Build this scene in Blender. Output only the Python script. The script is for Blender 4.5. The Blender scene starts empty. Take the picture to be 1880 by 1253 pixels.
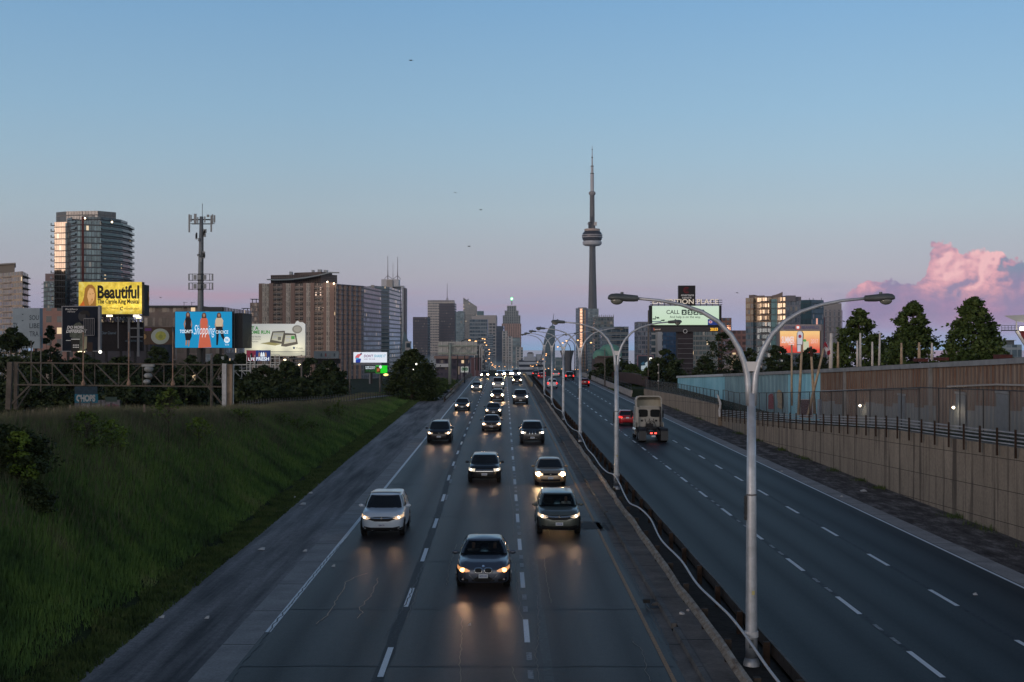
import bpy, math, random
import numpy as np
from mathutils import Vector, Matrix, noise
random.seed(7); RNG = np.random.default_rng(7)
scene = bpy.context.scene
COL = scene.collection
PI = math.pi
# ---------------------------------------------------------------- view geometry (photo pixel frame 1880 x 1253)
F, HZ, VX, CH = 2440.0, 628.0, 925.0, 8.2
def P(px, py, d):                       # a point at real distance d seen at photo position px, py
    return Vector(((px-940.0)*d/F, d, CH-(py-HZ)*d/F))
def zcrest(y):
    if y < 300: return 0.0
    t = y-300
    return -0.0004*t*t if t < 150 else -9.0-0.12*(min(t, 170)-150)
def R(X, y, z=0.0):                     # road frame: lateral offset, distance, height over the road
    return Vector((X-0.006148*y, y, z+zcrest(y)))
def G(px, py, z=0.0):                   # photo position to a point at height z over the flat road
    d = (CH-z)*F/(py-HZ); return Vector(((px-940.0)*d/F, d, z))
def lin(r, g=None, b=None):
    if g is None: r, g, b = r
    f = lambda c: (c/255.0)/12.92 if c <= 10.31 else ((c/255.0+0.055)/1.055)**2.4
    return (f(r), f(g), f(b), 1.0)
# ---------------------------------------------------------------- camera
cd = bpy.data.cameras.new('camera'); cam = bpy.data.objects.new('camera', cd); COL.objects.link(cam)
cd.sensor_width = 36.0; cd.lens = 36.0*F/1880.0; cd.clip_start = 0.5; cd.clip_end = 60000
cam.location = (0, 0, CH); cam.rotation_euler = (math.radians(90)+math.atan(1.5/F), 0, 0)
scene.camera = cam
scene.view_settings.view_transform = 'Standard'; scene.view_settings.look = 'None'
scene.view_settings.exposure = 0.0; scene.view_settings.gamma = 1.0
cy = scene.cycles
cy.use_denoising = True; cy.max_bounces = 5; cy.diffuse_bounces = 2; cy.glossy_bounces = 3; cy.transparent_max_bounces = 12
cy.transmission_bounces = 3; cy.volume_bounces = 1; cy.sample_clamp_indirect = 4.0; cy.caustics_reflective = False; cy.caustics_refractive = False
# ---------------------------------------------------------------- world: dusk sky opposite the sunset
world = bpy.data.worlds.new('World'); scene.world = world; world.use_nodes = True
WN = world.node_tree.nodes; WL = world.node_tree.links; WN.clear()
class NT:
    """tiny helper to wire math nodes"""
    def __init__(s, tree): s.t = tree; s.n = tree.nodes; s.l = tree.links
    def put(s, sock, v):
        if isinstance(v, bpy.types.NodeSocket): s.l.new(v, sock)
        elif v is not None:
            try: sock.default_value = v
            except Exception: sock.default_value = (v, v, v)
    def m(s, op, a, b=None, c=None, clamp=False):
        n = s.n.new('ShaderNodeMath'); n.operation = op; n.use_clamp = clamp
        s.put(n.inputs[0], a); s.put(n.inputs[1], b); s.put(n.inputs[2], c); return n.outputs[0]
    def vm(s, op, a, b=None, out=0):
        n = s.n.new('ShaderNodeVectorMath'); n.operation = op
        s.put(n.inputs[0], a); s.put(n.inputs[1], b)
        return n.outputs['Value'] if out == 'v' else n.outputs[0]
    def comb(s, x, y, z=0.0):
        n = s.n.new('ShaderNodeCombineXYZ'); s.put(n.inputs[0], x); s.put(n.inputs[1], y); s.put(n.inputs[2], z); return n.outputs[0]
    def sep(s, v):
        n = s.n.new('ShaderNodeSeparateXYZ'); s.put(n.inputs[0], v); return n.outputs
    def mix(s, f, a, b, blend='MIX'):
        n = s.n.new('ShaderNodeMix'); n.data_type = 'RGBA'; n.blend_type = blend
        s.put(n.inputs[0], f); s.put(n.inputs[6], a); s.put(n.inputs[7], b); return n.outputs[2]
    def noise(s, v, scale, detail=3, rough=0.55, dist=0.0, out=0):
        n = s.n.new('ShaderNodeTexNoise'); s.put(n.inputs['Vector'], v); s.put(n.inputs['Scale'], scale)
        n.inputs['Detail'].default_value = detail; n.inputs['Roughness'].default_value = rough; n.inputs['Distortion'].default_value = dist
        return n.outputs[out]
    def rng(s, v, a, b, c=0.0, d=1.0, smooth=False):
        n = s.n.new('ShaderNodeMapRange'); n.interpolation_type = 'SMOOTHSTEP' if smooth else 'LINEAR'
        for i, x in enumerate((v, a, b, c, d)): s.put(n.inputs[i], x)
        return n.outputs[0]
    def ramp(s, f, stops, interp='LINEAR'):
        n = s.n.new('ShaderNodeValToRGB'); r = n.color_ramp; r.interpolation = interp
        while len(r.elements) > 1: r.elements.remove(r.elements[-1])
        r.elements[0].position = stops[0][0]; r.elements[0].color = stops[0][1]
        for p, c in stops[1:]:
            e = r.elements.new(p); e.color = c
        s.put(n.inputs[0], f); return n.outputs[0]
    def curve(s, f, pts):
        n = s.n.new('ShaderNodeFloatCurve'); c = n.mapping.curves[0]
        c.points[0].location = pts[0]; c.points[-1].location = pts[-1]
        for p in pts[1:-1]: c.points.new(*p)
        for p in c.points: p.handle_type = 'VECTOR'
        n.mapping.update(); s.put(n.inputs['Value'], f); return n.outputs[0]
SUN_AZ = math.radians(44)                                     # to the left of straight behind the camera
SD = (-math.sin(SUN_AZ), -math.cos(SUN_AZ))
w = NT(world.node_tree)
tc = WN.new('ShaderNodeTexCoord').outputs['Generated']
sx, sy, sz = w.sep(tc)
# elevation ramp; z of the unit direction, stored as (z+0.05)/0.55
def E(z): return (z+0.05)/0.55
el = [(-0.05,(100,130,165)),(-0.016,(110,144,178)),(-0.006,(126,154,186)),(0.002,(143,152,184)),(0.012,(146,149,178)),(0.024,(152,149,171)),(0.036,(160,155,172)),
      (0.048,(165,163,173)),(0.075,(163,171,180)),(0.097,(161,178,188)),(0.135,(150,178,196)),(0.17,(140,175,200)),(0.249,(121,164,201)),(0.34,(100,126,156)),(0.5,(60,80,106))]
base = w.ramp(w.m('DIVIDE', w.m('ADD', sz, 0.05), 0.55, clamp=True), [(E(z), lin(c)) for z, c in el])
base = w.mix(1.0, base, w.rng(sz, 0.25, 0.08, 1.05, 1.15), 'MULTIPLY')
yy = w.m('MAXIMUM', sy, 0.05)
U = w.m('DIVIDE', sx, yy); V = w.m('DIVIDE', sz, yy)
base = w.mix(1.0, base, w.rng(U, -0.15, 0.25, 1.0, 1.13), 'MULTIPLY')
front = w.m('GREATER_THAN', sy, 0.3)
# faint rose streaks low over the town
st = w.noise(w.comb(w.m('MULTIPLY', U, 5.0), w.m('MULTIPLY', V, 70.0)), 1.0, 4, 0.55)
band = w.m('MULTIPLY', w.rng(V, 0.016, 0.030, smooth=True), w.rng(V, 0.050, 0.034, smooth=True))
leftness = w.rng(U, 0.25, -0.30, 0.25, 1.0)
stf = w.m('MULTIPLY', w.m('MULTIPLY', w.rng(st, 0.46, 0.66, smooth=True), band), w.m('MULTIPLY', leftness, 0.55))
base = w.mix(stf, base, lin(192, 150, 166))
# thin bluish wisps
ws = w.noise(w.comb(w.m('MULTIPLY', U, 14.0), w.m('MULTIPLY', V, 60.0), 3.0), 1.0, 4, 0.6)
wf = w.m('MULTIPLY', w.m('MULTIPLY', w.rng(ws, 0.56, 0.72, smooth=True), w.rng(U, 0.08, 0.17, smooth=True)), w.m('MULTIPLY', w.rng(V, 0.003, 0.015, smooth=True), w.rng(V, 0.05, 0.03, smooth=True)))
base = w.mix(w.m('MULTIPLY', wf, 0.4), base, lin(126, 138, 168))
# the tall cumulus at the right
cu = w.m('DIVIDE', w.m('SUBTRACT', U, 0.24), 0.20, clamp=True)
pts = [(1500,640),(1549,560),(1556,541),(1568,528),(1590,518),(1632,514),(1680,517),(1700,505),(1707,470),(1712,454),(1724,447),(1745,446),(1757,455),(1774,462),(1792,453),(1812,459),(1836,461),(1852,474),(1880,479),(1925,470),(2010,500)]
cp = [(max(0.0, min(1.0, (((px-940)/F)-0.24)/0.20)), max(0.0, (628-py)/F/0.09)) for px, py in pts]
cp[0] = (0.0, 0.0)
warp = w.noise(w.comb(U, V, 1.7), 55.0, 4, 0.6)
warp2 = w.noise(w.comb(U, V, 8.7), 160.0, 4, 0.6)
cuw = w.m('ADD', cu, w.m('MULTIPLY', w.m('SUBTRACT', warp, 0.5), 0.05))
top = w.m('MULTIPLY', w.curve(cuw, cp), 0.09)
dv = w.m('SUBTRACT', w.m('ADD', top, w.m('ADD', w.m('MULTIPLY', w.m('SUBTRACT', warp, 0.5), 0.018), w.m('MULTIPLY', w.m('SUBTRACT', warp2, 0.5), 0.014))), V)
cmask = w.m('MULTIPLY', w.rng(dv, -0.0004, 0.0020, smooth=True), w.rng(V, 0.004, 0.022, smooth=True))
cmask = w.m('MULTIPLY', cmask, w.m('MULTIPLY', front, w.rng(U, 0.246, 0.256, smooth=True)))
def vor(vec, scale):
    n = WN.new('ShaderNodeTexVoronoi'); n.feature = 'SMOOTH_F1'; n.inputs['Scale'].default_value = scale
    n.inputs['Smoothness'].default_value = 0.35; w.put(n.inputs['Vector'], vec); return n.outputs['Distance']
def field(du, dvv):
    uu = w.m('ADD', U, du); vv = w.m('ADD', V, dvv)
    p = w.comb(uu, w.m('MULTIPLY', vv, 1.25), 0.3)
    wv = w.n.new('ShaderNodeTexNoise'); wv.inputs['Scale'].default_value = 70; wv.inputs['Detail'].default_value = 3; w.put(wv.inputs['Vector'], p)
    pw = w.vm('ADD', p, w.vm('MULTIPLY', w.vm('SUBTRACT', wv.outputs['Color'], (0.5, 0.5, 0.5)), (0.018, 0.018, 0.0)))
    a = w.m('MULTIPLY', vor(pw, 34.0), -1.0); b = w.m('MULTIPLY', vor(pw, 80.0), -0.30); c = w.noise(pw, 150.0, 4, 0.55)
    return w.m('ADD', w.m('ADD', a, b), w.m('MULTIPLY', c, 0.30))
f0 = field(0.0, 0.0); f1 = field(-0.003, 0.0025)
lit = w.m('ADD', 0.5, w.m('MULTIPLY', w.m('SUBTRACT', f0, f1), 2.6), clamp=True)
sunny = w.curve(cu, [(0.0, 0.45), (0.12, 0.62), (0.30, 0.45), (0.38, 0.70), (0.46, 1.0), (0.60, 0.95), (0.70, 0.55), (0.85, 0.62), (1.0, 0.5)])
hgt = w.rng(V, 0.024, 0.046, 0.34, 1.0, smooth=True)
warm = w.m('MULTIPLY', w.m('MULTIPLY', sunny, hgt), w.m('ADD', 0.26, w.m('MULTIPLY', lit, 1.05)), clamp=True)
ccol = w.ramp(warm, [(0.0, lin(136, 134, 170)), (0.25, lin(156, 140, 172)), (0.5, lin(200, 154, 174)), (0.75, lin(236, 174, 184)), (1.0, lin(255, 198, 200))])
upshade = w.m('MULTIPLY', w.m('MULTIPLY', w.rng(lit, 0.42, 0.15, smooth=True), w.rng(V, 0.045, 0.058, smooth=True)), w.rng(cu, 0.52, 0.60, smooth=True))
ccol = w.mix(w.m('MULTIPLY', upshade, 0.8), ccol, lin(130, 148, 172))
base = w.mix(w.m('MULTIPLY', cmask, 0.93), base, ccol)
# low rose and violet mist under it
mist = w.noise(w.comb(w.m('MULTIPLY', U, 9.0), w.m('MULTIPLY', V, 26.0), 9.1), 1.0, 4, 0.6)
mf = w.m('MULTIPLY', w.m('MULTIPLY', w.rng(mist, 0.42, 0.68, smooth=True), w.rng(U, 0.21, 0.31, smooth=True)), w.m('MULTIPLY', w.rng(V, 0.0, 0.010, smooth=True), w.rng(V, 0.052, 0.026, smooth=True)))
base = w.mix(w.m('MULTIPLY', w.m('MULTIPLY', mf, front), 0.55), base, lin(176, 141, 176))
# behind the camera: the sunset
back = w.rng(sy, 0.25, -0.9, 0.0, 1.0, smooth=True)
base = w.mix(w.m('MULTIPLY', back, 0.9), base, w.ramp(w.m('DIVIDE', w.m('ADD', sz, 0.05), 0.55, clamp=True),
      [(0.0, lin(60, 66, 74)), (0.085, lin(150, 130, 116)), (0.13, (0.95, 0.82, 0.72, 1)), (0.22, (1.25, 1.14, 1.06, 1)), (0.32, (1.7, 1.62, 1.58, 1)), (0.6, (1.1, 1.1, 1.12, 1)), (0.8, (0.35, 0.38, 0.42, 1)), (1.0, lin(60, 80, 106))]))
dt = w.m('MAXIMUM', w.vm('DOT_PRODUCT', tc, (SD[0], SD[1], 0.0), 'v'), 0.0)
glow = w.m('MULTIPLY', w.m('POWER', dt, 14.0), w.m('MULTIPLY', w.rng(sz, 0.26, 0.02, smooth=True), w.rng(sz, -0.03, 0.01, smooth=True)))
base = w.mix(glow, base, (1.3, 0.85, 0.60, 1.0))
under = w.rng(sz, -0.03, -0.10, smooth=True)
base = w.mix(under, base, (0.02, 0.022, 0.026, 1.0))
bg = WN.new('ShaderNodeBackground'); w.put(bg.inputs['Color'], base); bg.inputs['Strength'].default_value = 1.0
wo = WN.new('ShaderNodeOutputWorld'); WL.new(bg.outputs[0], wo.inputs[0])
# ---------------------------------------------------------------- sun: just above the horizon, behind left
sl = bpy.data.lights.new('sun', 'SUN'); sl.energy = 1.15; sl.angle = math.radians(30); sl.color = (1.0, 0.78, 0.66)
so = bpy.data.objects.new('sun', sl); COL.objects.link(so)
so.rotation_euler = Vector((-SD[0], -SD[1], -0.045)).to_track_quat('-Z', 'Y').to_euler()
# ---------------------------------------------------------------- mesh helpers
ORG = {}
class MB:
    def __init__(s): s.v = []; s.f = []; s.uv = None; s.mi = []
    def add(s, vs, fs, uvs=None, mi=0):
        o = len(s.v); s.v += [tuple(p) for p in vs]
        s.f += [tuple(i+o for i in f) for f in fs]; s.mi += [mi]*len(fs)
        if uvs is not None:
            if s.uv is None: s.uv = []
            s.uv += uvs
        return s
    def box(s, c, sz, rz=0.0, mi=0):
        x, y, z = sz[0]/2, sz[1]/2, sz[2]/2; cr, sr = math.cos(rz), math.sin(rz)
        vs = [(c[0]+a*x*cr-b*y*sr, c[1]+a*x*sr+b*y*cr, c[2]+e*z) for e in (-1, 1) for a, b in ((-1,-1),(1,-1),(1,1),(-1,1))]
        return s.add(vs, [(3,2,1,0),(4,5,6,7),(0,1,5,4),(1,2,6,5),(2,3,7,6),(3,0,4,7)], mi=mi)
    def bx(s, x0, x1, y0, y1, z0, z1, mi=0): return s.box(((x0+x1)/2,(y0+y1)/2,(z0+z1)/2), (abs(x1-x0),abs(y1-y0),abs(z1-z0)), mi=mi)
    def rod(s, p0, p1, r0, r1=None, n=8, cap=True, mi=0):
        p0, p1 = Vector(p0), Vector(p1); r1 = r0 if r1 is None else r1
        d = (p1-p0).normalized(); a = d.orthogonal().normalized(); b = d.cross(a)
        vs = [tuple(p+(a*math.cos(t)+b*math.sin(t))*r) for p, r in ((p0, r0), (p1, r1)) for t in [2*PI*i/n for i in range(n)]]
        fs = [(i, (i+1) % n, n+(i+1) % n, n+i) for i in range(n)]
        if cap: fs += [tuple(range(n-1, -1, -1)), tuple(range(n, 2*n))]
        return s.add(vs, fs, mi=mi)
    def beam(s, p0, p1, w_, h_, mi=0):
        p0, p1 = Vector(p0), Vector(p1); d = (p1-p0).normalized()
        up = Vector((0, 0, 1)) if abs(d.z) < 0.95 else Vector((0, 1, 0))
        a = d.cross(up).normalized()*w_/2; b = a.cross(d).normalized()*h_/2
        vs = [p+i*a+j*b for p in (p0, p1) for i, j in ((-1,-1),(1,-1),(1,1),(-1,1))]
        return s.add(vs, [(3,2,1,0),(4,5,6,7),(0,1,5,4),(1,2,6,5),(2,3,7,6),(3,0,4,7)], mi=mi)
    def tube(s, pts, rad, n=8, mi=0):
        pts = [Vector(p) for p in pts]; rr = rad if isinstance(rad, (list, tuple)) else [rad]*len(pts); o = len(s.v); vs = []
        a = None
        for i, p in enumerate(pts):
            d = (pts[min(i+1, len(pts)-1)]-pts[max(i-1, 0)]).normalized()
            a = d.orthogonal().normalized() if a is None else (a-d*a.dot(d)).normalized()
            b = d.cross(a)
            vs += [tuple(p+(a*math.cos(2*PI*k/n)+b*math.sin(2*PI*k/n))*rr[i]) for k in range(n)]
        fs = [(i*n+k, i*n+(k+1) % n, (i+1)*n+(k+1) % n, (i+1)*n+k) for i in range(len(pts)-1) for k in range(n)]
        fs += [tuple(range(n-1, -1, -1)), tuple(range((len(pts)-1)*n, len(pts)*n))]
        return s.add(vs, fs, mi=mi)
    def lathe(s, c, prof, n=24, mi=0):
        vs = [(c[0]+r*math.cos(2*PI*k/n), c[1]+r*math.sin(2*PI*k/n), c[2]+z) for r, z in prof for k in range(n)]
        fs = [(i*n+k, i*n+(k+1) % n, (i+1)*n+(k+1) % n, (i+1)*n+k) for i in range(len(prof)-1) for k in range(n)]
        fs += [tuple(range(n-1, -1, -1)), tuple(range((len(prof)-1)*n, len(prof)*n))]
        return s.add(vs, fs, mi=mi)
    def ball(s, c, r, n=10, sc=(1, 1, 1), mi=0):
        prof = [(max(0.001, r*math.sin(PI*i/n)), -r*math.cos(PI*i/n)) for i in range(n+1)]
        o = len(s.v); s.lathe((0, 0, 0), prof, n+4, mi=mi)
        for i in range(o, len(s.v)):
            v = s.v[i]; s.v[i] = (c[0]+v[0]*sc[0], c[1]+v[1]*sc[1], c[2]+v[2]*sc[2])
        return s
    def grid(s, rows, mi=0, flip=False):
        m = len(rows[0]); vs = [tuple(p) for r in rows for p in r]
        fs = [(i*m+j, i*m+j+1, (i+1)*m+j+1, (i+1)*m+j) for i in range(len(rows)-1) for j in range(m-1)]
        if flip: fs = [tuple(reversed(f)) for f in fs]
        return s.add(vs, fs, mi=mi)
    def prism(s, poly, z0, z1, cap=True, uv=True, mi=0):
        """poly counter-clockwise seen from above; side uv in metres (u along the edge, v = height)"""
        n = len(poly); u = [0.0]
        for i in range(n):
            a, b = poly[i], poly[(i+1) % n]; u.append(u[-1]+math.hypot(b[0]-a[0], b[1]-a[1]))
        top_ = z1 if isinstance(z1, (list, tuple)) else [z1]*n
        vs = [(p[0], p[1], z0) for p in poly]+[(p[0], p[1], top_[i]) for i, p in enumerate(poly)]
        fs = [(i, (i+1) % n, n+(i+1) % n, n+i) for i in range(n)]
        uvs = []
        for i in range(n):
            j = (i+1) % n; uvs += [(u[i], z0), (u[i+1], z0), (u[i+1], top_[j]), (u[i], top_[i])]
        if cap:
            fs.append(tuple(range(n, 2*n))); uvs += [(0.0, 0.0)]*n
        return s.add(vs, fs, uvs if uv else None, mi=mi)
    def mesh(s, name, mats, smooth=False, off=None):
        me = bpy.data.meshes.new(name)
        vs = s.v if off is None else [(a-off[0], b-off[1], c-off[2]) for a, b, c in s.v]
        me.from_pydata(vs, [], s.f)
        for m_ in (mats if isinstance(mats, (list, tuple)) else [mats]): me.materials.append(m_)
        if isinstance(mats, (list, tuple)): me.polygons.foreach_set('material_index', s.mi)
        if s.uv is not None and len(s.uv) == len(me.loops):
            l = me.uv_layers.new(name='UVMap'); l.data.foreach_set('uv', np.array(s.uv, dtype=np.float32).ravel())
        if smooth:
            me.polygons.foreach_set('use_smooth', [True]*len(me.polygons))
            if smooth is not True: me.set_sharp_from_angle(angle=math.radians(smooth))
        me.update(); return me
def part(mb, name, mat_, parent, smooth=False, label=None, stuff=False):
    org = ORG.get(parent.name)
    o = bpy.data.objects.new(name, mb.mesh(name, mat_, smooth, org)); COL.objects.link(o); o.parent = parent
    if org is not None: ORG[o.name] = org
    if label: o['label'] = label
    if stuff: o['kind'] = 'stuff'
    return o
def thing(name, label, cat, loc=(0, 0, 0), group=None, local=False, rz=0.0):
    o = bpy.data.objects.new(name, None); COL.objects.link(o); o.location = loc; o.rotation_euler = (0, 0, rz)
    o.empty_display_size = 0.2; o['label'] = label; o['category'] = cat
    if group: o['group'] = group
    if not local: ORG[o.name] = tuple(loc)
    return o
def solo(mb, name, mat_, label, cat, group=None, smooth=False, kind=None):
    o = bpy.data.objects.new(name, mb.mesh(name, mat_, smooth)); COL.objects.link(o)
    if label: o['label'] = label
    if cat: o['category'] = cat
    if group: o['group'] = group
    if kind: o['kind'] = kind
    return o
def struct(mb, name, mat_, smooth=False, kind='structure', parent=None):
    o = bpy.data.objects.new(name, mb.mesh(name, mat_, smooth)); COL.objects.link(o); o['kind'] = kind
    if parent: o.parent = parent
    return o
def copy_tree(o, parent=None):
    c = o.copy(); COL.objects.link(c); c.parent = parent
    for ch in list(o.children): copy_tree(ch, c)
    return c
# ---------------------------------------------------------------- material helpers
MC = {}
def mat(name, col, rough=0.6, metal=0.0, emit=None, es=1.0, vary=0.0, vscale=3.0, coat=0.0, spec=0.3, bump=0.0, bscale=20.0):
    if name in MC: return MC[name]
    m_ = bpy.data.materials.new(name); m_.use_nodes = True; t = NT(m_.node_tree)
    b = t.n['Principled BSDF']; c = tuple(col[:3])+(1.0,)
    b.inputs['Base Color'].default_value = c; b.inputs['Roughness'].default_value = rough; b.inputs['Metallic'].default_value = metal
    b.inputs['Coat Weight'].default_value = coat; b.inputs['Specular IOR Level'].default_value = spec
    if vary or bump:
        g = t.n.new('ShaderNodeTexCoord').outputs['Object']
        if vary:
            nz = t.rng(t.noise(g, vscale, 5, 0.6), 0.3, 0.7, 1-vary, 1+vary)
            t.put(b.inputs['Base Color'], t.mix(1.0, c, nz, 'MULTIPLY'))
            t.put(b.inputs['Roughness'], t.rng(t.noise(g, vscale*2.3, 3), 0.3, 0.7, max(0.02, rough-0.08), min(1, rough+0.08)))
        if bump:
            bn = t.n.new('ShaderNodeBump'); bn.inputs['Strength'].default_value = bump; bn.inputs['Distance'].default_value = 0.05
            t.put(bn.inputs['Height'], t.noise(g, bscale, 4)); t.put(b.inputs['Normal'], bn.outputs[0])
    if emit is not None:
        b.inputs['Emission Color'].default_value = tuple(emit[:3])+(1.0,); b.inputs['Emission Strength'].default_value = es
    MC[name] = m_; return m_
def facade(name, wall, glass, bay=3.0, floor=3.0, wx=(0.12, 0.88), wy=(0.2, 0.85), refl=0.7, rvar=0.5, lit=0.004, mull=1, tilt=0.05, wrough=0.7, blinds=0.25, slab=None, off=0.0):
    """windows in a wall, uv in metres: every pane has its own tint and a slightly different tilt"""
    if name in MC: return MC[name]
    if not any(k in name for k in ('gold', 'peach', 'tan flats', 'brown brick', 'pale slanted')): refl *= 0.35
    else: glass = tuple(q*0.5 for q in glass)
    m_ = bpy.data.materials.new(name); m_.use_nodes = True; t = NT(m_.node_tree); t.n.clear()
    uv = t.n.new('ShaderNodeUVMap').outputs[0]; u, v, _ = t.sep(uv)
    u = t.m('ADD', u, off)
    cu_, cv = t.m('DIVIDE', u, bay), t.m('DIVIDE', v, floor)
    fu, fv = t.m('FRACT', cu_), t.m('FRACT', cv)
    iu, iv = t.m('FLOOR', cu_), t.m('FLOOR', cv)
    ins = t.m('MULTIPLY', t.m('MULTIPLY', t.m('GREATER_THAN', fu, wx[0]), t.m('LESS_THAN', fu, wx[1])),
              t.m('MULTIPLY', t.m('GREATER_THAN', fv, wy[0]), t.m('LESS_THAN', fv, wy[1])))
    if mull > 1:
        mm = t.m('FRACT', t.m('MULTIPLY', fu, float(mull)))
        ins = t.m('MULTIPLY', ins, t.m('GREATER_THAN', mm, 0.10))
        iu = t.m('FLOOR', t.m('MULTIPLY', cu_, float(mull)))
    wn = t.n.new('ShaderNodeTexWhiteNoise'); wn.noise_dimensions = '2D'; t.put(wn.inputs['Vector'], t.comb(iu, iv))
    r = wn.outputs['Value']; rc = wn.outputs['Color']
    geo = t.n.new('ShaderNodeNewGeometry')
    nrm = t.vm('NORMALIZE', t.vm('ADD', geo.outputs['Normal'], t.vm('MULTIPLY', t.vm('SUBTRACT', rc, (0.5, 0.5, 0.5)), (tilt, tilt, tilt*0.8))))
    gl = t.n.new('ShaderNodeBsdfPrincipled')
    gc = t.mix(t.rng(r, 0, 1, 0.0, rvar), tuple(glass)+(1.0,), (glass[0]*0.35, glass[1]*0.35, glass[2]*0.4, 1.0))
    gc = t.mix(t.m('MULTIPLY', t.m('GREATER_THAN', t.sep(rc)[1], 1-blinds), 0.75), gc, (0.30, 0.28, 0.25, 1.0))
    t.put(gl.inputs['Base Color'], gc); gl.inputs['Metallic'].default_value = refl; gl.inputs['Roughness'].default_value = 0.08
    t.put(gl.inputs['Normal'], nrm)
    t.put(gl.inputs['Emission Color'], (1.0, 0.72, 0.42, 1.0)); t.put(gl.inputs['Emission Strength'], t.m('MULTIPLY', t.m('GREATER_THAN', t.sep(rc)[2], 1-lit*1.8), 0.75))
    wl = t.n.new('ShaderNodeBsdfPrincipled')
    g = t.n.new('ShaderNodeTexCoord').outputs['Object']
    wc = t.mix(1.0, tuple(wall)+(1.0,), t.rng(t.noise(g, 0.25, 5, 0.65), 0.3, 0.7, 0.78, 1.2), 'MULTIPLY')
    if slab is not None:
        wc = t.mix(t.m('LESS_THAN', fv, 0.10), wc, tuple(slab)+(1.0,))
    t.put(wl.inputs['Base Color'], wc); wl.inputs['Roughness'].default_value = wrough
    mx = t.n.new('ShaderNodeMixShader'); t.put(mx.inputs[0], ins); t.l.new(wl.outputs[0], mx.inputs[1]); t.l.new(gl.outputs[0], mx.inputs[2])
    o = t.n.new('ShaderNodeOutputMaterial'); t.l.new(mx.outputs[0], o.inputs[0])
    MC[name] = m_; return m_
def emis(name, col, s=1.0): return mat(name, (0.02, 0.02, 0.02), 0.5, emit=col, es=s)
def surf(name, fn):
    """procedural material written by fn(nodes, bsdf, object coords)"""
    if name in MC: return MC[name]
    m_ = bpy.data.materials.new(name); m_.use_nodes = True; t = NT(m_.node_tree)
    fn(t, t.n['Principled BSDF'], t.n.new('ShaderNodeTexCoord').outputs['Object']); MC[name] = m_; return m_
def bumpn(t, b, h, strength=0.3, dist=0.02):
    bn = t.n.new('ShaderNodeBump'); bn.inputs['Strength'].default_value = strength; bn.inputs['Distance'].default_value = dist
    t.put(bn.inputs['Height'], h); t.put(b.inputs['Normal'], bn.outputs[0])
# flat print on signs: polygons laid just in front of the panel, in photo units at the sign's real distance
def pshape(parent, name, pts, d, k, m_):
    mb = MB(); vs = [P(x, y, d-0.012*k*max(1.0, d/200)) for x, y in pts]
    mb.add(vs, [tuple(range(len(vs)))]); return part(mb, name, m_, parent)
def rect(x0, y0, x1, y1): return [(x0, y1), (x1, y1), (x1, y0), (x0, y0)]
def ell(cx, cy_, rx, ry, n=24): return [(cx+rx*math.cos(-2*PI*i/n), cy_+ry*math.sin(-2*PI*i/n)) for i in range(n)]
def textmesh(body, offset=0.0, shear=0.0):
    cu_ = bpy.data.curves.new('t', 'FONT'); cu_.body = body; cu_.offset = offset; cu_.shear = shear; cu_.resolution_u = 3
    o = bpy.data.objects.new('t', cu_); COL.objects.link(o)
    me = bpy.data.meshes.new_from_object(o.evaluated_get(bpy.context.evaluated_depsgraph_get()))
    bpy.data.objects.remove(o); return me
def ptext(parent, body, x0, y0, x1, y1, d, k, m_, bold=0.0, shear=0.0, name='lettering', base=None):
    """lettering fitted into the photo box x0 y0 x1 y1 at distance d"""
    me = textmesh(body, bold, shear)
    if not len(me.vertices): return None
    co = np.empty(len(me.vertices)*3, np.float32); me.vertices.foreach_get('co', co); co = co.reshape(-1, 3)
    mn, mx = co.min(0), co.max(0); a = P(x0, y1, d-0.012*k*max(1.0, d/200)); b = P(x1, y0, d-0.012*k*max(1.0, d/200))
    out = np.zeros_like(co)
    out[:, 0] = a.x+(co[:, 0]-mn[0])/(mx[0]-mn[0])*(b.x-a.x); out[:, 1] = a.y
    out[:, 2] = a.z+(co[:, 1]-mn[1])/(mx[1]-mn[1])*(b.z-a.z)
    org = ORG.get(parent.name, (0, 0, 0)); out -= np.array(org, np.float32)
    me.vertices.foreach_set('co', out.ravel()); me.materials.clear(); me.materials.append(m_); me.update(); me.name = name
    o = bpy.data.objects.new(name, me); COL.objects.link(o); o.parent = parent; return o
# ================================================================ GROUND AND ROAD
def smooth(a, b, x):
    t = max(0.0, min(1.0, (x-a)/(b-a))); return t*t*(3-2*t)
def interp(x, pts):
    if x <= pts[0][0]: return pts[0][1]
    for (a, va), (b, vb) in zip(pts, pts[1:]):
        if x <= b: return va+(vb-va)*(x-a)/(b-a)
    return pts[-1][1]
BANKH = [(8, 6.2), (30, 5.8), (45, 5.15), (61, 4.65), (74, 3.95), (100, 2.9), (146, 1.25), (185, 0.45), (215, 0.25), (300, 0.2)]
RWT = [(20, 4.7), (30, 4.45), (55, 3.82), (72, 3.43), (93.5, 2.41), (112, 1.6), (129, 0.95), (129.2, 2.07), (161, 1.8), (184, 1.4), (200, 1.2), (260, 0.9), (330, 0.6)]
def edgeX(y): return interp(y, [(8, -10.1), (60, -10.4), (95, -10.9), (150, -11.4), (192, -11.8), (200, -8.9), (330, -8.3)])
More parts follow.
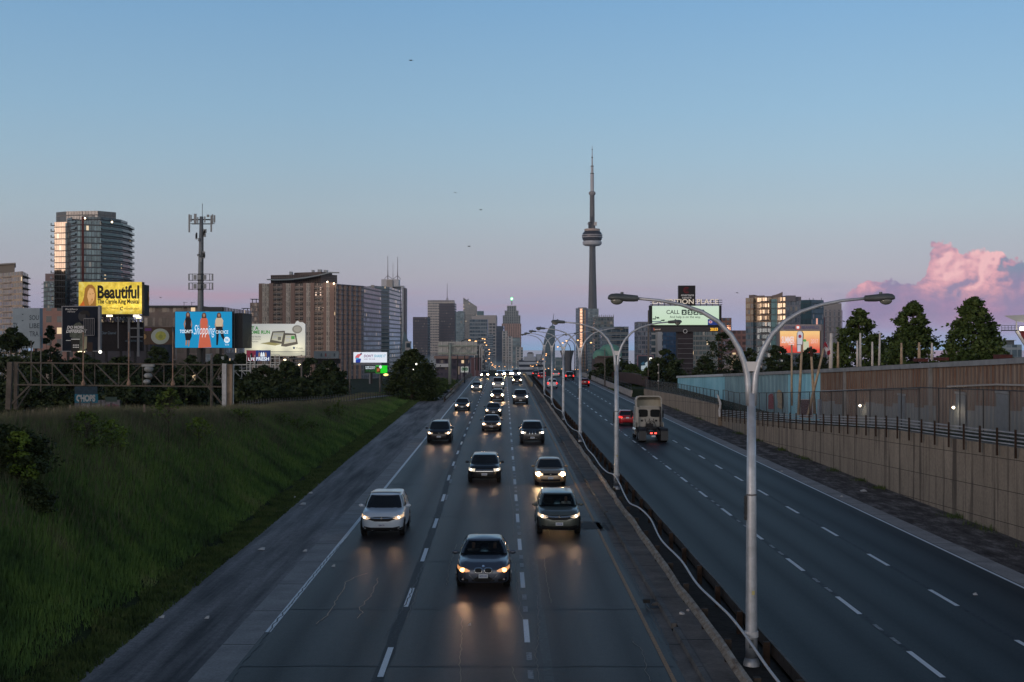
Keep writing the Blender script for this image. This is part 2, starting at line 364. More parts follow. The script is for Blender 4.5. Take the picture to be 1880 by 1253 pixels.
def terrain(X, y):
    e = edgeX(y)
    if X < e:
        t = e-X
        if y < 330:
            h = interp(y, BANKH); w_ = 5.6
            z = h*(min(1.0, (t-1.2)/6.2)**0.95*0.55+0.45*smooth(0.0, 1.0, (t-1.2)/6.2)) if t > 1.2 else 0.02*t
            z += 0.16*noise.noise(Vector((X*0.35, y*0.12, 0)))*min(1, t/2)
            fall = smooth(8.4, 18.0, t); z = z*(1-fall)+(-2.6)*fall
        else: z = -9.6
        far = smooth(290, 360, y); z = z*(1-far)+(-9.8)*far
        return z-0.02-(smooth(500, 1400, y)*16)
    if X > 21.25 if y < 200 else X > 19.2:
        h = interp(y, RWT) if y > 129.1 or y < 129 else 0.95
        if 129 <= y < 200: h = min(h, 1.2)
        z = h-0.12; far = smooth(210, 330, y); z = z*(1-far)+(-9.8)*far
        return z-smooth(500, 1400, y)*16
    return zcrest(y)-0.35-(smooth(500, 1400, y)*16)
ys = list(np.concatenate([np.arange(6, 130, 2.0), np.arange(130, 340, 5.0), np.arange(340, 600, 20.0), np.arange(600, 1700, 100.0)]))
Xl = [-900, -500, -250, -120, -70, -45, -36, -31, -28, -26, -24, -22.5, -21, -20, -19, -18, -17, -16.2, -15.5, -14.8, -14.1, -13.4, -12.8, -12.2, -11.6, -11, -10.6, -10.3, -9.9, -9.4, -9.0, -8.6, -8.2]
Xr = [0, 10, 19.0, 19.25, 21.2, 21.3, 23, 26, 32, 45, 70, 120, 250, 500, 900]
def rowpt(X, y):
    q = R(X, y); return (q.x, y, terrain(X, y))
mb = MB(); mb.grid([[rowpt(X, y) for X in Xl+Xr] for y in ys])
def m_ground(t, b, g):
    n1 = t.noise(g, 0.35, 6, 0.65); n2 = t.noise(g, 2.5, 5, 0.6)
    c = t.ramp(n1, [(0.3, (0.010, 0.013, 0.005, 1)), (0.5, (0.022, 0.032, 0.008, 1)), (0.7, (0.034, 0.036, 0.014, 1))])
    t.put(b.inputs['Base Color'], t.mix(1.0, c, t.rng(n2, 0.3, 0.7, 0.6, 1.35), 'MULTIPLY')); b.inputs['Roughness'].default_value = 0.95
    b.inputs['Specular IOR Level'].default_value = 0.15; bumpn(t, b, n2, 0.8, 0.1)
ground = struct(mb, 'ground', surf('weedy ground', m_ground), smooth=True)
mb = MB(); mb.add([(-2600, 1650, -27), (2600, 1650, -27), (2600, 5500, -27), (-2600, 5500, -27)], [(0, 1, 2, 3)])
def m_lake(t, b, g):
    b.inputs['Base Color'].default_value = (0.02, 0.04, 0.06, 1); b.inputs['Roughness'].default_value = 0.12
    bumpn(t, b, t.noise(g, 0.05, 4), 0.15, 1.0)
struct(mb, 'lake', surf('lake water', m_lake))
def strip(mbx, X0, X1, y0, y1, z, fx=None, step=4.0, z1=None):
    n = max(1, int((y1-y0)/step)); rows = []
    for i in range(n+1):
        y = y0+(y1-y0)*i/n; a = X0(y) if callable(X0) else X0; b_ = X1(y) if callable(X1) else X1
        rows.append([R(a, y, z), R((a+b_)/2, y, z if z1 is None else (z+z1)/2), R(b_, y, z if z1 is None else z1)])
    mbx.grid(rows)
YN, YF = 12.0, 470.0
def asphalt(name, c0, c1, rough, tracks, seed, sp=0.28):
    def fn(t, b, g):
        gx, gy, gz = t.sep(g)
        X = t.m('ADD', gx, t.m('MULTIPLY', gy, 0.006148))
        long_ = t.noise(t.comb(t.m('MULTIPLY', X, 1.3), t.m('MULTIPLY', gy, 0.06), seed), 1.0, 5, 0.6)
        big = t.noise(t.comb(t.m('MULTIPLY', X, 0.25), t.m('MULTIPLY', gy, 0.05), seed+4), 1.0, 4, 0.6)
        fine = t.noise(g, 15.0, 5, 0.8); mid = t.noise(g, 4.0, 4, 0.6)
        ph = t.m('FRACT', t.m('DIVIDE', t.m('SUBTRACT', X, tracks[0]), tracks[1]))
        wt = t.m('ABSOLUTE', t.m('COSINE', t.m('MULTIPLY', ph, 2*PI)))           # wheel paths worn smooth
        c = t.mix(t.rng(t.m('ADD', t.m('MULTIPLY', long_, 0.6), t.m('MULTIPLY', big, 0.4)), 0.40, 0.60), c0, c1)
        c = t.mix(1.0, c, t.rng(wt, 0, 1, 0.90, 1.10), 'MULTIPLY')
        c = t.mix(1.0, c, t.rng(fine, 0.32, 0.68, 0.55, 1.45), 'MULTIPLY'); c = t.mix(1.0, c, t.rng(mid, 0.3, 0.7, 0.80, 1.2), 'MULTIPLY')
        t.put(b.inputs['Base Color'], c)
        t.put(b.inputs['Roughness'], t.m('SUBTRACT', t.rng(fine, 0.3, 0.7, rough-0.06, rough+0.1), t.m('MULTIPLY', wt, 0.06)))
        b.inputs['Specular IOR Level'].default_value = sp; bumpn(t, b, fine, 0.45, 0.01)
    return surf(name, fn)
A_OLD = asphalt('old asphalt', (0.017, 0.0140, 0.0143, 1), (0.037, 0.0305, 0.031, 1), 0.47, (-6.6, 3.62), 1.0, 0.14)
A_NEW = asphalt('newer asphalt', (0.010, 0.0135, 0.0165, 1), (0.017, 0.021, 0.025, 1), 0.55, (7.2, 3.45), 6.0, 0.2)
A_SHO = asphalt('shoulder asphalt', (0.065, 0.060, 0.062, 1), (0.30, 0.275, 0.27, 1), 0.75, (-11, 9.0), 3.0)
def m_conc(name, c0, c1, jx=4.5, stain=0.3):
    def fn(t, b, g):
        gx, gy, gz = t.sep(g)
        n1 = t.noise(g, 0.8, 5, 0.65); n2 = t.noise(g, 12.0, 5, 0.65)
        c = t.mix(t.rng(n1, 0.3, 0.7), c0, c1); c = t.mix(1.0, c, t.rng(n2, 0.3, 0.7, 0.8, 1.2), 'MULTIPLY')
        j = t.m('LESS_THAN', t.m('FRACT', t.m('DIVIDE', gy, jx)), 0.012)
        t.put(b.inputs['Base Color'], t.mix(j, c, (0.02, 0.02, 0.02, 1))); b.inputs['Roughness'].default_value = 0.85
        b.inputs['Specular IOR Level'].default_value = 0.3; bumpn(t, b, n2, 0.4, 0.01)
    return surf(name, fn)
CONC = m_conc('gutter concrete', (0.24, 0.23, 0.225, 1), (0.38, 0.36, 0.35, 1))
CONC_D = m_conc('walkway concrete', (0.105, 0.088, 0.078, 1), (0.24, 0.205, 0.18, 1), 6.0)
mb = MB(); strip(mb, -6.75, 4.40, YN, YF, 0.0); road = struct(mb, 'road', A_OLD)
mb = MB(); strip(mb, 7.02, 17.45, YN, YF, 0.0); road2 = struct(mb, 'road', A_NEW)
mb = MB(); strip(mb, -7.62, -6.75, YN, YF, 0.0, z1=0.0); struct(mb, 'gutter', CONC)
mb = MB(); strip(mb, 17.45, 18.32, YN, YF, 0.0, z1=0.0); struct(mb, 'gutter', CONC)
mb = MB(); strip(mb, lambda y: edgeX(y)-0.9+0.45*noise.noise(Vector((0, y*0.35, 2))), -7.62, YN, 330, -0.012, step=1.0, z1=-0.004)
struct(mb, 'shoulder', A_SHO)
def m_dirt(t, b, g):
    n1 = t.noise(t.comb(t.m('MULTIPLY', t.sep(g)[0], 1.6), t.m('MULTIPLY', t.sep(g)[1], 0.5)), 1.0, 6, 0.7); n2 = t.noise(g, 14.0, 5, 0.7)
    c = t.ramp(n1, [(0.34, (0.045, 0.038, 0.037, 1)), (0.5, (0.10, 0.088, 0.085, 1)), (0.64, (0.24, 0.215, 0.21, 1))])
    t.put(b.inputs['Base Color'], t.mix(1.0, c, t.rng(n2, 0.3, 0.7, 0.6, 1.4), 'MULTIPLY')); b.inputs['Roughness'].default_value = 0.95
    b.inputs['Specular IOR Level'].default_value = 0.2; bumpn(t, b, n2, 0.9, 0.04)
DIRT = surf('gravelly dirt', m_dirt)
mb = MB(); strip(mb, 18.32, lambda y: 21.3 if y < 200 else 19.1, YN, 330, -0.008, z1=0.05); struct(mb, 'shoulder', DIRT)
# raised median: gutter, kerb, walkway, ditch
mb = MB(); strip(mb, 4.40, 4.78, YN, 345, 0.0); struct(mb, 'gutter', CONC_D)
KERB = m_conc('kerb concrete', (0.10, 0.095, 0.09, 1), (0.20, 0.19, 0.18, 1), 3.0)
mb = MB()
for a, b_ in ((YN, 37.6), (38.1, 62.9), (63.3, 345)):
    n = max(1, int((b_-a)/5))
    for i in range(n):
        y0, y1 = a+(b_-a)*i/n, a+(b_-a)*(i+1)/n
        mb.add([R(X, y, z) for y in (y0, y1) for X, z in ((4.78, -0.02), (4.80, 0.13), (4.95, 0.14), (4.95, -0.02))], [(0, 1, 5, 4), (1, 2, 6, 5), (2, 3, 7, 6), (3, 2, 1, 0), (4, 5, 6, 7)])
struct(mb, 'kerb', KERB)
mb = MB(); strip(mb, 4.95, 5.78, YN, 345, 0.125); struct(mb, 'median_walkway', CONC_D)
mb = MB(); strip(mb, 5.78, 6.92, YN, 345, 0.06, z1=0.02)
struct(mb, 'median_soil', mat('median soil', (0.03, 0.025, 0.021), 0.95, vary=0.4, vscale=2.0, bump=0.8, bscale=8))
mb = MB(); strip(mb, 6.92, 7.02, YN, 345, 0.10); mb.add([], []); strip(mb, 7.018, 7.02, YN, 345, 0.10, z1=0.0); struct(mb, 'kerb', CONC_D)
# ---------------------------------------------------------------- painted markings
def m_paint(name, col, wear):
    def fn(t, b, g):
        n = t.noise(g, 9.0, 6, 0.75); n2 = t.noise(g, 60.0, 3, 0.7)
        f = t.m('MULTIPLY', t.rng(n, wear-0.07, wear+0.07), t.rng(n2, 0.25, 0.5, 0.55, 1.0))
        t.put(b.inputs['Base Color'], t.mix(f, (0.06, 0.056, 0.058, 1), tuple(col)+(1.0,))); b.inputs['Roughness'].default_value = 0.6
    return surf(name, fn)
WPAINT = m_paint('worn white paint', (0.86, 0.88, 0.90), 0.34)
WPAINT2 = m_paint('white paint', (0.80, 0.83, 0.85), 0.28)
FPAINT = m_paint('faded paint', (0.34, 0.35, 0.36), 0.46)
YPAINT = m_paint('worn yellow paint', (0.42, 0.21, 0.075), 0.42)
YPAINT2 = m_paint('yellow paint', (0.58, 0.28, 0.09), 0.33)
BLACKT = mat('blackout patch', (0.020, 0.020, 0.023), 0.6, vary=0.3, vscale=6)
ld = lambda y: interp(y, [(30, -3.02), (50, -3.05), (62, -3.1), (72, -3.2), (80, -3.32), (92, -3.40), (120, -3.45), (400, -3.5)])
def dashes(Xf, starts, ln, w_, m_, name, rd, z=0.009, wob=0.0):
    mbx = MB()
    for y in starts:
        q = Xf(y) if callable(Xf) else Xf; q2 = Xf(y+ln) if callable(Xf) else Xf
        n = 3
        rows = [[R(q+(q2-q)*i/n-w_/2, y+ln*i/n, z), R(q+(q2-q)*i/n+w_/2, y+ln*i/n, z)] for i in range(n+1)]
        mbx.grid(rows)
    o = struct(mbx, name, m_, parent=rd); return o
sl_ = [24.0, 32.5, 41.1, 49.6, 58.5, 68.3, 78.6]+[87.8+9.1*i for i in range(34)]
dashes(ld, sl_, 3.15, 0.15, WPAINT, 'lane_dashes', road)
dashes(lambda y: ld(y)+0.16, [68.9, 77.0, 79.9+6], 2.3, 0.12, FPAINT, 'faded_dashes', road, 0.0092)
sr_ = [28.2+8.03*i for i in range(42)]
dashes(0.64, sr_, 3.0, 0.15, WPAINT, 'lane_dashes', road)
dashes(0.66, [y+4.1+q for y in sr_[:20] for q in (0.0, 1.9)], 0.85, 0.14, FPAINT, 'faded_dashes', road, 0.0085)
mb = MB(); strip(mb, lambda y: ld(y)-0.17+0.05*noise.noise(Vector((0, y*0.6, 5))), lambda y: ld(y)+0.13+0.06*noise.noise(Vector((3, y*0.5, 5))), YN, 330, 0.004, step=1.0); struct(mb, 'blackout_band', BLACKT, parent=road)
mb = MB(); strip(mb, lambda y: 0.98+0.05*noise.noise(Vector((0, y*0.4, 1))), lambda y: 1.22+0.1*noise.noise(Vector((0, y*0.3, 9))), YN, 110, 0.004, step=1.0); struct(mb, 'sealed_seam', mat('sealed seam', (0.035, 0.034, 0.036), 0.5, vary=0.3), parent=road)
mb = MB(); strip(mb, -6.74, -6.58, 37.5, YF, 0.009); strip(mb, -6.78, -6.62, YN, 32.0, 0.009); struct(mb, 'edge_line', WPAINT, parent=road)
mb = MB(); strip(mb, 4.06, 4.17, YN, 345, 0.009); struct(mb, 'edge_line', YPAINT, parent=road)
dashes(10.72, [24.9+7.55*i for i in range(44)], 2.75, 0.15, WPAINT2, 'lane_dashes', road2)
dashes(10.74, [24.9+7.55*i+3.6+q for i in range(14) for q in (0.0, 1.7)], 0.8, 0.12, FPAINT, 'faded_dashes', road2, 0.0085)
dashes(14.08, [26.4+7.42*i for i in range(44)], 2.7, 0.15, WPAINT2, 'lane_dashes', road2)
mb = MB(); strip(mb, 14.05, 14.2, YN, 200, 0.004); strip(mb, 10.66, 10.84, YN, 200, 0.004); struct(mb, 'blackout_band', mat('dark seam band', (0.02, 0.024, 0.03), 0.6, vary=0.25), parent=road2)
mb = MB(); strip(mb, 17.26, 17.38, YN, YF, 0.009); struct(mb, 'edge_line', WPAINT2, parent=road2)
mb = MB(); strip(mb, 7.18, 7.30, YN, YF, 0.009); struct(mb, 'edge_line', YPAINT2, parent=road2)
# transverse joints, cracks and sealed cracks
mb = MB()
for y in (27, 33.6, 40.8, 49.6, 62.4, 64.0, 76.5, 85, 97, 106, 119, 132, 150, 168, 186, 210, 240):
    pts = [(-6.7+11*i/14, y+0.12*noise.noise(Vector((i*0.7, y, 0)))) for i in range(15)]; wd = 0.035*(1+y/90)
    mb.grid([[R(a, b_-wd, 0.0062), R(a, b_+wd, 0.0062)] for a, b_ in pts], flip=True)
struct(mb, 'pavement_joints', mat('joint tar', (0.016, 0.016, 0.018), 0.5), parent=road)
def ribbon(mbx, pix, w_, z=0.012):
    pts = [G(x, y) for x, y in pix]; fine = []
    for a, b_ in zip(pts, pts[1:]):
        L = (b_-a).length; n = max(2, int(L/0.18))
        for i in range(n): fine.append(a.lerp(b_, i/n))
    fine.append(pts[-1]); rows = []
    for i, p in enumerate(fine):
        j = 0.07*noise.noise(Vector((p.x*2.3, p.y*2.3, 0)))+0.03*noise.noise(Vector((p.x*9, p.y*9, 4)))
        q = Vector((p.x+j, p.y, z)); ww = w_*(0.7+0.6*abs(noise.noise(p*1.7))); rows.append([q-Vector((ww, 0, 0)), q+Vector((ww, 0, 0))])
    mbx.grid(rows)
mb = MB()
for c in ([(676,1053),(651,1061),(634,1070),(631,1083),(617,1103),(611,1117),(597,1133),(580,1147)], [(693,1062),(694,1070),(686,1080),(683,1091),(673,1103),(659,1118),(667,1126),(658,1136)]): ribbon(mb, c, 0.016)
struct(mb, 'sealed_cracks', mat('glinting crack filler', (0.55, 0.36, 0.24), 0.5), parent=road)  # crack filler, with the orange headlight glint put into its colour
mb = MB()
for c in ([(946,1033),(945,1048),(950,1072),(949,1088),(955,1105),(954,1122),(960,1138)], [(999,1025),(1003,1055),(1006,1078),(1012,1108)], [(1163,1178),(1178,1195),(1183,1213),(1187,1235),(1195,1252)], [(766,1084),(761,1102),(751,1122),(748,1136)],
          [(940,1225),(943,1240),(949,1253)], [(930,868),(935,893),(938,915),(943,938),(942,960),(944,990)], [(1000,880),(1004,930),(1009,985)], [(846,1130),(848,1170),(844,1215),(846,1253)], [(839,1000),(825,1040),(820,1075)], [(900,835),(897,870),(901,905)], [(985,1090),(990,1150),(984,1200),(990,1253)]): ribbon(mb, c, 0.011)
struct(mb, 'cracks', mat('glinting crack edge', (0.24, 0.20, 0.17), 0.6), parent=road)  # crack colour raised to carry the headlight glint
mb = MB()
for c in ([(480,1181),(462,1200),(441,1222),(432,1240),(420,1253)], [(640,985),(600,1028),(560,1078),(505,1145),(478,1180)], [(1000,1253),(1003,1215),(995,1160),(998,1120)], [(1080,900),(1120,1000),(1180,1100),(1215,1180)], [(705,1170),(745,1110),(790,1010)], [(1045,860),(1085,930),(1150,1040),(1200,1130),(1240,1215)]): ribbon(mb, c, 0.022, 0.011)
struct(mb, 'tar_cracks', mat('tar crack', (0.012, 0.012, 0.014), 0.45), parent=road)
# worn patches near the kerb
mb = MB()
for (x0, y0, x1, y1) in ((1070,958,1108,972), (1102,960,1120,975), (1190,1100,1215,1118)):
    a, b_, c, d_ = G(x0, y1), G(x1, y1), G(x1-10, y0), G(x0-10, y0); mb.add([(q.x, q.y, 0.0105) for q in (a, b_, c, d_)], [(0, 1, 2, 3)])
struct(mb, 'patches', mat('road patch', (0.03, 0.028, 0.028), 0.7, vary=0.4), parent=road)
# ---------------------------------------------------------------- grass on the bank (blades of real size, one mass)
def blade_field(name, n, sampler, hfun, col, seed, wid=0.012):
    rg = np.random.default_rng(seed); vs = np.empty((n*3, 3), np.float32); k = 0
    for i in range(n):
        X, y = sampler(rg); q = R(X, y); z = terrain(X, y)
        h = hfun(X, y, rg); a = rg.uniform(0, 2*PI); sp = wid*(0.6+rg.random())*(1+y/28)
        lean = rg.normal(0, 0.22, 2)*h
        vs[k] = (q.x-math.cos(a)*sp, y-math.sin(a)*sp, z-0.03); vs[k+1] = (q.x+math.cos(a)*sp, y+math.sin(a)*sp, z-0.03)
        vs[k+2] = (q.x+lean[0], y+lean[1], z+h); k += 3
    me = bpy.data.meshes.new(name); me.vertices.add(n*3); me.vertices.foreach_set('co', vs.ravel())
    me.loops.add(n*3); me.loops.foreach_set('vertex_index', np.arange(n*3, dtype=np.int32))
    me.polygons.add(n); me.polygons.foreach_set('loop_start', np.arange(0, n*3, 3, dtype=np.int32)); me.polygons.foreach_set('loop_total', np.full(n, 3, np.int32))
    me.materials.append(col); me.update(calc_edges=True)
    o = bpy.data.objects.new(name, me); COL.objects.link(o); o['kind'] = 'stuff'; return o
def m_grass(name, stops, sc=0.22):
    def fn(t, b, g):
        n = t.noise(g, sc, 5, 0.65); n2 = t.noise(g, 3.0, 3, 0.7)
        c = t.ramp(t.m('ADD', t.m('MULTIPLY', n, 0.75), t.m('MULTIPLY', n2, 0.25)), stops); t.put(b.inputs['Base Color'], c)
        b.inputs['Roughness'].default_value = 0.7; b.inputs['Specular IOR Level'].default_value = 0.2
    return surf(name, fn)
GR1 = m_grass('bank grass', [(0.36, (0.028, 0.048, 0.022, 1)), (0.47, (0.072, 0.142, 0.038, 1)), (0.57, (0.125, 0.215, 0.05, 1)), (0.66, (0.19, 0.22, 0.09, 1))], 0.3)
GR2 = m_grass('seeding grass', [(0.36, (0.06, 0.065, 0.042, 1)), (0.5, (0.13, 0.12, 0.08, 1)), (0.64, (0.13, 0.16, 0.07, 1))], 0.5)
GR3 = m_grass('verge grass', [(0.36, (0.03, 0.046, 0.018, 1)), (0.5, (0.066, 0.105, 0.03, 1)), (0.66, (0.12, 0.14, 0.05, 1))], 0.8)
def s_bank(rg):
    y = 26*math.exp(rg.random()*math.log(205/26)); e = edgeX(y); return e-1.35-rg.random()**0.8*8.2, y
def h_bank(X, y, rg):
    q = noise.noise(Vector((X*0.5, y*0.18, 3))); t = edgeX(y)-X
    return (0.16+0.14*smooth(1.2, 2.4, t)+0.13*q)*(0.5+rg.random())+0.03
blade_field('grass', 330000, s_bank, h_bank, GR1, 11, 0.0075)
def s_ridge(rg):
    y = 38*math.exp(rg.random()*math.log(190/38)); e = edgeX(y); return e-2.2-rg.random()**0.45*6.2, y
blade_field('tall_grass', 60000, s_ridge, lambda X, y, rg: 0.32+0.34*rg.random()+.12*smooth(4, 7, edgeX(y)-X), GR2, 12, 0.0045)
def s_verge(rg):
    y = 22*math.exp(rg.random()*math.log(200/22)); e = edgeX(y); return e+0.75-rg.random()**0.7*2.1+0.7*noise.noise(Vector((y*.4, 0, 0))), y
blade_field('verge_grass', 80000, s_verge, lambda X, y, rg: 0.05+0.12*rg.random(), GR3, 13)
def s_weed(rg):
    c = [(62, .8), (74, .6), (78, .6), (93, 1.6), (100, .8), (110, 1.2), (118, 1), (140, 3), (160, 4), (185, 3), (58, 1.6), (52, 1.2), (84, .8), (225, 8)][rg.integers(14)]
    y = c[0]+rg.normal(0, c[1]*0.6); return (21.15 if y < 198 else 18.9)-abs(rg.normal(0, 0.28)), y
mbw = blade_field('weeds', 15000, s_weed, lambda X, y, rg: (0.12+0.5*rg.random()**2)*(1+0.3*noise.noise(Vector((0, y, 0)))), GR3, 14)
mb = MB()
# ---------------------------------------------------------------- retaining wall, rails, fences on the right
def m_wall(t, b, g):
    gx, gy, gz = t.sep(g)
    n1 = t.noise(t.comb(t.m('MULTIPLY', gy, 0.5), t.m('MULTIPLY', gz, 0.18)), 1.0, 6, 0.7); n2 = t.noise(g, 7.0, 5, 0.6)
    st_ = t.noise(t.comb(t.m('MULTIPLY', gy, 1.4), t.m('MULTIPLY', gz, 0.06), 5.0), 1.0, 4, 0.7)
    c = t.mix(t.rng(n1, 0.3, 0.7), (0.20, 0.165, 0.128, 1), (0.32, 0.268, 0.21, 1)); c = t.mix(1.0, c, t.rng(n2, 0.3, 0.7, 0.82, 1.15), 'MULTIPLY')
    c = t.mix(t.m('MULTIPLY', t.rng(st_, 0.50, 0.62, smooth=True), 0.8), c, (0.05, 0.038, 0.03, 1))
    rel = t.m('ADD', gz, t.m('MULTIPLY', gy, 0.034))                      # the lift joints follow the falling wall top
    j = t.m('MAXIMUM', t.m('LESS_THAN', t.m('FRACT', t.m('DIVIDE', t.m('ADD', rel, 0.25), 1.35)), 0.022), t.m('LESS_THAN', t.m('FRACT', t.m('DIVIDE', gy, 6.1)), 0.006))
    t.put(b.inputs['Base Color'], t.mix(j, c, (0.045, 0.034, 0.026, 1))); b.inputs['Roughness'].default_value = 0.88; bumpn(t, b, n2, 0.3, 0.02)
WALLM = surf('stained retaining concrete', m_wall)
def wallrun(y0, y1, topf, X0, X1, zb=-0.1, step=3.0):
    mbx = MB(); n = max(1, int((y1-y0)/step)); prof = []
    for i in range(n+1):
        y = y0+(y1-y0)*i/n; zt = topf(y); zc = zcrest(y)
        prof.append([R(X0, y, zb), R(X0, y, zt-zc if y > 300 else zt), R(X1, y, zt-zc if y > 300 else zt), R(X1, y, zb)])
    mbx.grid(prof, flip=True); mbx.add(prof[0], [(3, 2, 1, 0)]); mbx.add(prof[-1], [(0, 1, 2, 3)]); return mbx
topA = lambda y: interp(y, RWT[:7]); topB = lambda y: interp(y, RWT[7:])
solo(wallrun(14, 129.3, topA, 21.2, 21.6), 'retaining_wall', WALLM, 'tall stained concrete retaining wall rising toward the right edge of the picture', 'wall')
solo(wallrun(129.4, 198, topB, 20.85, 21.2), 'retaining_wall', WALLM, 'lower rust streaked concrete wall section behind the truck, under the wire mesh fence', 'wall')
solo(wallrun(198.2, 345, lambda y: 0.95+zcrest(y), 18.9, 19.2), 'parapet', CONC, 'low concrete parapet with a pipe railing beside the far right lanes', 'wall')
solo(wallrun(240, 345, lambda y: 0.95+zcrest(y), 4.85, 5.25), 'median_barrier', mat('yellowish concrete', (0.30, 0.24, 0.16), 0.8, vary=0.25, vscale=1.5), 'yellowish concrete median barrier at the top of the rise', 'barrier')
solo(wallrun(212, 345, lambda y: 0.75+zcrest(y), -8.5, -8.2), 'parapet', mat('brownish concrete', (0.16, 0.125, 0.10), 0.85, vary=0.3, vscale=1.5), 'low brown concrete parapet left of the oncoming lanes at the rise', 'wall')
STEEL = mat('galvanised steel', (0.34, 0.36, 0.39), 0.5, 0.15, vary=0.25, vscale=2)
RUSTY = mat('rusty steel', (0.045, 0.028, 0.020), 0.8, 0.2, vary=0.4, vscale=5)
DSTEEL = mat('dark steel', (0.05, 0.055, 0.06), 0.6, 0.5, vary=0.3)
# four-rail barrier on the tall wall
g_ = thing('guard_railing', 'four-rail steel railing with rusty posts along the top of the tall concrete wall', 'railing', R(21.15, 60, 3.7))
ys_ = [30+2.05*i for i in range(49)]
for k in range(4):
    mb = MB()
    for a, b_ in zip(ys_, ys_[1:]): mb.beam(R(21.12, a, topA(a)+0.13+0.16*k), R(21.12, b_, topA(b_)+0.13+0.16*k), 0.05, 0.055)
    part(mb, 'rail', STEEL, g_)
for y in ys_:
    mb = MB(); mb.beam(R(21.02, y, topA(y)-0.42), R(21.02, y, topA(y)+0.76), 0.075, 0.075); part(mb, 'post', RUSTY, g_)
# chain link fence
def m_mesh(t, b, g):
    b.inputs['Base Color'].default_value = (0.16, 0.17, 0.18, 1); b.inputs['Roughness'].default_value = 0.5
    gx, gy, gz = t.sep(g)
    a = t.m('FRACT', t.m('MULTIPLY', t.m('ADD', gy, gz), 14.0)); c = t.m('FRACT', t.m('MULTIPLY', t.m('SUBTRACT', gy, gz), 14.0))
    t.put(b.inputs['Alpha'], t.m('MULTIPLY', t.m('MAXIMUM', t.m('LESS_THAN', a, 0.13), t.m('LESS_THAN', c, 0.13)), 1.0))
CHAIN = surf('chain link mesh', m_mesh)
def fence(name, label, X, y0, y1, zb, hgt, sp, mesh_m, post_r=0.045, loc=None, rails=(1.0,), pm=STEEL):
    f = thing(name, label, 'fence', R(X, (y0+y1)/2, zb((y0+y1)/2)))
    n = int((y1-y0)/sp); yy_ = [y0+(y1-y0)*i/n for i in range(n+1)]
    if mesh_m:
        mb = MB(); mb.grid([[R(X+0.03, y, zb(y)+0.05), R(X+0.03, y, zb(y)+hgt)] for y in yy_]); part(mb, 'wire_mesh', mesh_m, f)
    for r in rails:
        mb = MB()
        for a, b_ in zip(yy_, yy_[1:]): mb.rod(R(X, a, zb(a)+hgt*r), R(X, b_, zb(b_)+hgt*r), 0.028, n=6)
        part(mb, 'top_rail' if r == rails[0] else 'rail', pm, f)
    for y in yy_:
        mb = MB(); mb.rod(R(X, y, zb(y)-0.1), R(X, y, zb(y)+hgt+0.02), post_r, n=8); part(mb, 'post', pm, f)
    return f
fence('chain_link_fence', 'tall chain link fence between the steel railing and the corrugated sheds', 22.6, 40, 137, lambda y: topA(y)-0.05, 2.35, 3.2, CHAIN, 0.03, pm=DSTEEL)
fence('mesh_fence', 'grey wire mesh fence on the lower wall behind the truck', 21.0, 130, 197, topB, 1.35, 2.4, CHAIN, 0.03, pm=DSTEEL, rails=(1.0, 0.12))
fence('pipe_railing', 'dark pipe railing on the far right parapet', 19.05, 198.5, 340, lambda y: 0.95, 0.85, 5.0, None, 0.04, rails=(1.0, 0.5), pm=DSTEEL)
# the white bent end plate at the wall step
mb = MB(); q = R(21.0, 129.6, 0)
for dz, dx in ((0.0, 0.0), ): mb.tube([R(21.0, 129.2, 0.9), R(21.0, 129.4, 1.5), R(21.1, 129.5, 2.2), R(20.9, 129.6, 2.9), R(20.8, 129.7, 3.05)], [0.10, 0.13, 0.12, 0.10, 0.05], 8)
solo(mb, 'pipe_end', mat('dirty white paint', (0.5, 0.5, 0.5), 0.6, vary=0.3), 'bent white pipe at the step between the two retaining walls', 'pipe')
# ---------------------------------------------------------------- median guard rails
def m_wbeam(t, b, g):
    n = t.noise(g, 2.2, 6, 0.7); n2 = t.noise(g, 18, 4, 0.7)
    c = t.ramp(t.m('ADD', t.m('MULTIPLY', n, 0.7), t.m('MULTIPLY', n2, 0.3)), [(0.36, (0.13, 0.075, 0.045, 1)), (0.5, (0.30, 0.245, 0.19, 1)), (0.62, (0.42, 0.39, 0.34, 1))])
    t.put(b.inputs['Base Color'], c); b.inputs['Roughness'].default_value = 0.7; b.inputs['Metallic'].default_value = 0.15; bumpn(t, b, n2, 0.4, 0.02)
WB = surf('weathered rail', m_wbeam)
def wbeam(name, label, X, y0, y1, zc, side, m_, pm, wob=0.06, seg=3.8):
    f = thing(name, label, 'guard rail', R(X, (y0+y1)/2, 0)); n = int((y1-y0)/seg)
    prof = [(0.0, 0.155), (0.07, 0.135), (0.085, 0.085), (0.02, 0.03), (0.0, 0.0), (0.02, -0.03), (0.085, -0.085), (0.07, -0.135), (0.0, -0.155), (-0.02, -0.155), (-0.02, 0.155), (0.0, 0.155)]
    for i in range(n):
        a, b_ = y0+(y1-y0)*i/n, y0+(y1-y0)*(i+1)/n+0.12; mb = MB(); rows = []
        for y in (a, (a+b_)/2, b_):
            j = wob*noise.noise(Vector((y*0.21, X, 0)))+wob*0.6*noise.noise(Vector((y*0.8, X, 7))); k = wob*0.8*noise.noise(Vector((y*0.35, X, 4)))
            rows.append([R(X+j-side*px_*1.0+(0.004*(i % 2)), y, zc+k+pz) for px_, pz in prof])
        mb.grid(rows, flip=side < 0); part(mb, 'rail_section', m_, f, smooth=40)
    for i in range(0, n+1):
        y = y0+(y1-y0)*i/n; mb = MB(); mb.beam(R(X+0.14*side, y, -0.1), R(X+0.14*side, y, zc+0.20), 0.16, 0.16); part(mb, 'post', pm, f)
    return f
TIMB = mat('old timber', (0.045, 0.036, 0.030), 0.9, vary=0.4, vscale=4)
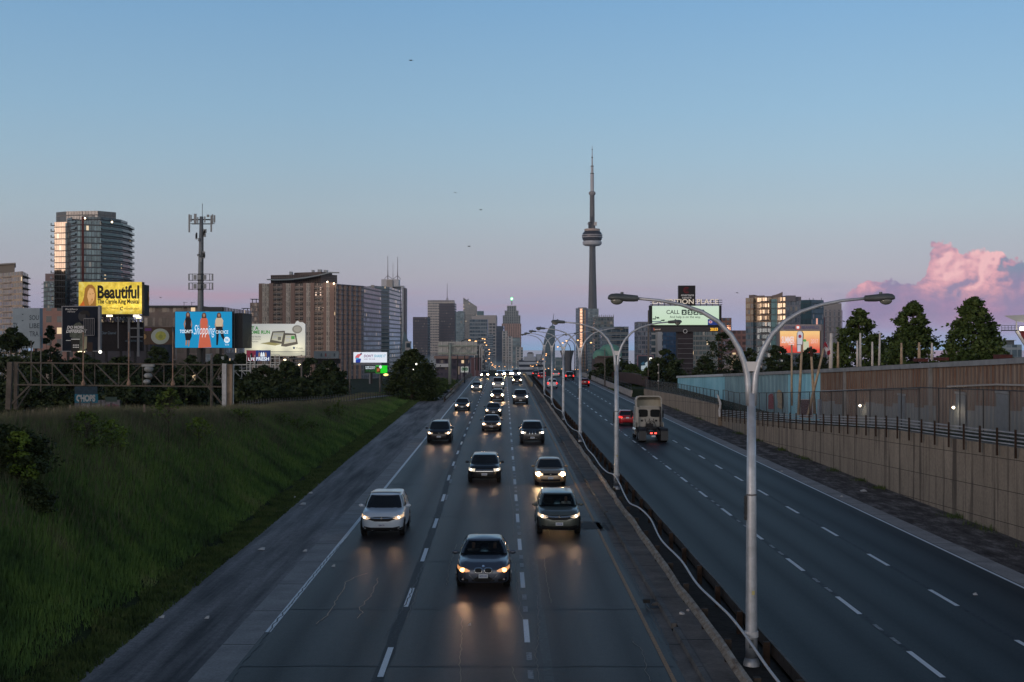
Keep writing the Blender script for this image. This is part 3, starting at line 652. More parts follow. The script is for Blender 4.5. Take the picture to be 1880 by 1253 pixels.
wbeam('guard_rail', 'weathered bent guard rail on the near side of the median', 5.52, 22, 238, 0.50, 1, WB, TIMB)
wbeam('guard_rail', 'dark rusty guard rail on the far side of the median beside the yellow line', 6.74, 22, 300, 0.46, -1, mat('dull dark rail', (0.055, 0.045, 0.04), 0.6, 0.35, vary=0.4, vscale=2.5), RUSTY, 0.03)
wbeam('guard_rail', 'short rusty guard rail beside the grass left of the oncoming lanes', -8.0, 182, 214, 0.5, -1, WB, TIMB, 0.04)
pts = []
pl = [(33.4, 0.85, 6.05), (36, 0.78, 6.12), (38.5, 0.62, 6.18), (42, 0.56, 6.1), (46, 0.62, 6.15), (50, 0.6, 6.05), (53, 0.5, 6.16), (57, 0.62, 6.28), (60, 0.7, 6.12), (63, 0.55, 5.98), (66, 0.6, 6.0), (70, 0.8, 6.06), (73.5, 0.85, 6.08), (77, 0.65, 6.0), (82, 0.55, 5.96), (88, 0.65, 5.95), (95, 0.6, 5.94), (102, 0.8, 6.02), (108.6, 0.85, 6.08), (116, 0.6, 6.0), (125, 0.6, 5.9), (139.4, 0.85, 6.1), (155, 0.6, 5.95), (172.7, 0.85, 6.1), (190, 0.6, 6.0), (204.9, 0.85, 6.1)]
pl = [(22, 0.6, 6.1), (27, 0.62, 6.12), (30.5, 0.66, 6.1)]+pl
def cr(p0, p1, p2, p3, t): return 0.5*((2*p1)+(-p0+p2)*t+(2*p0-5*p1+4*p2-p3)*t*t+(-p0+3*p1-3*p2+p3)*t**3)
pv = [R(X, y, z) for y, z, X in pl]
for i in range(len(pv)-1):
    for k in range(6): pts.append(cr(pv[max(0, i-1)], pv[i], pv[i+1], pv[min(len(pv)-1, i+2)], k/6))
pts.append(pv[-1])
cab = MB(); cab.tube(pts, 0.034, 8)
cc = thing('cable_conduit', 'white cable conduit sagging from lamp post to lamp post along the median', 'cable', R(6.1, 60, 0))
part(cab, 'conduit', mat('white plastic pipe', (0.55, 0.56, 0.58), 0.45, vary=0.15), cc, smooth=True)
for y in (33.5, 73.6, 108.7):
    mb = MB(); q = R(6.24, y, 0.84); mb.lathe(q, [(0.16, -0.07), (0.175, -0.07), (0.175, 0.07), (0.16, 0.07)], 16); part(mb, 'strap', mat('white plastic pipe', (0.5,)*3), cc)
for k, (px, py, s) in enumerate([(1585, 902, .2), (862, 1148, .05), (556, 926, .16), (570, 906, .12), (540, 914, .08), (480, 1009, .14), (297, 1134, .08), (560, 1012, .09), (612, 1040, .07), (380, 1135, .07), (1790, 1092, .08), (1435, 866, .10), (1545, 912, .08)]):
    mb = MB(); p = G(px, py, .03); mb.add([(p.x-s, p.y-s, .03), (p.x+s, p.y-s*.6, .02), (p.x+s*.8, p.y+s*1.1, .09), (p.x-s*.7, p.y+s, .04), (p.x, p.y, .07+s*.3)], [(0, 1, 4), (1, 2, 4), (2, 3, 4), (3, 0, 4)])
    solo(mb, 'paper_litter', mat('litter white', (.5, .5, .5), .8), 'small pale scrap of litter lying on the shoulder or road edge', 'litter', 'scraps of litter along the road edges')
# litter, manhole and small debris on the median walkway
for i, (px, py, s, lb, c, nm) in enumerate([(1187,1107,0.16,'dark square metal drain box at the kerb step','drain',(0.03,0.03,0.03)), (1203,1111,0.12,'small grey concrete lump beside the drain box','rubble',(0.12,0.11,0.10)), (1252,1128,0.09,'white paper scrap on the median walkway','litter',(0.7,0.7,0.7)), (1263,1122,0.08,'crumpled pale wrapper by the guard rail','litter',(0.45,0.42,0.42))]):
    mb = MB(); p = G(px, py, 0.13); mb.box((p.x, p.y, 0.13+s*0.35), (s*1.3, s, s*0.7), 0.4*i)
    if i: 
        for j in range(8): v = mb.v[j]; mb.v[j] = (v[0]+random.uniform(-.3,.3)*s, v[1]+random.uniform(-.3,.3)*s, v[2]+random.uniform(-.2,.2)*s if v[2] > 0.13+s*.3 else v[2])
    solo(mb, ['drain_box','rubble','paper_litter','wrapper_litter'][i], mat('debris %s' % nm[0], nm, 0.8), lb, c)
# ================================================================ DOUBLE-ARM MEDIAN LAMP POSTS
POLEM = mat('aluminium pole', (0.44, 0.47, 0.51), 0.45, 0.5, vary=0.28, vscale=2.2)
HEADM = mat('lamp housing', (0.10, 0.115, 0.12), 0.55, 0.4, vary=0.2)
LENSM = mat('unlit lamp glass', (0.16, 0.17, 0.15), 0.12, 0.0, coat=0.6)
def lamp_post(label, X, y):
    t = thing('street_lamp', label, 'street lamp', R(X, y, 0), 'double arm street lamps along the median', local=True)
    mb = MB(); mb.tube([(0, 0, -0.1), (0, 0, 0.9), (0, 0, 4.0), (0, 0, 6.9)], [0.158, 0.15, 0.128, 0.105], 16); part(mb, 'pole', POLEM, t, smooth=True)
    mb = MB(); mb.lathe((0, 0, 0), [(0.21, -0.05), (0.21, 0.10), (0.17, 0.22), (0.155, 0.24)], 16); part(mb, 'base', POLEM, t, smooth=30)
    mb = MB(); mb.box((0, 0, 7.58), (0.30, 0.13, 0.24)); mb.box((0, -0.0, 7.58), (0.34, 0.10, 0.07)); part(mb, 'collar', mat('pale collar', (0.62, 0.62, 0.63), 0.5), t)
    mb = MB(); mb.lathe((0, 0, 4.35), [(0.130, -0.02), (0.136, -0.02), (0.136, 0.02), (0.130, 0.02)], 16); part(mb, 'band', mat('pole band', (0.12, 0.12, 0.13), 0.6), t)
    mb = MB(); mb.box((-.03, -.146, .62), (.11, .02, .22)); part(mb, 'hatch', HEADM, t)
    mb = MB(); mb.box((.02, -.152, 1.9), (.07, .006, .10)); part(mb, 'sticker', mat('pole sticker', (.5, .45, .2), .6), t)
    for s in (-1, 1):
        ap = [(0.065*s, 0, 6.6), (0.075*s, 0, 7.0), (0.10*s, 0, 7.35), (0.17*s, 0, 7.65), (0.30*s, 0, 8.0), (0.52*s, 0, 8.38), (0.85*s, 0, 8.72), (1.25*s, 0, 8.96), (1.75*s, 0, 9.13), (2.3*s, 0, 9.24), (2.95*s, 0, 9.30)]
        mb = MB(); mb.tube(ap, [0.078, 0.08, 0.08, 0.076, 0.07, 0.064, 0.058, 0.052, 0.045, 0.04, 0.036], 12); part(mb, 'arm', POLEM, t, smooth=True)
        # cobra head: neck, canopy and glass bowl
        mb = MB(); rows = []
        for u, hw, zt, zb in ((0, .075, .075, -.075), (.10, .085, .085, -.085), (.30, .11, .105, -.085), (.42, .15, .12, -.07), (.55, .165, .125, -.06), (.68, .15, .11, -.05), (.74, .09, .07, -.035), (.76, .02, .02, -.02)):
            x = s*(2.86+u); zc = 9.295+0.01*u
            rows.append([(x, hw*math.cos(a)*(1 if abs(math.cos(a)) < .9 else 1), zc+(zt if math.sin(a) > 0 else -zb)*math.sin(a)) for a in [2*PI*k/14 for k in range(15)]])
        mb.grid(rows, flip=s > 0); mb.add(rows[0], [tuple(range(14))] if s < 0 else [tuple(range(13, -1, -1))])
        h = part(mb, 'lamp_head', HEADM, t, smooth=50)
        mb = MB(); mb.ball((s*(2.86+.53), 0, 9.245), 0.13, 10, (1.25, 0.95, 0.85)); part(mb, 'lens', LENSM, h, smooth=True)
        mb = MB(); mb.rod((s*(2.86+.40), 0, 9.38), (s*(2.86+.40), 0, 9.455), 0.04, n=10); part(mb, 'photocell', HEADM, h)
    return t
LL = [(33.5, 'nearest and tallest double arm lamp post on the median, at the right of centre'), (73.6, 'second lamp post from the camera, right of the tan sedan'), (108.7, 'third lamp post from the camera on the median'),
      (139.4, 'fourth lamp post from the camera on the median'), (172.8, 'fifth lamp post from the camera, in front of the white car'), (205.0, 'farthest plain lamp post, where the median barrier begins')]
L0 = lamp_post(LL[0][1], 6.24, LL[0][0])
mb = MB(); mb.box((-0.155, -0.02, 4.02), (0.05, 0.05, 0.62)); 
for k in range(5): mb.box((-0.17, -0.04, 3.78+0.12*k), (0.06, 0.05, 0.03))
L0h = part(mb, 'bracket', DSTEEL, L0)
for y, lb in LL[1:]:
    c = copy_tree(L0); c.location = R(6.24, y, 0); c['label'] = lb
# distant lit lamps
SOD = emis('lit lamp', (1.0, 0.50, 0.20), 3.2)
def lit_lamp(px, py, d, X=None, label=None, r=0.16, arm=1, base_px=None, hgt=10.0, grp='lit street lamps far down the expressway'):
    h = P(px, py, d); t = thing('lit_street_lamp', label, 'street lamp', (h.x+2.2*arm, h.y, h.z-hgt), grp)
    bx_ = h.x+2.2*arm
    mb = MB(); rr = 0.05+d*0.00008
    mb.tube([(bx_, d, h.z-hgt), (bx_, d, h.z-1.6), (bx_-0.25*arm, d, h.z-0.75), (bx_-0.8*arm, d, h.z-0.1), (bx_-1.5*arm, d, h.z+0.16), (bx_-2.2*arm, d, h.z+0.15)], [rr*1.6, rr*1.3, rr*1.2, rr, rr, rr], 8); part(mb, 'pole', DSTEEL, t, smooth=True)
    mb = MB(); mb.ball((h.x, d-0.02, h.z+0.13), max(0.2, r*1.1), 8, (1.4, 1, 0.45)); part(mb, 'lamp_head', HEADM, t, smooth=True)
    mb = MB(); mb.ball((h.x, d-0.05, h.z), r, 8, (1.2, 1, 0.8)); part(mb, 'bulb', SOD, t, smooth=True); return t
lit_lamp(862, 625, 245, label='lit lamp on a tall curved pole over the sign gantry, left one of the pair', arm=-1, hgt=9.6, r=0.17)
lit_lamp(873.5, 627, 262, label='lit lamp on a tall curved pole over the sign gantry, right one of the pair', arm=-1, hgt=9.8, r=0.18)
far = [(886, 622, 420, -1), (890, 623, 430, -1), (890, 629, 470, -1), (893, 634, 500, -1), (898, 642, 560, -1), (899, 648, 620, -1), (898, 651, 680, -1), (898, 658.5, 740, -1), (892, 663, 800, -1), (902, 665.5, 860, -1), (904.5, 669, 930, -1), (903.5, 671, 1000, -1),
       (907, 672.5, 1060, -1), (910, 672, 1120, 1), (909, 675, 1150, -1), (916.5, 673, 1200, 1), (927, 673.3, 1240, 1), (941, 674, 1300, 1),
       (960, 675, 1240, 1), (966, 676, 1220, 1), (969, 675.5, 1200, 1), (972, 674.5, 1180, 1), (974, 672, 1100, 1), (977, 673, 1060, 1), (979, 672.5, 1000, 1), (985, 670, 940, 1), (987, 665, 880, 1), (982, 676, 1120, 1), (988, 677, 1160, 1),
       (997, 659.5, 700, -1), (1000, 664, 760, -1), (1003, 650, 560, -1), (1002.5, 653, 600, 1), (1001, 678, 900, 1), (1007, 676.5, 820, 1), (1018.5, 678, 900, 1), (1031.5, 677.5, 860, 1), (1038, 679, 900, 1), (1056, 678.5, 840, 1), (1061, 678.5, 880, 1), (1078, 679.5, 800, 1),
       (1024, 637, 420, 1), (1033, 630, 380, 1), (1040, 626, 350, 1), (1061, 625, 330, 1), (1085, 629.5, 300, -1)]
for i, (a, b_, d, ar) in enumerate(far):
    lab = ('tiny lit lamp %s, among the string of far expressway lights' % ('left of the crest' if a < 945 else 'over the white striped building' if a < 992 else 'right of the crest'))
    if i == len(far)-1: lab = 'lit lamp on a curved pole in front of the green dome'
    elif i == len(far)-2: lab = 'lit lamp on a curved pole before the gold striped tower'
    elif i == len(far)-3: lab = 'right one of the three lit lamps between the lamp post arms'
    elif i == len(far)-4: lab = 'middle one of the three lit lamps between the lamp post arms'
    elif i == len(far)-5: lab = 'left one of the three lit lamps between the lamp post arms'
    lit_lamp(a, b_, d, label=lab, arm=ar, r=0.09+d*0.00028, hgt=10 if d > 400 else 9)
# ================================================================ VEHICLES
GLASS = mat('dark car glass', (0.012, 0.014, 0.016), 0.10, 0.0, spec=0.35)
def m_seeglass():
    m_ = bpy.data.materials.new('tinted car glass'); m_.use_nodes = True; t = NT(m_.node_tree); t.n.clear()
    g = t.n.new('ShaderNodeBsdfGlossy'); g.inputs['Roughness'].default_value = 0.03; g.inputs['Color'].default_value = (0.9, 0.9, 0.9, 1)
    tr = t.n.new('ShaderNodeBsdfTransparent'); tr.inputs['Color'].default_value = (0.42, 0.46, 0.46, 1)
    fr = t.n.new('ShaderNodeFresnel'); fr.inputs['IOR'].default_value = 1.25
    mx = t.n.new('ShaderNodeMixShader'); t.put(mx.inputs[0], fr.outputs[0]); t.l.new(tr.outputs[0], mx.inputs[1]); t.l.new(g.outputs[0], mx.inputs[2])
    o = t.n.new('ShaderNodeOutputMaterial'); t.l.new(mx.outputs[0], o.inputs[0]); return m_
SEE = m_seeglass()
RUBBER = mat('tyre rubber', (0.012, 0.012, 0.013), 0.85); RIM = mat('alloy rim', (0.30, 0.31, 0.32), 0.35, 0.8)
TRIM = mat('black trim', (0.010, 0.010, 0.011), 0.6); CHROME = mat('chrome trim', (0.6, 0.6, 0.6), 0.18, 1.0)
PLATE = mat('licence plate', (0.62, 0.66, 0.70), 0.5); PLTXT = mat('plate characters', (0.05, 0.08, 0.30), 0.5)
LENSC = mat('headlamp glass', (0.30, 0.30, 0.30), 0.12, 0.3, coat=0.5)
INTER = mat('dark interior', (0.010, 0.010, 0.011), 0.9); SEATM = mat('seat fabric', (0.035, 0.034, 0.034), 0.9)
def paint(name, c, metal=0.55, rough=0.32): return mat('paint '+name, c, rough, metal, coat=0.7)
def sgp(v, e): return math.copysign(abs(v)**e, v)
class Car:
    def __init__(s, L, W, H, hood, belt, deck, cowl, wtop, rtop, rbase, nose=5.0, rw=0.74, gr=0.22, kind='sedan', roof_z=None):
        s.L, s.W, s.H, s.hood, s.belt, s.deck, s.cowl, s.wtop, s.rtop, s.rbase, s.n, s.rw, s.gr, s.kind = L, W, H, hood, belt, deck, cowl, wtop, rtop, rbase, nose, rw, gr, kind
    def ztop(s, y):          # y from -L/2 (front) to L/2
        u = y+s.L/2
        return interp(u, [(0, s.hood-0.10), (0.12, s.hood-0.035), (0.35, s.hood), (s.cowl, s.belt-0.01), (s.cowl+0.5, s.belt), (s.rbase-0.2, s.belt+0.03), (s.rbase+0.15, max(s.deck, s.belt-0.05)), (s.L-0.15, s.deck), (s.L, s.deck-0.05)])
    PROF = [(0, .955), (.06, .985), (.18, 1.0), (.40, 1.004), (.60, .998), (.78, .988), (.90, .965), (.97, .935), (1.0, .905)]
    def body_pt(s, a, sv, off=0.0):
        f = interp(sv, s.PROF); c, si = math.cos(a), math.sin(a)
        x = s.W/2*sgp(c, 2/s.n); y = s.L/2*sgp(si, 2/s.n)
        sy_ = 1-(1-f)*0.55
        z = s.gr+sv*(s.ztop(y)-s.gr)
        X, Y = x*f, y*sy_
        if off:
            nx = sgp(c, 2-2/s.n)/s.W; ny = sgp(si, 2-2/s.n)/s.L; l = math.hypot(nx, ny) or 1
            X += nx/l*off; Y += ny/l*off
        return (X, Y, z)
    def front_pt(s, xf, z, off, rear=False):
        c = abs(xf)**(s.n/2); a = -math.acos(min(1.0, c)) if xf >= 0 else -PI+math.acos(min(1.0, c))
        if rear: a = -a
        y = s.L/2*sgp(math.sin(a), 2/s.n)
        return s.body_pt(a, max(0.0, min(1.0, (z-s.gr)/(s.ztop(y)-s.gr))), off)
    def patch(s, shape, off, rear=False, nx=6):
        """shape: (xf, z_low, z_high) columns, xf is the fraction of the half width; conforms to the nose or tail"""
        cols = []
        for (a, b_) in zip(shape, shape[1:]):
            for i in range(nx): t = i/nx; cols.append(tuple(a[k]+(b_[k]-a[k])*t for k in range(3)))
        cols.append(shape[-1]); mb = MB()
        mb.grid([[s.front_pt(xf, zl+(zh-zl)*j/3, off, rear) for j in range(4)] for xf, zl, zh in cols]); return mb
    def cab_pt(s, a, t, off=0.0):
        n = 5.5; tt = t
        yf = (s.cowl+(s.wtop-s.cowl)*tt)-s.L/2; yr = (s.rbase+(s.rtop-s.rbase)*tt)-s.L/2
        w_ = s.W/2*(0.935+(s.rw-0.935)*(tt**1.25)); yc, l = (yf+yr)/2, (yr-yf)/2
        c, si = math.cos(a), math.sin(a)
        bul = 1+0.03*math.sin(PI*min(1, tt))
        x, y = w_*bul*sgp(c, 2/n), yc+l*sgp(si, 2/n)
        if si < 0: y -= 0.07*(1-(x/w_)**2)*1.0
        z = s.belt-0.02+(s.H-0.06-s.belt+0.02)*tt
        if off:
            nx = sgp(c, 2-2/n)/w_; ny = sgp(si, 2-2/n)/l; q = math.hypot(nx, ny) or 1
            x += nx/q*off; y += ny/q*off; z += off*0.35
        return (x, y, z)
def wheel(parent, c, r, wd, side):
    mb = MB(); mb.rod((c[0]-wd/2, c[1], c[2]), (c[0]+wd/2, c[1], c[2]), r, n=24); w_ = part(mb, 'wheel', RUBBER, parent, smooth=40)
    mb = MB(); x = c[0]+side*(wd/2+0.004); mb.rod((x, c[1], c[2]), (x+side*0.012, c[1], c[2]), r*0.66, n=16)
    for k in range(5):
        a = 2*PI*k/5; mb.beam((x+side*0.02, c[1], c[2]), (x+side*0.02, c[1]+math.cos(a)*r*.6, c[2]+math.sin(a)*r*.6), 0.05, 0.02)
    part(mb, 'rim', RIM, w_)
def build_car(name, label, spec, pm, X, y, rev=False, lod=2, head=None, headc=(1.0, 0.66, 0.38), hs=28.0, front='plain', cat='car', group=None, rails=False, lens_scale=1.0, plate='', cladding=False, tail=False, tails=3.0, sunroof=False, occupants=0, yaw=0.0, fog=False, glassm=None):
    s = spec; t = thing(name, label, cat, R(X, y, 0), group, local=True, rz=0.006148+yaw+(PI if rev else 0.0))
    hollow = occupants > 0
    cyo = s.L/2                                           # the nose stands at local y = 0 when not reversed
    def sh(mb): 
        mb.v = [(a, b_+ (cyo if not rev else -s.L/2), c) for a, b_, c in mb.v]; return mb
    def pt(mb, nm, m_, par=t, sm=45): return part(sh(mb), nm, m_, par, smooth=sm)
    NA = 56 if lod > 1 else 36
    # body shell
    mb = MB(); rows = []
    for sv in (0, .06, .18, .40, .60, .78, .90, .97, 1.0): rows.append([s.body_pt(2*PI*k/NA, sv) for k in range(NA+1)])
    rim = [s.body_pt(2*PI*k/NA, 1.0) for k in range(NA+1)]
    for r in (0.96, 0.88, 0.7, 0.45, 0.2, 0.02):
        row = []
        for x, yv, z in rim:
            yy_ = yv*r; row.append((x*r, yy_, s.ztop(yy_)+0.055*(1-r*r)+(0.012 if 0.5 < abs(x*r)/(s.W/2) < 0.75 and yy_ < -s.L/2+s.cowl else 0)))
        rows.append(row)
    mb.grid(rows, flip=False); mb.add([s.body_pt(2*PI*k/NA, 0) for k in range(NA)], [tuple(range(NA-1, -1, -1))])
    pt(mb, 'body', pm)
    # cabin
    if not hollow:
        mb = MB(); rows = [[s.cab_pt(2*PI*k/NA, t_) for k in range(NA+1)] for t_ in (0, .25, .5, .75, .92, 1.0)]
        top_ = rows[-1]; cyv = (s.wtop+s.rtop)/2-s.L/2
        for r in (0.94, 0.8, 0.5, 0.2, 0.02): rows.append([(x*r, cyv+(yv-cyv)*r, s.H-0.055+0.055*(1-r**2.2)) for x, yv, z in top_])
        mb.grid(rows); pt(mb, 'roof', pm)
    else:
        mb = MB(); rows = [[s.cab_pt(2*PI*k/NA, t_) for k in range(NA+1)] for t_ in (.93, 1.0)]; top_ = rows[-1]; cyv = (s.wtop+s.rtop)/2-s.L/2
        for r in (0.94, 0.8, 0.5, 0.2, 0.02): rows.append([(x*r, cyv+(yv-cyv)*r, s.H-0.055+0.055*(1-r**2.2)) for x, yv, z in top_])
        mb.grid(rows)
        for a0, a1 in ((-0.60, -0.93), (-PI+0.60, -PI+0.93), (0.55, 0.95), (PI-0.55, PI-0.95), (-0.05, 0.05), (PI-0.05, PI+0.05)):
            mb.grid([[s.cab_pt(a0+(a1-a0)*i/6, t_/6) for i in range(7)] for t_ in range(7)])
            mb.grid([[s.cab_pt(a0+(a1-a0)*i/6, t_/6, -0.02) for i in range(7)] for t_ in range(7)])
        pt(mb, 'roof', pm)
        mb = MB(); mb.bx(-s.W*.44, s.W*.44, -s.L/2+s.cowl+.30, s.rbase-s.L/2-.25, s.belt-.03, s.belt+.035); pt(mb, 'parcel_floor', INTER)
        mb = MB(); mb.bx(-s.W*.42, s.W*.42, -s.L/2+s.cowl+0.20, -s.L/2+s.cowl+0.55, s.belt-.02, s.belt+.06); pt(mb, 'dashboard', INTER)
        for q in (-1, 1):
            mb = MB(); yv = -s.L/2+s.cowl+1.25; mb.bx(q*.37-.24, q*.37+.24, yv, yv+.13, s.belt-.3, s.belt+.22); mb.bx(q*.37-.12, q*.37+.12, yv+.02, yv+.11, s.belt+.25, s.belt+.42); pt(mb, 'seat', SEATM)
        mb = MB(); mb.bx(-s.W*.38, s.W*.38, s.rbase-s.L/2-.55, s.rbase-s.L/2-.42, s.belt-.2, s.belt+.3); pt(mb, 'rear_bench', SEATM)
    gm = SEE if hollow else (glassm or GLASS)
    def cpatch(nm, a0, a1, t0, t1, na=14, off=0.012):
        mb = MB(); mb.grid([[s.cab_pt(a0+(a1-a0)*i/na, t0+(t1-t0)*j/5, off) for i in range(na+1)] for j in range(6)]); return pt(mb, nm, gm)
    cpatch('windshield', -PI+0.86, -0.86, .05, .94)
    cpatch('rear_window', 0.90, PI-0.90, .12, .92)
    if lod > 0:
        for a0, a1 in ((-0.66, -0.06), (0.05, 0.62)):
            cpatch('side_window', a0, a1, .10, .90, 8); cpatch('side_window', PI-a1, PI-a0, .10, .90, 8)
    # wheels
    r = 0.31 if s.kind == 'sedan' else 0.35; wd = 0.22
    for sx_ in (-1, 1):
        for wy in (0.88, s.L-0.95):
            c = (sx_*(s.W/2-wd/2-0.01), wy-s.L/2+(cyo if not rev else -s.L/2), r)
            wheel(t, c, r, wd, sx_)
            if lod > 1:
                mb = MB(); ar = [(sx_*(s.W/2+0.006), wy-s.L/2+math.cos(PI*k/12)*(r+.06), r+.02+math.sin(PI*k/12)*(r+.05)) for k in range(13)]
                ar += [(sx_*(s.W/2+0.006), wy-s.L/2-(r+.06), s.gr-.01), (sx_*(s.W/2+0.006), wy-s.L/2+(r+.06), s.gr-.01)]
                mb.add(ar, [tuple(range(15))]); pt(mb, 'wheel_arch', TRIM, sm=False)
    hd = s.hood
    if lod > 1 or not rev:
        if front == 'kidney':
            for q in (-1, 1):
                mb = MB(); ctr = []; rows_ = []
                for rr, o_ in ((1.22, .012), (1.0, .026)):
                    rows_.append([s.front_pt(q*(0.185)+0.135*rr*sgp(math.cos(a), .62), hd-.215+0.078*rr*sgp(math.sin(a), .62), o_) for a in [2*PI*k/20 for k in range(21)]])
                mb.grid(rows_); mb.grid([rows_[-1], [s.front_pt(q*0.185, hd-.215, .02)]*21]); g = pt(mb, 'grille_surround', CHROME)
                mb = MB(); rr_ = [s.front_pt(q*0.185+0.128*sgp(math.cos(a), .62), hd-.215+.070*sgp(math.sin(a), .62), .032) for a in [2*PI*k/20 for k in range(20)]]; mb.add(rr_, [tuple(range(20))])
                pt(mb, 'grille', TRIM, sm=False)
            mb = MB(); p = s.front_pt(0, hd-.10, .004); ring = [(p[0]+.045*math.cos(a), p[1]-.01+.02*math.sin(a), p[2]+.012+.04*math.sin(a)) for a in [2*PI*k/14 for k in range(14)]]; mb.add(ring, [tuple(range(14))]); pt(mb, 'roundel_emblem', mat('blue white emblem', (0.25, 0.4, 0.65), 0.3), sm=False)
            pt(s.patch([(-.42, .30, .33), (-.20, .27, .45), (.20, .27, .45), (.42, .30, .33)], .008), 'lower_intake', TRIM)
            pt(s.patch([(-.86, .28, .40), (-.55, .27, .36)], .008), 'lower_intake', TRIM); pt(s.patch([(.55, .27, .36), (.86, .28, .40)], .008), 'lower_intake', TRIM)
            for q in (-1, 1): pt(s.patch(sorted([(q*.28, .28, .295), (q*.52, .50, .515)]), .014), 'bumper_crease', CHROME)
            hl = [(.50, hd-.25, hd-.215), (.62, hd-.275, hd-.165), (.80, hd-.265, hd-.135), (.97, hd-.22, hd-.115)]; em = [(.60, hd-.262, hd-.180), (.90, hd-.245, hd-.150)]
        elif front == 'wing':            # slim grille with a bright bar and body-colour bumper
            pt(s.patch([(-.60, hd-.26, hd-.17), (-.30, hd-.34, hd-.145), (.30, hd-.34, hd-.145), (.60, hd-.26, hd-.17)], .008), 'grille', TRIM)
            pt(s.patch([(-.62, hd-.20, hd-.165), (-.2, hd-.225, hd-.18), (.2, hd-.225, hd-.18), (.62, hd-.20, hd-.165)], .018), 'chrome_bar', CHROME)
            pt(s.patch([(-.80, s.gr+.03, s.gr+.20), (-.5, s.gr+.02, s.gr+.16), (.5, s.gr+.02, s.gr+.16), (.80, s.gr+.03, s.gr+.20)], .008), 'lower_intake', TRIM)
            mb = MB(); p = s.front_pt(0, hd-.20, .03); mb.rod((p[0], p[1], p[2]), (p[0], p[1]-.01, p[2]), .045, n=12); pt(mb, 'emblem', CHROME, sm=False)
            hl = [(.52, hd-.22, hd-.17), (.70, hd-.27, hd-.13), (.97, hd-.20, hd-.08)]; em = [(.60, hd-.235, hd-.165), (.92, hd-.195, hd-.115)]
        elif front == 'slot':            # seven upright slots
            for k in range(7):
                x = (k-3)*.125; pt(s.patch([(x-.042, hd-.31, hd-.12), (x+.042, hd-.31, hd-.12)], .008, nx=2), 'grille_slot', CHROME if k % 2 else TRIM)
            pt(s.patch([(-.55, .38, .50), (.55, .38, .50)], .008), 'lower_intake', TRIM)
            pt(s.patch([(-.80, .40, .425), (-.5, .37, .395), (-.35, .44, .465), (.35, .44, .465), (.5, .37, .395), (.80, .40, .425)], .016), 'chrome_bar', CHROME)
            hl = [(.56, hd-.28, hd-.14), (.97, hd-.26, hd-.12)]; em = [(.66, hd-.26, hd-.16), (.93, hd-.24, hd-.14)]
        elif front == 'bars':
            pt(s.patch([(-.56, hd-.36, hd-.13), (.56, hd-.36, hd-.13)], .008), 'grille', TRIM)
            for z in (hd-.20, hd-.28): pt(s.patch([(-.54, z-.02, z+.012), (.54, z-.02, z+.012)], .018), 'chrome_bar', CHROME)
            pt(s.patch([(-.6, .30, .42), (.6, .30, .42)], .008), 'lower_intake', TRIM)
            hl = [(.58, hd-.30, hd-.13), (.97, hd-.28, hd-.12)]; em = [(.66, hd-.27, hd-.16), (.93, hd-.26, hd-.15)]
        else:
            pt(s.patch([(-.46, hd-.25, hd-.14), (0, hd-.27, hd-.13), (.46, hd-.25, hd-.14)], .008), 'grille', TRIM)
            mb = MB(); p = s.front_pt(0, hd-.195, .014); mb.rod((p[0], p[1], p[2]), (p[0], p[1]-.012, p[2]), .042, n=12); pt(mb, 'emblem', CHROME, sm=False)
            pt(s.patch([(-.62, s.gr+.05, s.gr+.17), (.62, s.gr+.05, s.gr+.17)], .008), 'lower_intake', TRIM)
            hl = [(.52, hd-.24, hd-.16), (.75, hd-.27, hd-.12), (.97, hd-.22, hd-.09)]; em = [(.62, hd-.235, hd-.155), (.90, hd-.20, hd-.13)]
        if cladding: pt(s.patch([(-.985, s.gr-.01, s.gr+.16), (-.6, s.gr-.01, s.gr+.09), (.6, s.gr-.01, s.gr+.09), (.985, s.gr-.01, s.gr+.16)], .005), 'bumper_cladding', TRIM)
        if not rev:
            for q in (-1, 1):
                f = (lambda L_: L_) if q > 0 else (lambda L_: [(-a, b_, c) for a, b_, c in reversed(L_)])
                h_ = pt(s.patch(f(hl), .010), 'headlight', mat('lit lamp glass %s' % head, (.3, .3, .3), .15, emit=headc, es=.75 if hs < 60 else 3.0) if head else LENSC)
                if head:
                    cx_, cz = (em[0][0]+em[1][0])/2, (em[0][1]+em[0][2]+em[1][1]+em[1][2])/4
                    p = s.front_pt(q*cx_, cz, .022)
                    mb = MB(); mb.ball((p[0], p[1], p[2]), .055*lens_scale, 8, (1.15, .35, .85)); e = pt(mb, 'lit_bulb', emis('headlight %d %s' % (int(hs), head), headc, hs), h_, True)
            pt(s.patch([(-.17, .40, .53), (.17, .40, .53)] if s.kind == 'sedan' else [(-.17, .46, .59), (.17, .46, .59)], .022, nx=2), 'licence_plate', PLATE)
            if plate:
                me = textmesh(plate, 0.02); co = np.empty(len(me.vertices)*3, np.float32); me.vertices.foreach_get('co', co); co = co.reshape(-1, 3); mn, mx = co.min(0), co.max(0)
                p = s.front_pt(0, .465 if s.kind == 'sedan' else .525, .03); o2 = np.zeros_like(co); o2[:, 0] = (co[:, 0]-mn[0])/(mx[0]-mn[0])*.24-.12; o2[:, 1] = p[1]+cyo-.004; o2[:, 2] = p[2]+(co[:, 1]-mn[1])/(mx[1]-mn[1])*.06-.03
                me.vertices.foreach_set('co', o2.ravel()); me.materials.clear(); me.materials.append(PLTXT); me.name = 'plate_number'; o = bpy.data.objects.new('plate_number', me); COL.objects.link(o); o.parent = t
            if fog:
                for q in (-1, 1):
                    mb = MB(); p = s.front_pt(q*.74, s.gr+.12, .015); mb.ball(p, .04, 6, (1.2, .4, .8)); pt(mb, 'fog_light', LENSC, sm=True)
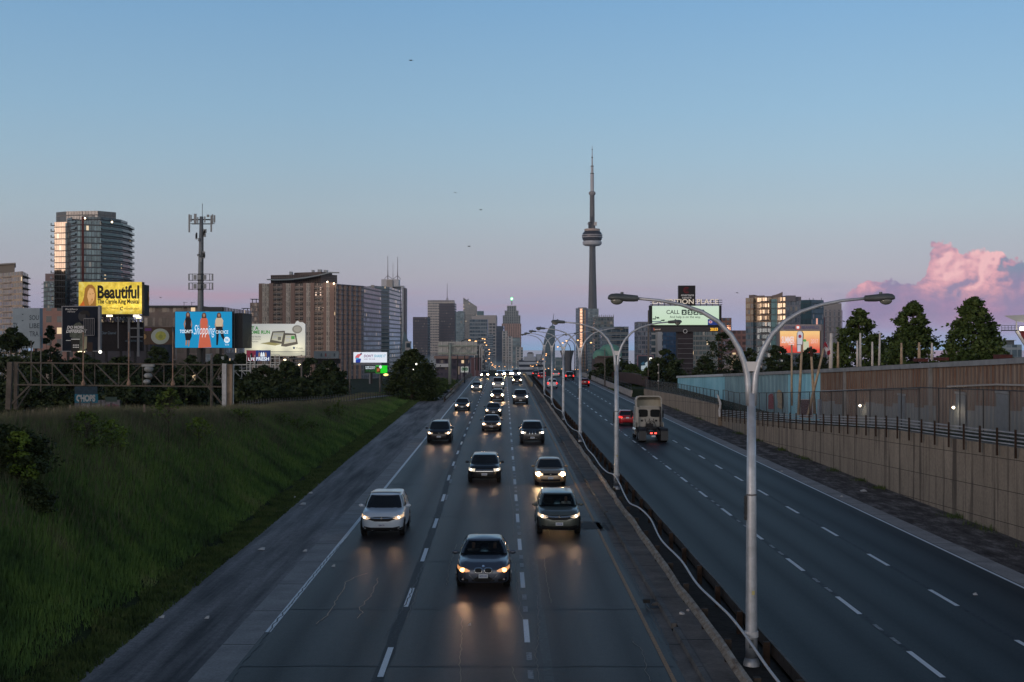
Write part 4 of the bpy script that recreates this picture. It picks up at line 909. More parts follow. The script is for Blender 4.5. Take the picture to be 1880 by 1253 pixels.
    if rev:
        TL = emis('tail light %d' % int(tails*10), (1.0, 0.045, 0.03), tails)
        zt_ = s.deck-.05 if s.kind == 'sedan' else s.belt+.0
        for q in (-1, 1):
            f = (lambda L_: L_) if q > 0 else (lambda L_: [(-a, b_, c) for a, b_, c in reversed(L_)])
            sh_ = [(.55, zt_-.20, zt_-.07), (.96, zt_-.20, zt_-.03)] if s.kind == 'sedan' else [(.70, zt_-.38, zt_-.04), (.96, zt_-.38, zt_-.02)]
            pt(s.patch(f(sh_), .012, rear=True), 'tail_light', mat('tail lamp glass', (0.25, 0.01, 0.01), 0.2, emit=(1.0, 0.03, 0.02), es=tails))
        pt(s.patch([(-.17, zt_-.24, zt_-.10), (.17, zt_-.24, zt_-.10)], .018, rear=True, nx=2), 'licence_plate', PLATE)
        pt(s.patch([(-.7, s.gr, s.gr+.12), (.7, s.gr, s.gr+.12)], .01, rear=True), 'bumper_cladding', TRIM)
    if lod > 0:
        for q in (-1, 1):
            mb = MB(); yv = -s.L/2+s.cowl+.42; mb.ball((q*(s.W/2+.085), yv, s.belt+.07), .10, 8, (1.15, .62, .72)); mb.beam((q*(s.W/2-.06), yv+.03, s.belt+.03), (q*(s.W/2+.06), yv, s.belt+.06), .05, .04)
            pt(mb, 'mirror', pm if lod > 1 else TRIM, sm=True)
    if rails:
        for q in (-1, 1):
            mb = MB(); mb.tube([(q*s.W*.33, s.wtop-s.L/2+.25, s.H-.03), (q*s.W*.33, s.wtop-s.L/2+.4, s.H+.035), (q*s.W*.33, s.rtop-s.L/2-.4, s.H+.035), (q*s.W*.33, s.rtop-s.L/2-.2, s.H-.03)], .018, 6); pt(mb, 'roof_rail', CHROME)
    if sunroof:
        mb = MB(); y0 = s.wtop-s.L/2+.35; mb.grid([[(x*.36*s.W, y0+v, s.H+.006-.055*(abs(x)*.72)**2.2-.01*v) for v in (0, .25, .5)] for x in (-1, -.6, 0, .6, 1)], flip=True); pt(mb, 'sunroof', GLASS)
    return t
def beam_light(X, y, z, e, col=(1.0, 0.58, 0.32), dn=0.085, q=(-.62, .62), parent=None):
    for s_ in q:
        l = bpy.data.lights.new('headlight_beam', 'SPOT'); l.energy = e*0.02; l.color = col; l.spot_size = math.radians(38); l.spot_blend = 1.0; l.shadow_soft_size = 0.07
        o = bpy.data.objects.new('headlight_beam', l); COL.objects.link(o); o.location = R(X+s_, y-.12, z)
        o.rotation_euler = Vector((0, -1, -dn)).to_track_quat('-Z', 'Y').to_euler()
SED = lambda **k: Car(**{**dict(L=4.6, W=1.80, H=1.43, hood=.86, belt=.92, deck=1.0, cowl=1.30, wtop=2.05, rtop=3.35, rbase=4.0, rw=.66), **k})
SUVc = lambda **k: Car(**{**dict(L=4.55, W=1.85, H=1.68, hood=1.02, belt=1.10, deck=1.14, cowl=1.15, wtop=1.80, rtop=4.05, rbase=4.4, rw=.72, gr=.27, kind='suv'), **k})
def hb(spec): return spec.hood-.2
OG = 'cars coming toward the camera'; RG = 'cars driving away from the camera'
gun = paint('gunmetal', (0.085, 0.10, 0.135)); wht = paint('pearl white', (0.60, 0.67, 0.75), 0.0, 0.3); olv = paint('olive grey', (0.12, 0.135, 0.12)); blk = paint('black', (0.014, 0.015, 0.019)); tan = paint('tan', (0.38, 0.29, 0.20)); nvy = paint('dark plum', (0.022, 0.018, 0.022))
sil = paint('silver', (0.30, 0.31, 0.33)); brn = paint('brown bronze', (0.085, 0.060, 0.055)); dgy = paint('dark grey', (0.045, 0.047, 0.052)); red = paint('red', (0.36, 0.012, 0.018), 0.1); dred = paint('dark red', (0.22, 0.012, 0.018), 0.1); lgt = paint('light champagne', (0.35, 0.33, 0.31)); blu = paint('dark blue grey', (0.03, 0.038, 0.055))
A = build_car('sedan', 'dark grey sedan with twin oval grilles and amber tinted headlights, closest to the camera', SED(nose=5.5), gun, -.68, 43.9, head='warm', headc=(1.0, .42, .13), hs=7, front='kidney', group=OG, plate='BZZV 532', occupants=2, fog=True, lens_scale=1.5)
build_car('suv', 'white compact suv with sunroof in the left lane', SUVc(), wht, -5.12, 55.6, head='w', hs=9, front='wing', group=OG, sunroof=True, cladding=True, plate='CBSR 774', fog=True)
build_car('suv', 'olive grey compact suv in the right lane, behind it a tan sedan', SUVc(), olv, 2.34, 56.0, head='w2', headc=(1.0, .72, .45), hs=12, front='wing', group=OG, cladding=True, plate='AYDS 385', occupants=1)
build_car('crossover', 'black crossover with wide chrome barred grille in the middle lane', SUVc(H=1.56, hood=.98, belt=1.04, L=4.9, rtop=4.1, rbase=4.65, W=1.9), blk, -1.13, 77.0, head='w3', headc=(1.0, .86, .66), hs=9, front='bars', group=OG, plate='BKHR 209')
build_car('sedan', 'tan sedan with glaring bright headlights behind the olive suv', SED(L=4.5, W=1.76), tan, 2.66, 75.5, head='b', headc=(1.0, .66, .34), hs=170, group=OG, plate='ALNW 610', lens_scale=2.2)
build_car('minivan', 'dark minivan with roof rails in the left lane', SUVc(L=5.0, W=1.95, H=1.72, hood=1.0, belt=1.08, wtop=1.75, cowl=.95, rtop=4.5, rbase=4.85), nvy, -5.26, 107.5, head='w4', headc=(1.0, .70, .42), hs=22, group=OG, rails=True, cat='minivan', plate='BAML 334', lens_scale=1.3)
build_car('suv', 'large dark grey suv with slotted grille and silver mirrors in the right lane', SUVc(L=4.85, W=1.94, H=1.76, hood=1.12, belt=1.18, nose=6), dgy, 2.3, 106.5, head='w5', headc=(1.0, .88, .70), hs=22, front='slot', group=OG, plate='CAHN 482', lens_scale=1.3)
build_car('sedan', 'brown sedan with round bright lights in the middle lane, just ahead of a grey sedan', SED(W=1.78), brn, -1.14, 121.5, head='w6', headc=(1.0, .66, .40), hs=30, group=OG, plate='AVKC 719', lens_scale=1.5)
build_car('sedan', 'grey sedan with upright emblem following the brown sedan', SED(W=1.80), dgy, -1.15, 146, head='w7', headc=(1.0, .72, .46), hs=34, group=OG, front='wing', lens_scale=1.5)
build_car('sedan', 'small dark sedan in the left lane ahead of the minivan in the distance', SED(W=1.78), blu, -4.97, 158, head='w8', headc=(1.0, .70, .42), hs=40, group=OG, lens_scale=1.6)
build_car('pickup', 'dark tall pickup truck with chrome grille in the right lane near the barrier', SUVc(L=5.4, W=2.0, H=1.9, hood=1.22, belt=1.28, nose=6.5), dgy, 2.2, 174.5, head='w9', headc=(1.0, .80, .58), hs=34, front='bars', group=OG, lens_scale=1.6, cat='pickup truck')
build_car('suv', 'brown suv with two glaring headlights right below the white van', SUVc(H=1.62), brn, -.9, 184, head='b2', headc=(1.0, .64, .32), hs=200, group=OG, lens_scale=2.2)
build_car('sedan', 'silver sedan with fog lights in the left lane, small in the distance', SED(W=1.78), sil, -4.6, 223, head='w10', hs=60, group=OG, lod=1, lens_scale=1.8)
build_car('van', 'white van in the middle lane near the top of the rise', SUVc(L=5.2, W=2.0, H=2.05, hood=1.15, belt=1.25, cowl=.85, wtop=1.5, rtop=4.9, rbase=5.1, rw=.82, nose=7), paint('van white', (0.55, 0.55, 0.55), 0.0), -1.0, 230, head='w11', hs=60, group=OG, lod=1, cat='van', front='bars', lens_scale=1.8)
build_car('suv', 'bronze suv in the right lane close to the top of the rise', SUVc(H=1.75), brn, 2.55, 257, head='w12', hs=70, group=OG, lod=1, lens_scale=2.0)
build_car('suv', 'dark suv at the crest in the left lane with one glaring light', SUVc(), dgy, -4.3, 297, head='b3', headc=(1.0, .62, .30), hs=160, group=OG, lod=1, lens_scale=3.0)
build_car('sedan', 'silver car at the crest above the white van', SED(), sil, -.9, 312, head='b4', headc=(1.0, .70, .40), hs=110, group=OG, lod=1, lens_scale=2.6)
build_car('sedan', 'dark car at the crest with the brightest starry headlight between two lanes', SED(), dgy, .9, 322, head='b5', headc=(1.0, .66, .34), hs=330, group=OG, lod=1, lens_scale=3.6)
build_car('suv', 'grey suv half hidden behind the bronze suv at the crest', SUVc(H=1.8), sil, 2.9, 318, head='b6', headc=(1.0, .70, .42), hs=200, group=OG, lod=1, lens_scale=3.2)
build_car('sedan', 'red sedan seen from behind beside the white truck', SED(W=1.82, H=1.45), red, 12.1, 130+0, rev=True, group=RG, tail=True, tails=2.2)
build_car('suv', 'white suv seen from behind in the lane next to the median', SUVc(), wht, 7.96+.6, 234, rev=True, group=RG, lod=1, tails=3.0)
build_car('hatchback', 'dark red hatchback seen from behind in the far right lane', SUVc(L=4.1, H=1.5, hood=.95, belt=1.0, rtop=3.5, rbase=3.95, W=1.75), dred, 14.9, 244, rev=True, group=RG, lod=1, tails=1.5)
build_car('suv', 'black suv with red tail lights left of the dark red hatchback', SUVc(H=1.8, W=1.95), blk, 14.2, 286, rev=True, group=RG, lod=1, tails=5.0)
build_car('sedan', 'white car with red tail lights at the top of the far carriageway', SED(L=4.8), paint('far white', (0.6, 0.6, 0.6), 0.0), 12.2, 311, rev=True, group=RG, lod=1, tails=3.5)
build_car('sedan', 'bright red car seen from behind near the crest beside the median barrier', SED(), red, 8.3, 290, rev=True, group=RG, lod=1, tails=1.5)
build_car('sedan', 'dark car with lit tail lights leftmost at the crest of the far carriageway', SED(), blk, 7.6, 315, rev=True, group=RG, lod=1, tails=6.0)
build_car('suv', 'dark blue suv at the crest between the red car and the dark car', SUVc(), blu, 9.2, 322, rev=True, group=RG, lod=1, tails=1.0)
for X, y, z, e in ((-.68, 43.9, .66, 1300), (-5.12, 55.6, .82, 600), (2.34, 56, .82, 700), (-1.13, 77, .8, 420), (2.66, 75.5, .66, 1300), (-5.26, 107.5, .8, 1500), (2.3, 106.5, .9, 1100), (-1.14, 121.5, .66, 1000), (-1.15, 146, .66, 900), (-4.97, 158, .66, 1400), (2.2, 174.5, 1.0, 1200), (-.9, 184, .8, 1600), (-4.6, 223, .66, 1600), (-1.0, 230, .9, 1300)):
    beam_light(X, y-.2, z, e)
# people in the cars (heads and shoulders are what the glass shows)
SKIN = mat('skin', (0.36, 0.21, 0.15), 0.55); HAIR = mat('dark hair', (0.02, 0.014, 0.010), 0.7)
def seated(label, X, y, z, shirt):
    """seated figure grown from one skeleton; hips at the origin, facing -y"""
    J = {'pel': (0, 0, 0, .15, .12), 'bel': (0, .02, .17, .14, .105), 'che': (0, .03, .36, .165, .11), 'nk': (0, .02, .52, .055, .055), 'hd': (0, -.01, .62, .075, .085), 'hd2': (0, -.01, .70, .08, .095), 'hd3': (0, 0, .78, .06, .075),
         'nose': (0, -.105, .655, .014, .016),
         'sl': (-.17, .03, .46, .06, .06), 'el': (-.25, -.12, .26, .045, .045), 'hl': (-.17, -.38, .33, .032, .032), 'hl2': (-.16, -.46, .35, .028, .022), 'sr': (.17, .03, .46, .06, .06), 'er': (.25, -.12, .26, .045, .045), 'hr': (.17, -.38, .33, .032, .032), 'hr2': (.16, -.46, .35, .028, .022),
         'kl': (-.14, -.45, .04, .08, .08), 'fl': (-.14, -.62, -.33, .05, .05), 'tl': (-.14, -.80, -.36, .035, .04), 'kr': (.14, -.45, .04, .08, .08), 'fr': (.14, -.62, -.33, .05, .05), 'tr': (.14, -.80, -.36, .035, .04)}
    Ed = [('pel', 'bel'), ('bel', 'che'), ('che', 'nk'), ('nk', 'hd'), ('hd', 'hd2'), ('hd2', 'hd3'), ('hd', 'nose'), ('che', 'sl'), ('sl', 'el'), ('el', 'hl'), ('hl', 'hl2'), ('che', 'sr'), ('sr', 'er'), ('er', 'hr'), ('hr', 'hr2'), ('pel', 'kl'), ('kl', 'fl'), ('fl', 'tl'), ('pel', 'kr'), ('kr', 'fr'), ('fr', 'tr')]
    ks = list(J); me = bpy.data.meshes.new('person'); me.from_pydata([J[k][:3] for k in ks], [(ks.index(a), ks.index(b_)) for a, b_ in Ed], [])
    o = bpy.data.objects.new('person', me); COL.objects.link(o); o.modifiers.new('skin', 'SKIN'); m2 = o.modifiers.new('sub', 'SUBSURF'); m2.levels = 1; m2.render_levels = 1
    bpy.context.view_layer.objects.active = o
    sv = me.skin_vertices
    if not sv: bpy.ops.object.select_all(action='DESELECT'); o.select_set(True); bpy.ops.mesh.customdata_skin_add(); sv = me.skin_vertices
    for i, k in enumerate(ks): sv[0].data[i].radius = (J[k][3], J[k][4])
    sv[0].data[0].use_root = True
    dg = bpy.context.evaluated_depsgraph_get(); m3 = bpy.data.meshes.new_from_object(o.evaluated_get(dg)); o.modifiers.clear(); o.data = m3
    m3.materials.clear(); m3.materials.append(SKIN); m3.materials.append(shirt)
    for p in m3.polygons:
        c = p.center; p.material_index = 0 if (c.z > .51 and abs(c.x) < .12) or (c.y < -.30 and c.z > .2) else 1; p.use_smooth = True
    o.location = R(X, y, z); o['label'] = label; o['category'] = 'person'
    mb = MB(); mb.ball((0, .025, .745), .10, 8, (.92, 1.0, .80)); h = bpy.data.objects.new('hair', mb.mesh('hair', HAIR, True)); COL.objects.link(h); h.parent = o
    return o
seated('front passenger in a pale top inside the dark grey sedan', -.68-.37, 43.9+2.35, .50, mat('pale shirt', (0.35, 0.33, 0.32), 0.8))
seated('driver in a dark top inside the dark grey sedan', -.68+.37, 43.9+2.35, .50, mat('dark shirt', (0.05, 0.045, 0.05), 0.8))
seated('driver in a white shirt inside the olive grey suv', 2.34+.37, 56+2.15, .72, mat('white shirt', (0.6, 0.62, 0.64), 0.8))
# ---------------------------------------------------------------- the white tractor unit
TX, TY = 12.2, 108.4
tr = thing('semi_truck', 'white semi truck tractor without trailer, seen from behind in the far carriageway', 'truck', R(TX, TY, 0), None, local=True, rz=0.006148)
CRM = mat('cream truck paint', (0.36, 0.355, 0.33), 0.4, 0.0, coat=0.3, vary=0.15, vscale=1.5); CRM2 = mat('inside fairing', (0.36, 0.35, 0.30), 0.6, vary=0.1)
GREYM = mat('dark frame', (0.030, 0.030, 0.033), 0.6, 0.3, vary=0.3)
def tp(mb, nm, m_, par=None, sm=False): return part(mb, nm, m_, par or tr, smooth=sm)
mb = MB()                                                   # cab: rounded box, local y forward
def rbox(mb, x0, x1, y0, y1, z0, z1, r=0.12, n=4):
    cs = [(x1-r, y0+r, -PI/2), (x1-r, y1-r, 0), (x0+r, y1-r, PI/2), (x0+r, y0+r, PI)]
    pl_ = [(cx+r*math.cos(a+PI/2*i/n), cy_+r*math.sin(a+PI/2*i/n)) for cx, cy_, a in cs for i in range(n+1)]
    mb.prism(pl_, z0, z1, uv=False); mb.add([(x, y, z0) for x, y in pl_], [tuple(range(len(pl_)-1, -1, -1))])
rbox(mb, -1.13, 1.13, 3.3, 5.0, 1.05, 2.72, .14); rbox(mb, -1.05, 1.05, 5.0, 6.6, .85, 1.75, .2); tp(mb, 'cab', CRM, sm=40)
mb = MB()                                                   # roof fairing: open-backed shell
outer = [(-1.10, 2.72), (-1.10, 3.40), (-.98, 3.62), (-.75, 3.68), (.75, 3.68), (.98, 3.62), (1.10, 3.40), (1.10, 2.72)]
inner = [(-1.00, 2.73), (-1.00, 3.36), (-.90, 3.52), (-.72, 3.57), (.72, 3.57), (.90, 3.52), (1.00, 3.36), (1.00, 2.73)]
front_ = [(x*.9, 2.72+(z-2.72)*.35) for x, z in outer]; finn = [(x*.88, 2.73+(z-2.73)*.30) for x, z in inner]
mb.grid([[(x, 3.35, z) for x, z in outer], [(x, 4.2, z-.05) for x, z in outer], [(x, 5.0, z) for x, z in front_]])
mb.grid([[(x, 3.35, z) for x, z in inner], [(x, 3.35, z) for x, z in outer]]); tp(mb, 'roof_fairing', CRM, sm=30)
mb = MB(); mb.grid([[(x, 3.36, z) for x, z in inner], [(x, 4.1, z-.06) for x, z in inner], [(x, 4.9, z) for x, z in finn]], flip=True); mb.bx(-.98, .98, 4.3, 4.34, 2.73, 3.3); mb.bx(-.98, .98, 3.4, 4.3, 2.725, 2.745); tp(mb, 'fairing_inside', CRM2)
mb = MB(); mb.bx(-.80, .80, 3.20, 3.36, 2.70, 2.80); tp(mb, 'roof_ledge', CRM)
for q in (-1, 1):
    mb = MB(); cs = [(q*.52+.40*sgp(math.cos(a), .4), 3.285, 2.20+.30*sgp(math.sin(a), .4)) for a in [2*PI*k/24 for k in range(24)]]; mb.add(cs, [tuple(range(24))]); w_ = tp(mb, 'rear_window', GLASS)
    mb = MB(); mb.tube([(x, 3.275, z) for x, y, z in cs]+[(cs[0][0], 3.275, cs[0][2])], .022, 6); tp(mb, 'window_seal', TRIM, w_)
    mb = MB(); mb.bx(q*.60-.09, q*.60+.09, 3.27, 3.31, 1.50, 1.66); tp(mb, 'cab_vent', GREYM)
    mb = MB(); mb.rod((q*.93, 3.12, 1.0), (q*.93, 3.12, 2.75), .055, n=10); mb.rod((q*.93, 3.12, 1.5), (q*.93, 3.12, 2.2), .085, n=10); tp(mb, 'exhaust_stack' if q > 0 else 'grab_rail', GREYM if q > 0 else CRM)
    mb = MB(); mb.bx(q*1.32-.10, q*1.32+.10, 4.85, 4.97, 1.75, 2.35); mb.beam((q*1.12, 4.9, 2.3), (q*1.3, 4.9, 2.3), .03, .03); mb.beam((q*1.12, 4.9, 1.8), (q*1.3, 4.9, 1.8), .03, .03); tp(mb, 'mirror', TRIM)
    mb = MB(); mb.rod((q*.98, 2.5, .72), (q*.98, 4.6, .72), .33, n=18); tp(mb, 'fuel_tank', CHROME if q < 0 else GREYM, sm=40)
    mb = MB(); mb.bx(q*1.16-.03, q*1.16+.03, 3.05, 4.8, .42, 1.45); tp(mb, 'side_skirt', CRM)
    mb = MB(); mb.bx(q*.42-.05, q*.42+.05, -.05, 6.2, .72, .98); tp(mb, 'frame_rail', GREYM)
    for yv in (.55, 1.85):
        mb = MB()
        for xo in (.72, 1.02): mb.rod((q*xo-.13, yv, .51), (q*xo+.13, yv, .51), .51, n=24)
        w_ = tp(mb, 'wheel', RUBBER, sm=40); mb = MB(); mb.rod((q*1.155, yv, .51), (q*1.165, yv, .51), .27, n=16); tp(mb, 'rim', RIM, w_)
    mb = MB(); mb.rod((q*1.0-.14, 5.6, .50), (q*1.0+.14, 5.6, .50), .50, n=24); w_ = tp(mb, 'wheel', RUBBER, sm=40); mb = MB(); mb.rod((q*1.145, 5.6, .50), (q*1.155, 5.6, .50), .27, n=16); tp(mb, 'rim', RIM, w_)
    mb = MB(); ar = [(yv2, z2) for yv2, z2 in [(-.08+.0, .95), (.05, 1.05), (.3, 1.13), (1.2, 1.15), (2.1, 1.13), (2.4, 1.0)]]
    mb.grid([[(q*.58, a, b_) for a, b_ in ar], [(q*1.20, a, b_) for a, b_ in ar]], flip=q > 0); mb.grid([[(q*.58, a, b_-.02) for a, b_ in ar], [(q*1.20, a, b_-.02) for a, b_ in ar]], flip=q < 0); tp(mb, 'fender', GREYM)
    mb = MB(); mb.bx(q*.90-.30, q*.90+.30, -.10, -.085, .16, .92); tp(mb, 'mud_flap', mat('grey mud flap', (0.07, 0.075, 0.08), 0.7))
    mb = MB(); mb.bx(q*.17-.09, q*.17+.09, -.12, -.09, .70, .80); tp(mb, 'tail_light', emis('truck tail', (1.0, 0.07, 0.05), 4.0))
mb = MB(); mb.bx(-.55, .55, -.085, .0, .62, .92); tp(mb, 'crossmember', GREYM)
mb = MB(); mb.rod((0, 1.2, 1.0), (0, 1.2, 1.12), .46, n=20); mb.bx(-.5, .5, .9, 1.5, .95, 1.02); tp(mb, 'fifth_wheel', GREYM, sm=30)
mb = MB(); mb.bx(-.16, .16, -.11, -.095, .44, .58); tp(mb, 'licence_plate', PLATE)
mb = MB(); mb.bx(-.95, .95, 2.5, 3.28, 1.0, 1.08); mb.bx(-.3, .3, 2.75, 3.2, 1.08, 1.35); tp(mb, 'deck_plate', GREYM)
for x0, x1, s_ in ((-.35, .1, 1), (.35, -.05, 1), (0, .5, 1)):
    mb = MB(); mb.tube([(x0, 3.27, 1.75), (x0+.1, 3.0, 1.35), ((x0+x1)/2, 2.8, 1.62), (x1, 2.9, 1.3), (x1, 2.6, 1.1)], .022, 6); tp(mb, 'air_hose', TRIM, sm=True)
# ================================================================ BUILDINGS
def FP(pts): return [(P(px, 0, d).x, d) for px, d in pts]
def ZT(py, d): return CH-(py-HZ)*d/F
RFM = mat('roof gravel', (0.10, 0.10, 0.10), 0.9)
def building(name, label, foot, tops, fac, cat='building', base=-28.0, group=None, roofm=None, extra=None):
    """foot: plan corners (photo px, distance) counter-clockwise seen from above, nearest facade first; tops: (py, distance) of the roof line"""
    poly = FP(foot); c = (sum(p[0] for p in poly)/len(poly), sum(p[1] for p in poly)/len(poly))
    t = thing(name, label, cat, (c[0], c[1], base), group)
    zt = ZT(*tops) if not isinstance(tops, list) else [ZT(a, b_) for a, b_ in tops]
    mb = MB(); mb.prism(poly, base, zt, cap=False); part(mb, 'wall', fac, t)
    mb = MB(); zz = zt if isinstance(zt, list) else [zt]*len(poly)
    mb.add([(p[0], p[1], zz[i]-0.3) for i, p in enumerate(poly)], [tuple(range(len(poly)))]); part(mb, 'roof', roofm or RFM, t)
    return t
def block(t, foot, z0, z1, m_, name='penthouse', cap=True):
    mb = MB(); mb.prism(FP(foot), z0, z1, cap=cap); return part(mb, name, m_, t)
def rectfoot(x0, x1, d, dep):
    """plan rectangle whose front face spans x0..x1 at distance d"""
    a, b_ = P(x0, 0, d).x, P(x1, 0, d).x
    return [(x0, d), (x1, d), ((b_*F/(d+dep))+940, d+dep), ((a*F/(d+dep))+940, d+dep)]
def balcony_slabs(t, foot_edge, zs, dep, thick, m_, rail=None, name='balcony'):
    """one slab (with railing) per floor along a plan polyline"""
    e = FP(foot_edge)
    for z in zs:
        mb = MB(); outer = []
        for i, p in enumerate(e):
            a = e[max(0, i-1)]; b_ = e[min(len(e)-1, i+1)]; dx, dy = b_[0]-a[0], b_[1]-a[1]; l = math.hypot(dx, dy); outer.append((p[0]+dy/l*dep, p[1]-dx/l*dep))
        n = len(e)
        vs = [(p[0], p[1], z) for p in e]+[(p[0], p[1], z) for p in outer]+[(p[0], p[1], z+thick) for p in e]+[(p[0], p[1], z+thick) for p in outer]
        fs = []
        for i in range(n-1): fs += [(i, n+i, n+i+1, i+1), (2*n+i, 2*n+i+1, 3*n+i+1, 3*n+i), (n+i, 3*n+i, 3*n+i+1, n+i+1)]
        fs += [(0, 2*n, 3*n, n), (n-1, 2*n-1, 4*n-1, 3*n-1)]
        mb.add(vs, fs); s_ = part(mb, name, m_, t)
        if rail:
            mb = MB(); mb.grid([[(p[0], p[1], z+thick), (p[0], p[1], z+thick+1.0)] for p in outer]); part(mb, 'balustrade', rail, s_)
BAL = mat('balcony concrete', (0.24, 0.23, 0.22), 0.8, vary=0.15); BALG = mat('balcony glass', (0.10, 0.15, 0.16), 0.12, 0.5); BALD = mat('dark balcony', (0.07, 0.075, 0.08), 0.7)
# --- left: tall glass tower with a curved right side
d = 671.0
FG = facade('gold reflection glass', (0.14, 0.13, 0.12), (0.42, 0.36, 0.30), 1.35, 3.0, (.05, .97), (.14, .98), 0.85, 0.3, 0.0, tilt=0.03, blinds=0.05)  # warm tint adds sunset gold to what the panes reflect
FD = facade('teal glass', (0.075, 0.085, 0.095), (0.16, 0.24, 0.27), 2.6, 3.0, (.06, .95), (.16, .92), 0.75, 0.75, 0.006, mull=2, tilt=0.06, blinds=0.10)
FDK = facade('dark curtain glass', (0.03, 0.034, 0.038), (0.09, 0.12, 0.14), 1.5, 3.0, (.08, .95), (.10, .95), 0.7, 0.7, 0.0, tilt=0.05, blinds=0.03)
cxs = [(141, 657), (160, 658.5), (185, 661.5), (205, 667), (222, 675), (235, 686), (243, 700)]
gt = building('glass_tower', 'tall glass apartment tower with gold reflecting side, curved balconies and stepped roof on the left', [(100, 673.5), (122, 670.5)]+cxs+[(240, 730), (108, 735)], (410, d), FD)
zt = ZT(410, d)
mb = MB(); e = FP([(99.6, 672.2), (122.6, 670.6)]); mb.prism([e[0], e[1], (e[1][0]+.3, e[1][1]+.9), (e[0][0]+.3, e[0][1]+.9)], -20, ZT(408, d)); part(mb, 'gold_reflection_wall', FG, gt)
mb = MB(); e = FP([(123, 669.4), (132, 663.3)]); mb.prism([e[0], e[1], (e[1][0], e[1][1]+.8), (e[0][0], e[0][1]+.8)], -20, ZT(402, d)); part(mb, 'dark_glass_strip', FDK, gt)
mb = MB(); e = FP([(150.5, 657.9), (154.5, 658.2)]); mb.prism([(e[0][0], e[0][1]-.7), (e[1][0], e[1][1]-.7), (e[1][0], e[1][1]+.5), (e[0][0], e[0][1]+.5)], -20, ZT(403, d)); part(mb, 'red_brick_pier', mat('dark red brick', (0.10, 0.035, 0.035), 0.85, vary=0.2), gt)
zs = [zt-1.2-3.0*k for k in range(0, 19)]
balcony_slabs(gt, cxs[2:], zs, 1.1, 0.28, BALD, BALG)
balcony_slabs(gt, [(98.6, 674), (101, 672)], zs, 1.6, 0.3, BAL, BALG)
balcony_slabs(gt, [(133, 662), (141, 656.8)], zs, 0.9, 0.25, BALD, BALG)
pl_ = [(103, 676), (122, 671), (150, 669), (180, 668), (213, 676), (213, 700), (108, 715)]
block(gt, pl_, zt-.1, ZT(388.5, d), facade('metal screen', (0.17, 0.165, 0.16), (0.13, 0.14, 0.15), 1.6, 6.0, (.1, .9), (.05, .95), 0.4, 0.5, 0.0, blinds=0))
block(gt, [(150, 659), (185, 662), (222, 675.6), (234, 688), (225, 700), (150, 700)], zt-.1, ZT(402, d), FDK, 'upper_floor')
for px, py in ((156, 401), (205.5, 408)):
    mb = MB(); q = P(px, py, 655.5); mb.ball(q, .42, 6); part(mb, 'roof_light', emis('roof light', (1, .75, .5), 8), gt)
# --- far left apartment block, small teal block
FT = facade('tan flats', (0.40, 0.31, 0.23), (0.62, 0.55, 0.44), 3.4, 2.75, (.08, .92), (.22, .88), 0.62, 0.5, 0.01, mull=2, tilt=0.07, blinds=0.3)
ap = building('apartment_block', 'tan apartment block with balconies cut off by the left edge', [(-35, 650), (41, 612), (52, 640), (20, 690), (-30, 700)], (499, 615), FT)
balcony_slabs(ap, [(7, 629), (22, 621.5)], [ZT(508, 615)-2.75*k for k in range(16)], .9, .35, BAL)
balcony_slabs(ap, [(41.6, 613.5), (51.5, 638)], [ZT(508, 615)-2.75*k for k in range(16)], 1.2, .3, BALD)
block(ap, [(-12, 640), (27, 628), (27, 655), (-12, 665)], ZT(499, 615)-.1, ZT(485.5, 628), mat('roof screen', (0.17, 0.15, 0.13), 0.8)); block(ap, [(-14, 638), (29, 626), (29, 657), (-14, 667)], ZT(485.5, 628), ZT(483, 628), BAL, 'roof_cornice')
tb = building('teal_block', 'small teal glass block between the tan apartments and the tall tower', rectfoot(80, 101, 900, 30), (517, 900), FD)
block(tb, rectfoot(83, 103, 905, 15), ZT(517, 900)-.1, ZT(502, 900), mat('pinkish panel', (0.20, 0.15, 0.15), 0.8)); balcony_slabs(tb, [(78.5, 905), (82, 899)], [ZT(522, 900)-3*k for k in range(14)], 1.0, .3, BALG)
building('warehouse', 'added dark filler block seen through the frames under the yellow billboard', rectfoot(140, 275, 345, 25), (622, 345), mat('dim gap filler', (.035, .035, .045), .8, vary=.3, vscale=.2), base=-12)  # added dark block, closes the bright sky gap behind the frames
# --- low brick row behind the signs
FB = facade('brick row', (0.24, 0.14, 0.12), (0.12, 0.14, 0.15), 3.0, 3.2, (.25, .75), (.25, .8), 0.5, 0.7, 0.03, blinds=0.2)
building('brick_building', 'low pinkish brick building behind the dark portrait sign', rectfoot(60, 150, 370, 30), (566, 370), FB, base=-10)
FB2 = facade('loft bays', (0.15, 0.12, 0.11), (0.20, 0.18, 0.16), 4.2, 4.0, (.12, .85), (.22, .82), 0.55, 0.7, 0.02, mull=3, blinds=0.25)
lb = building('loft_building', 'long low brick loft building with dark flat roof behind the fashion sign', rectfoot(262, 412, 390, 40), (565, 390), FB2, base=-10)
block(lb, rectfoot(262, 362, 388.5, 30), ZT(565, 390), ZT(561.5, 390), mat('dark roof edge', (0.05, 0.055, 0.06), 0.8), 'roof_edge'); block(lb, rectfoot(372, 408, 389, 10), ZT(572, 390), ZT(564, 390), mat('dark roof edge', (0.05,)*3), 'roof_edge')
for px in (338, 352):
    mb = MB(); mb.beam(P(px, 561, 395), P(px, 555, 395), .12, .12); mb.beam(P(px-2, 556, 395), P(px+6, 555.5, 395), .08, .08); part(mb, 'antenna', DSTEEL, lb)
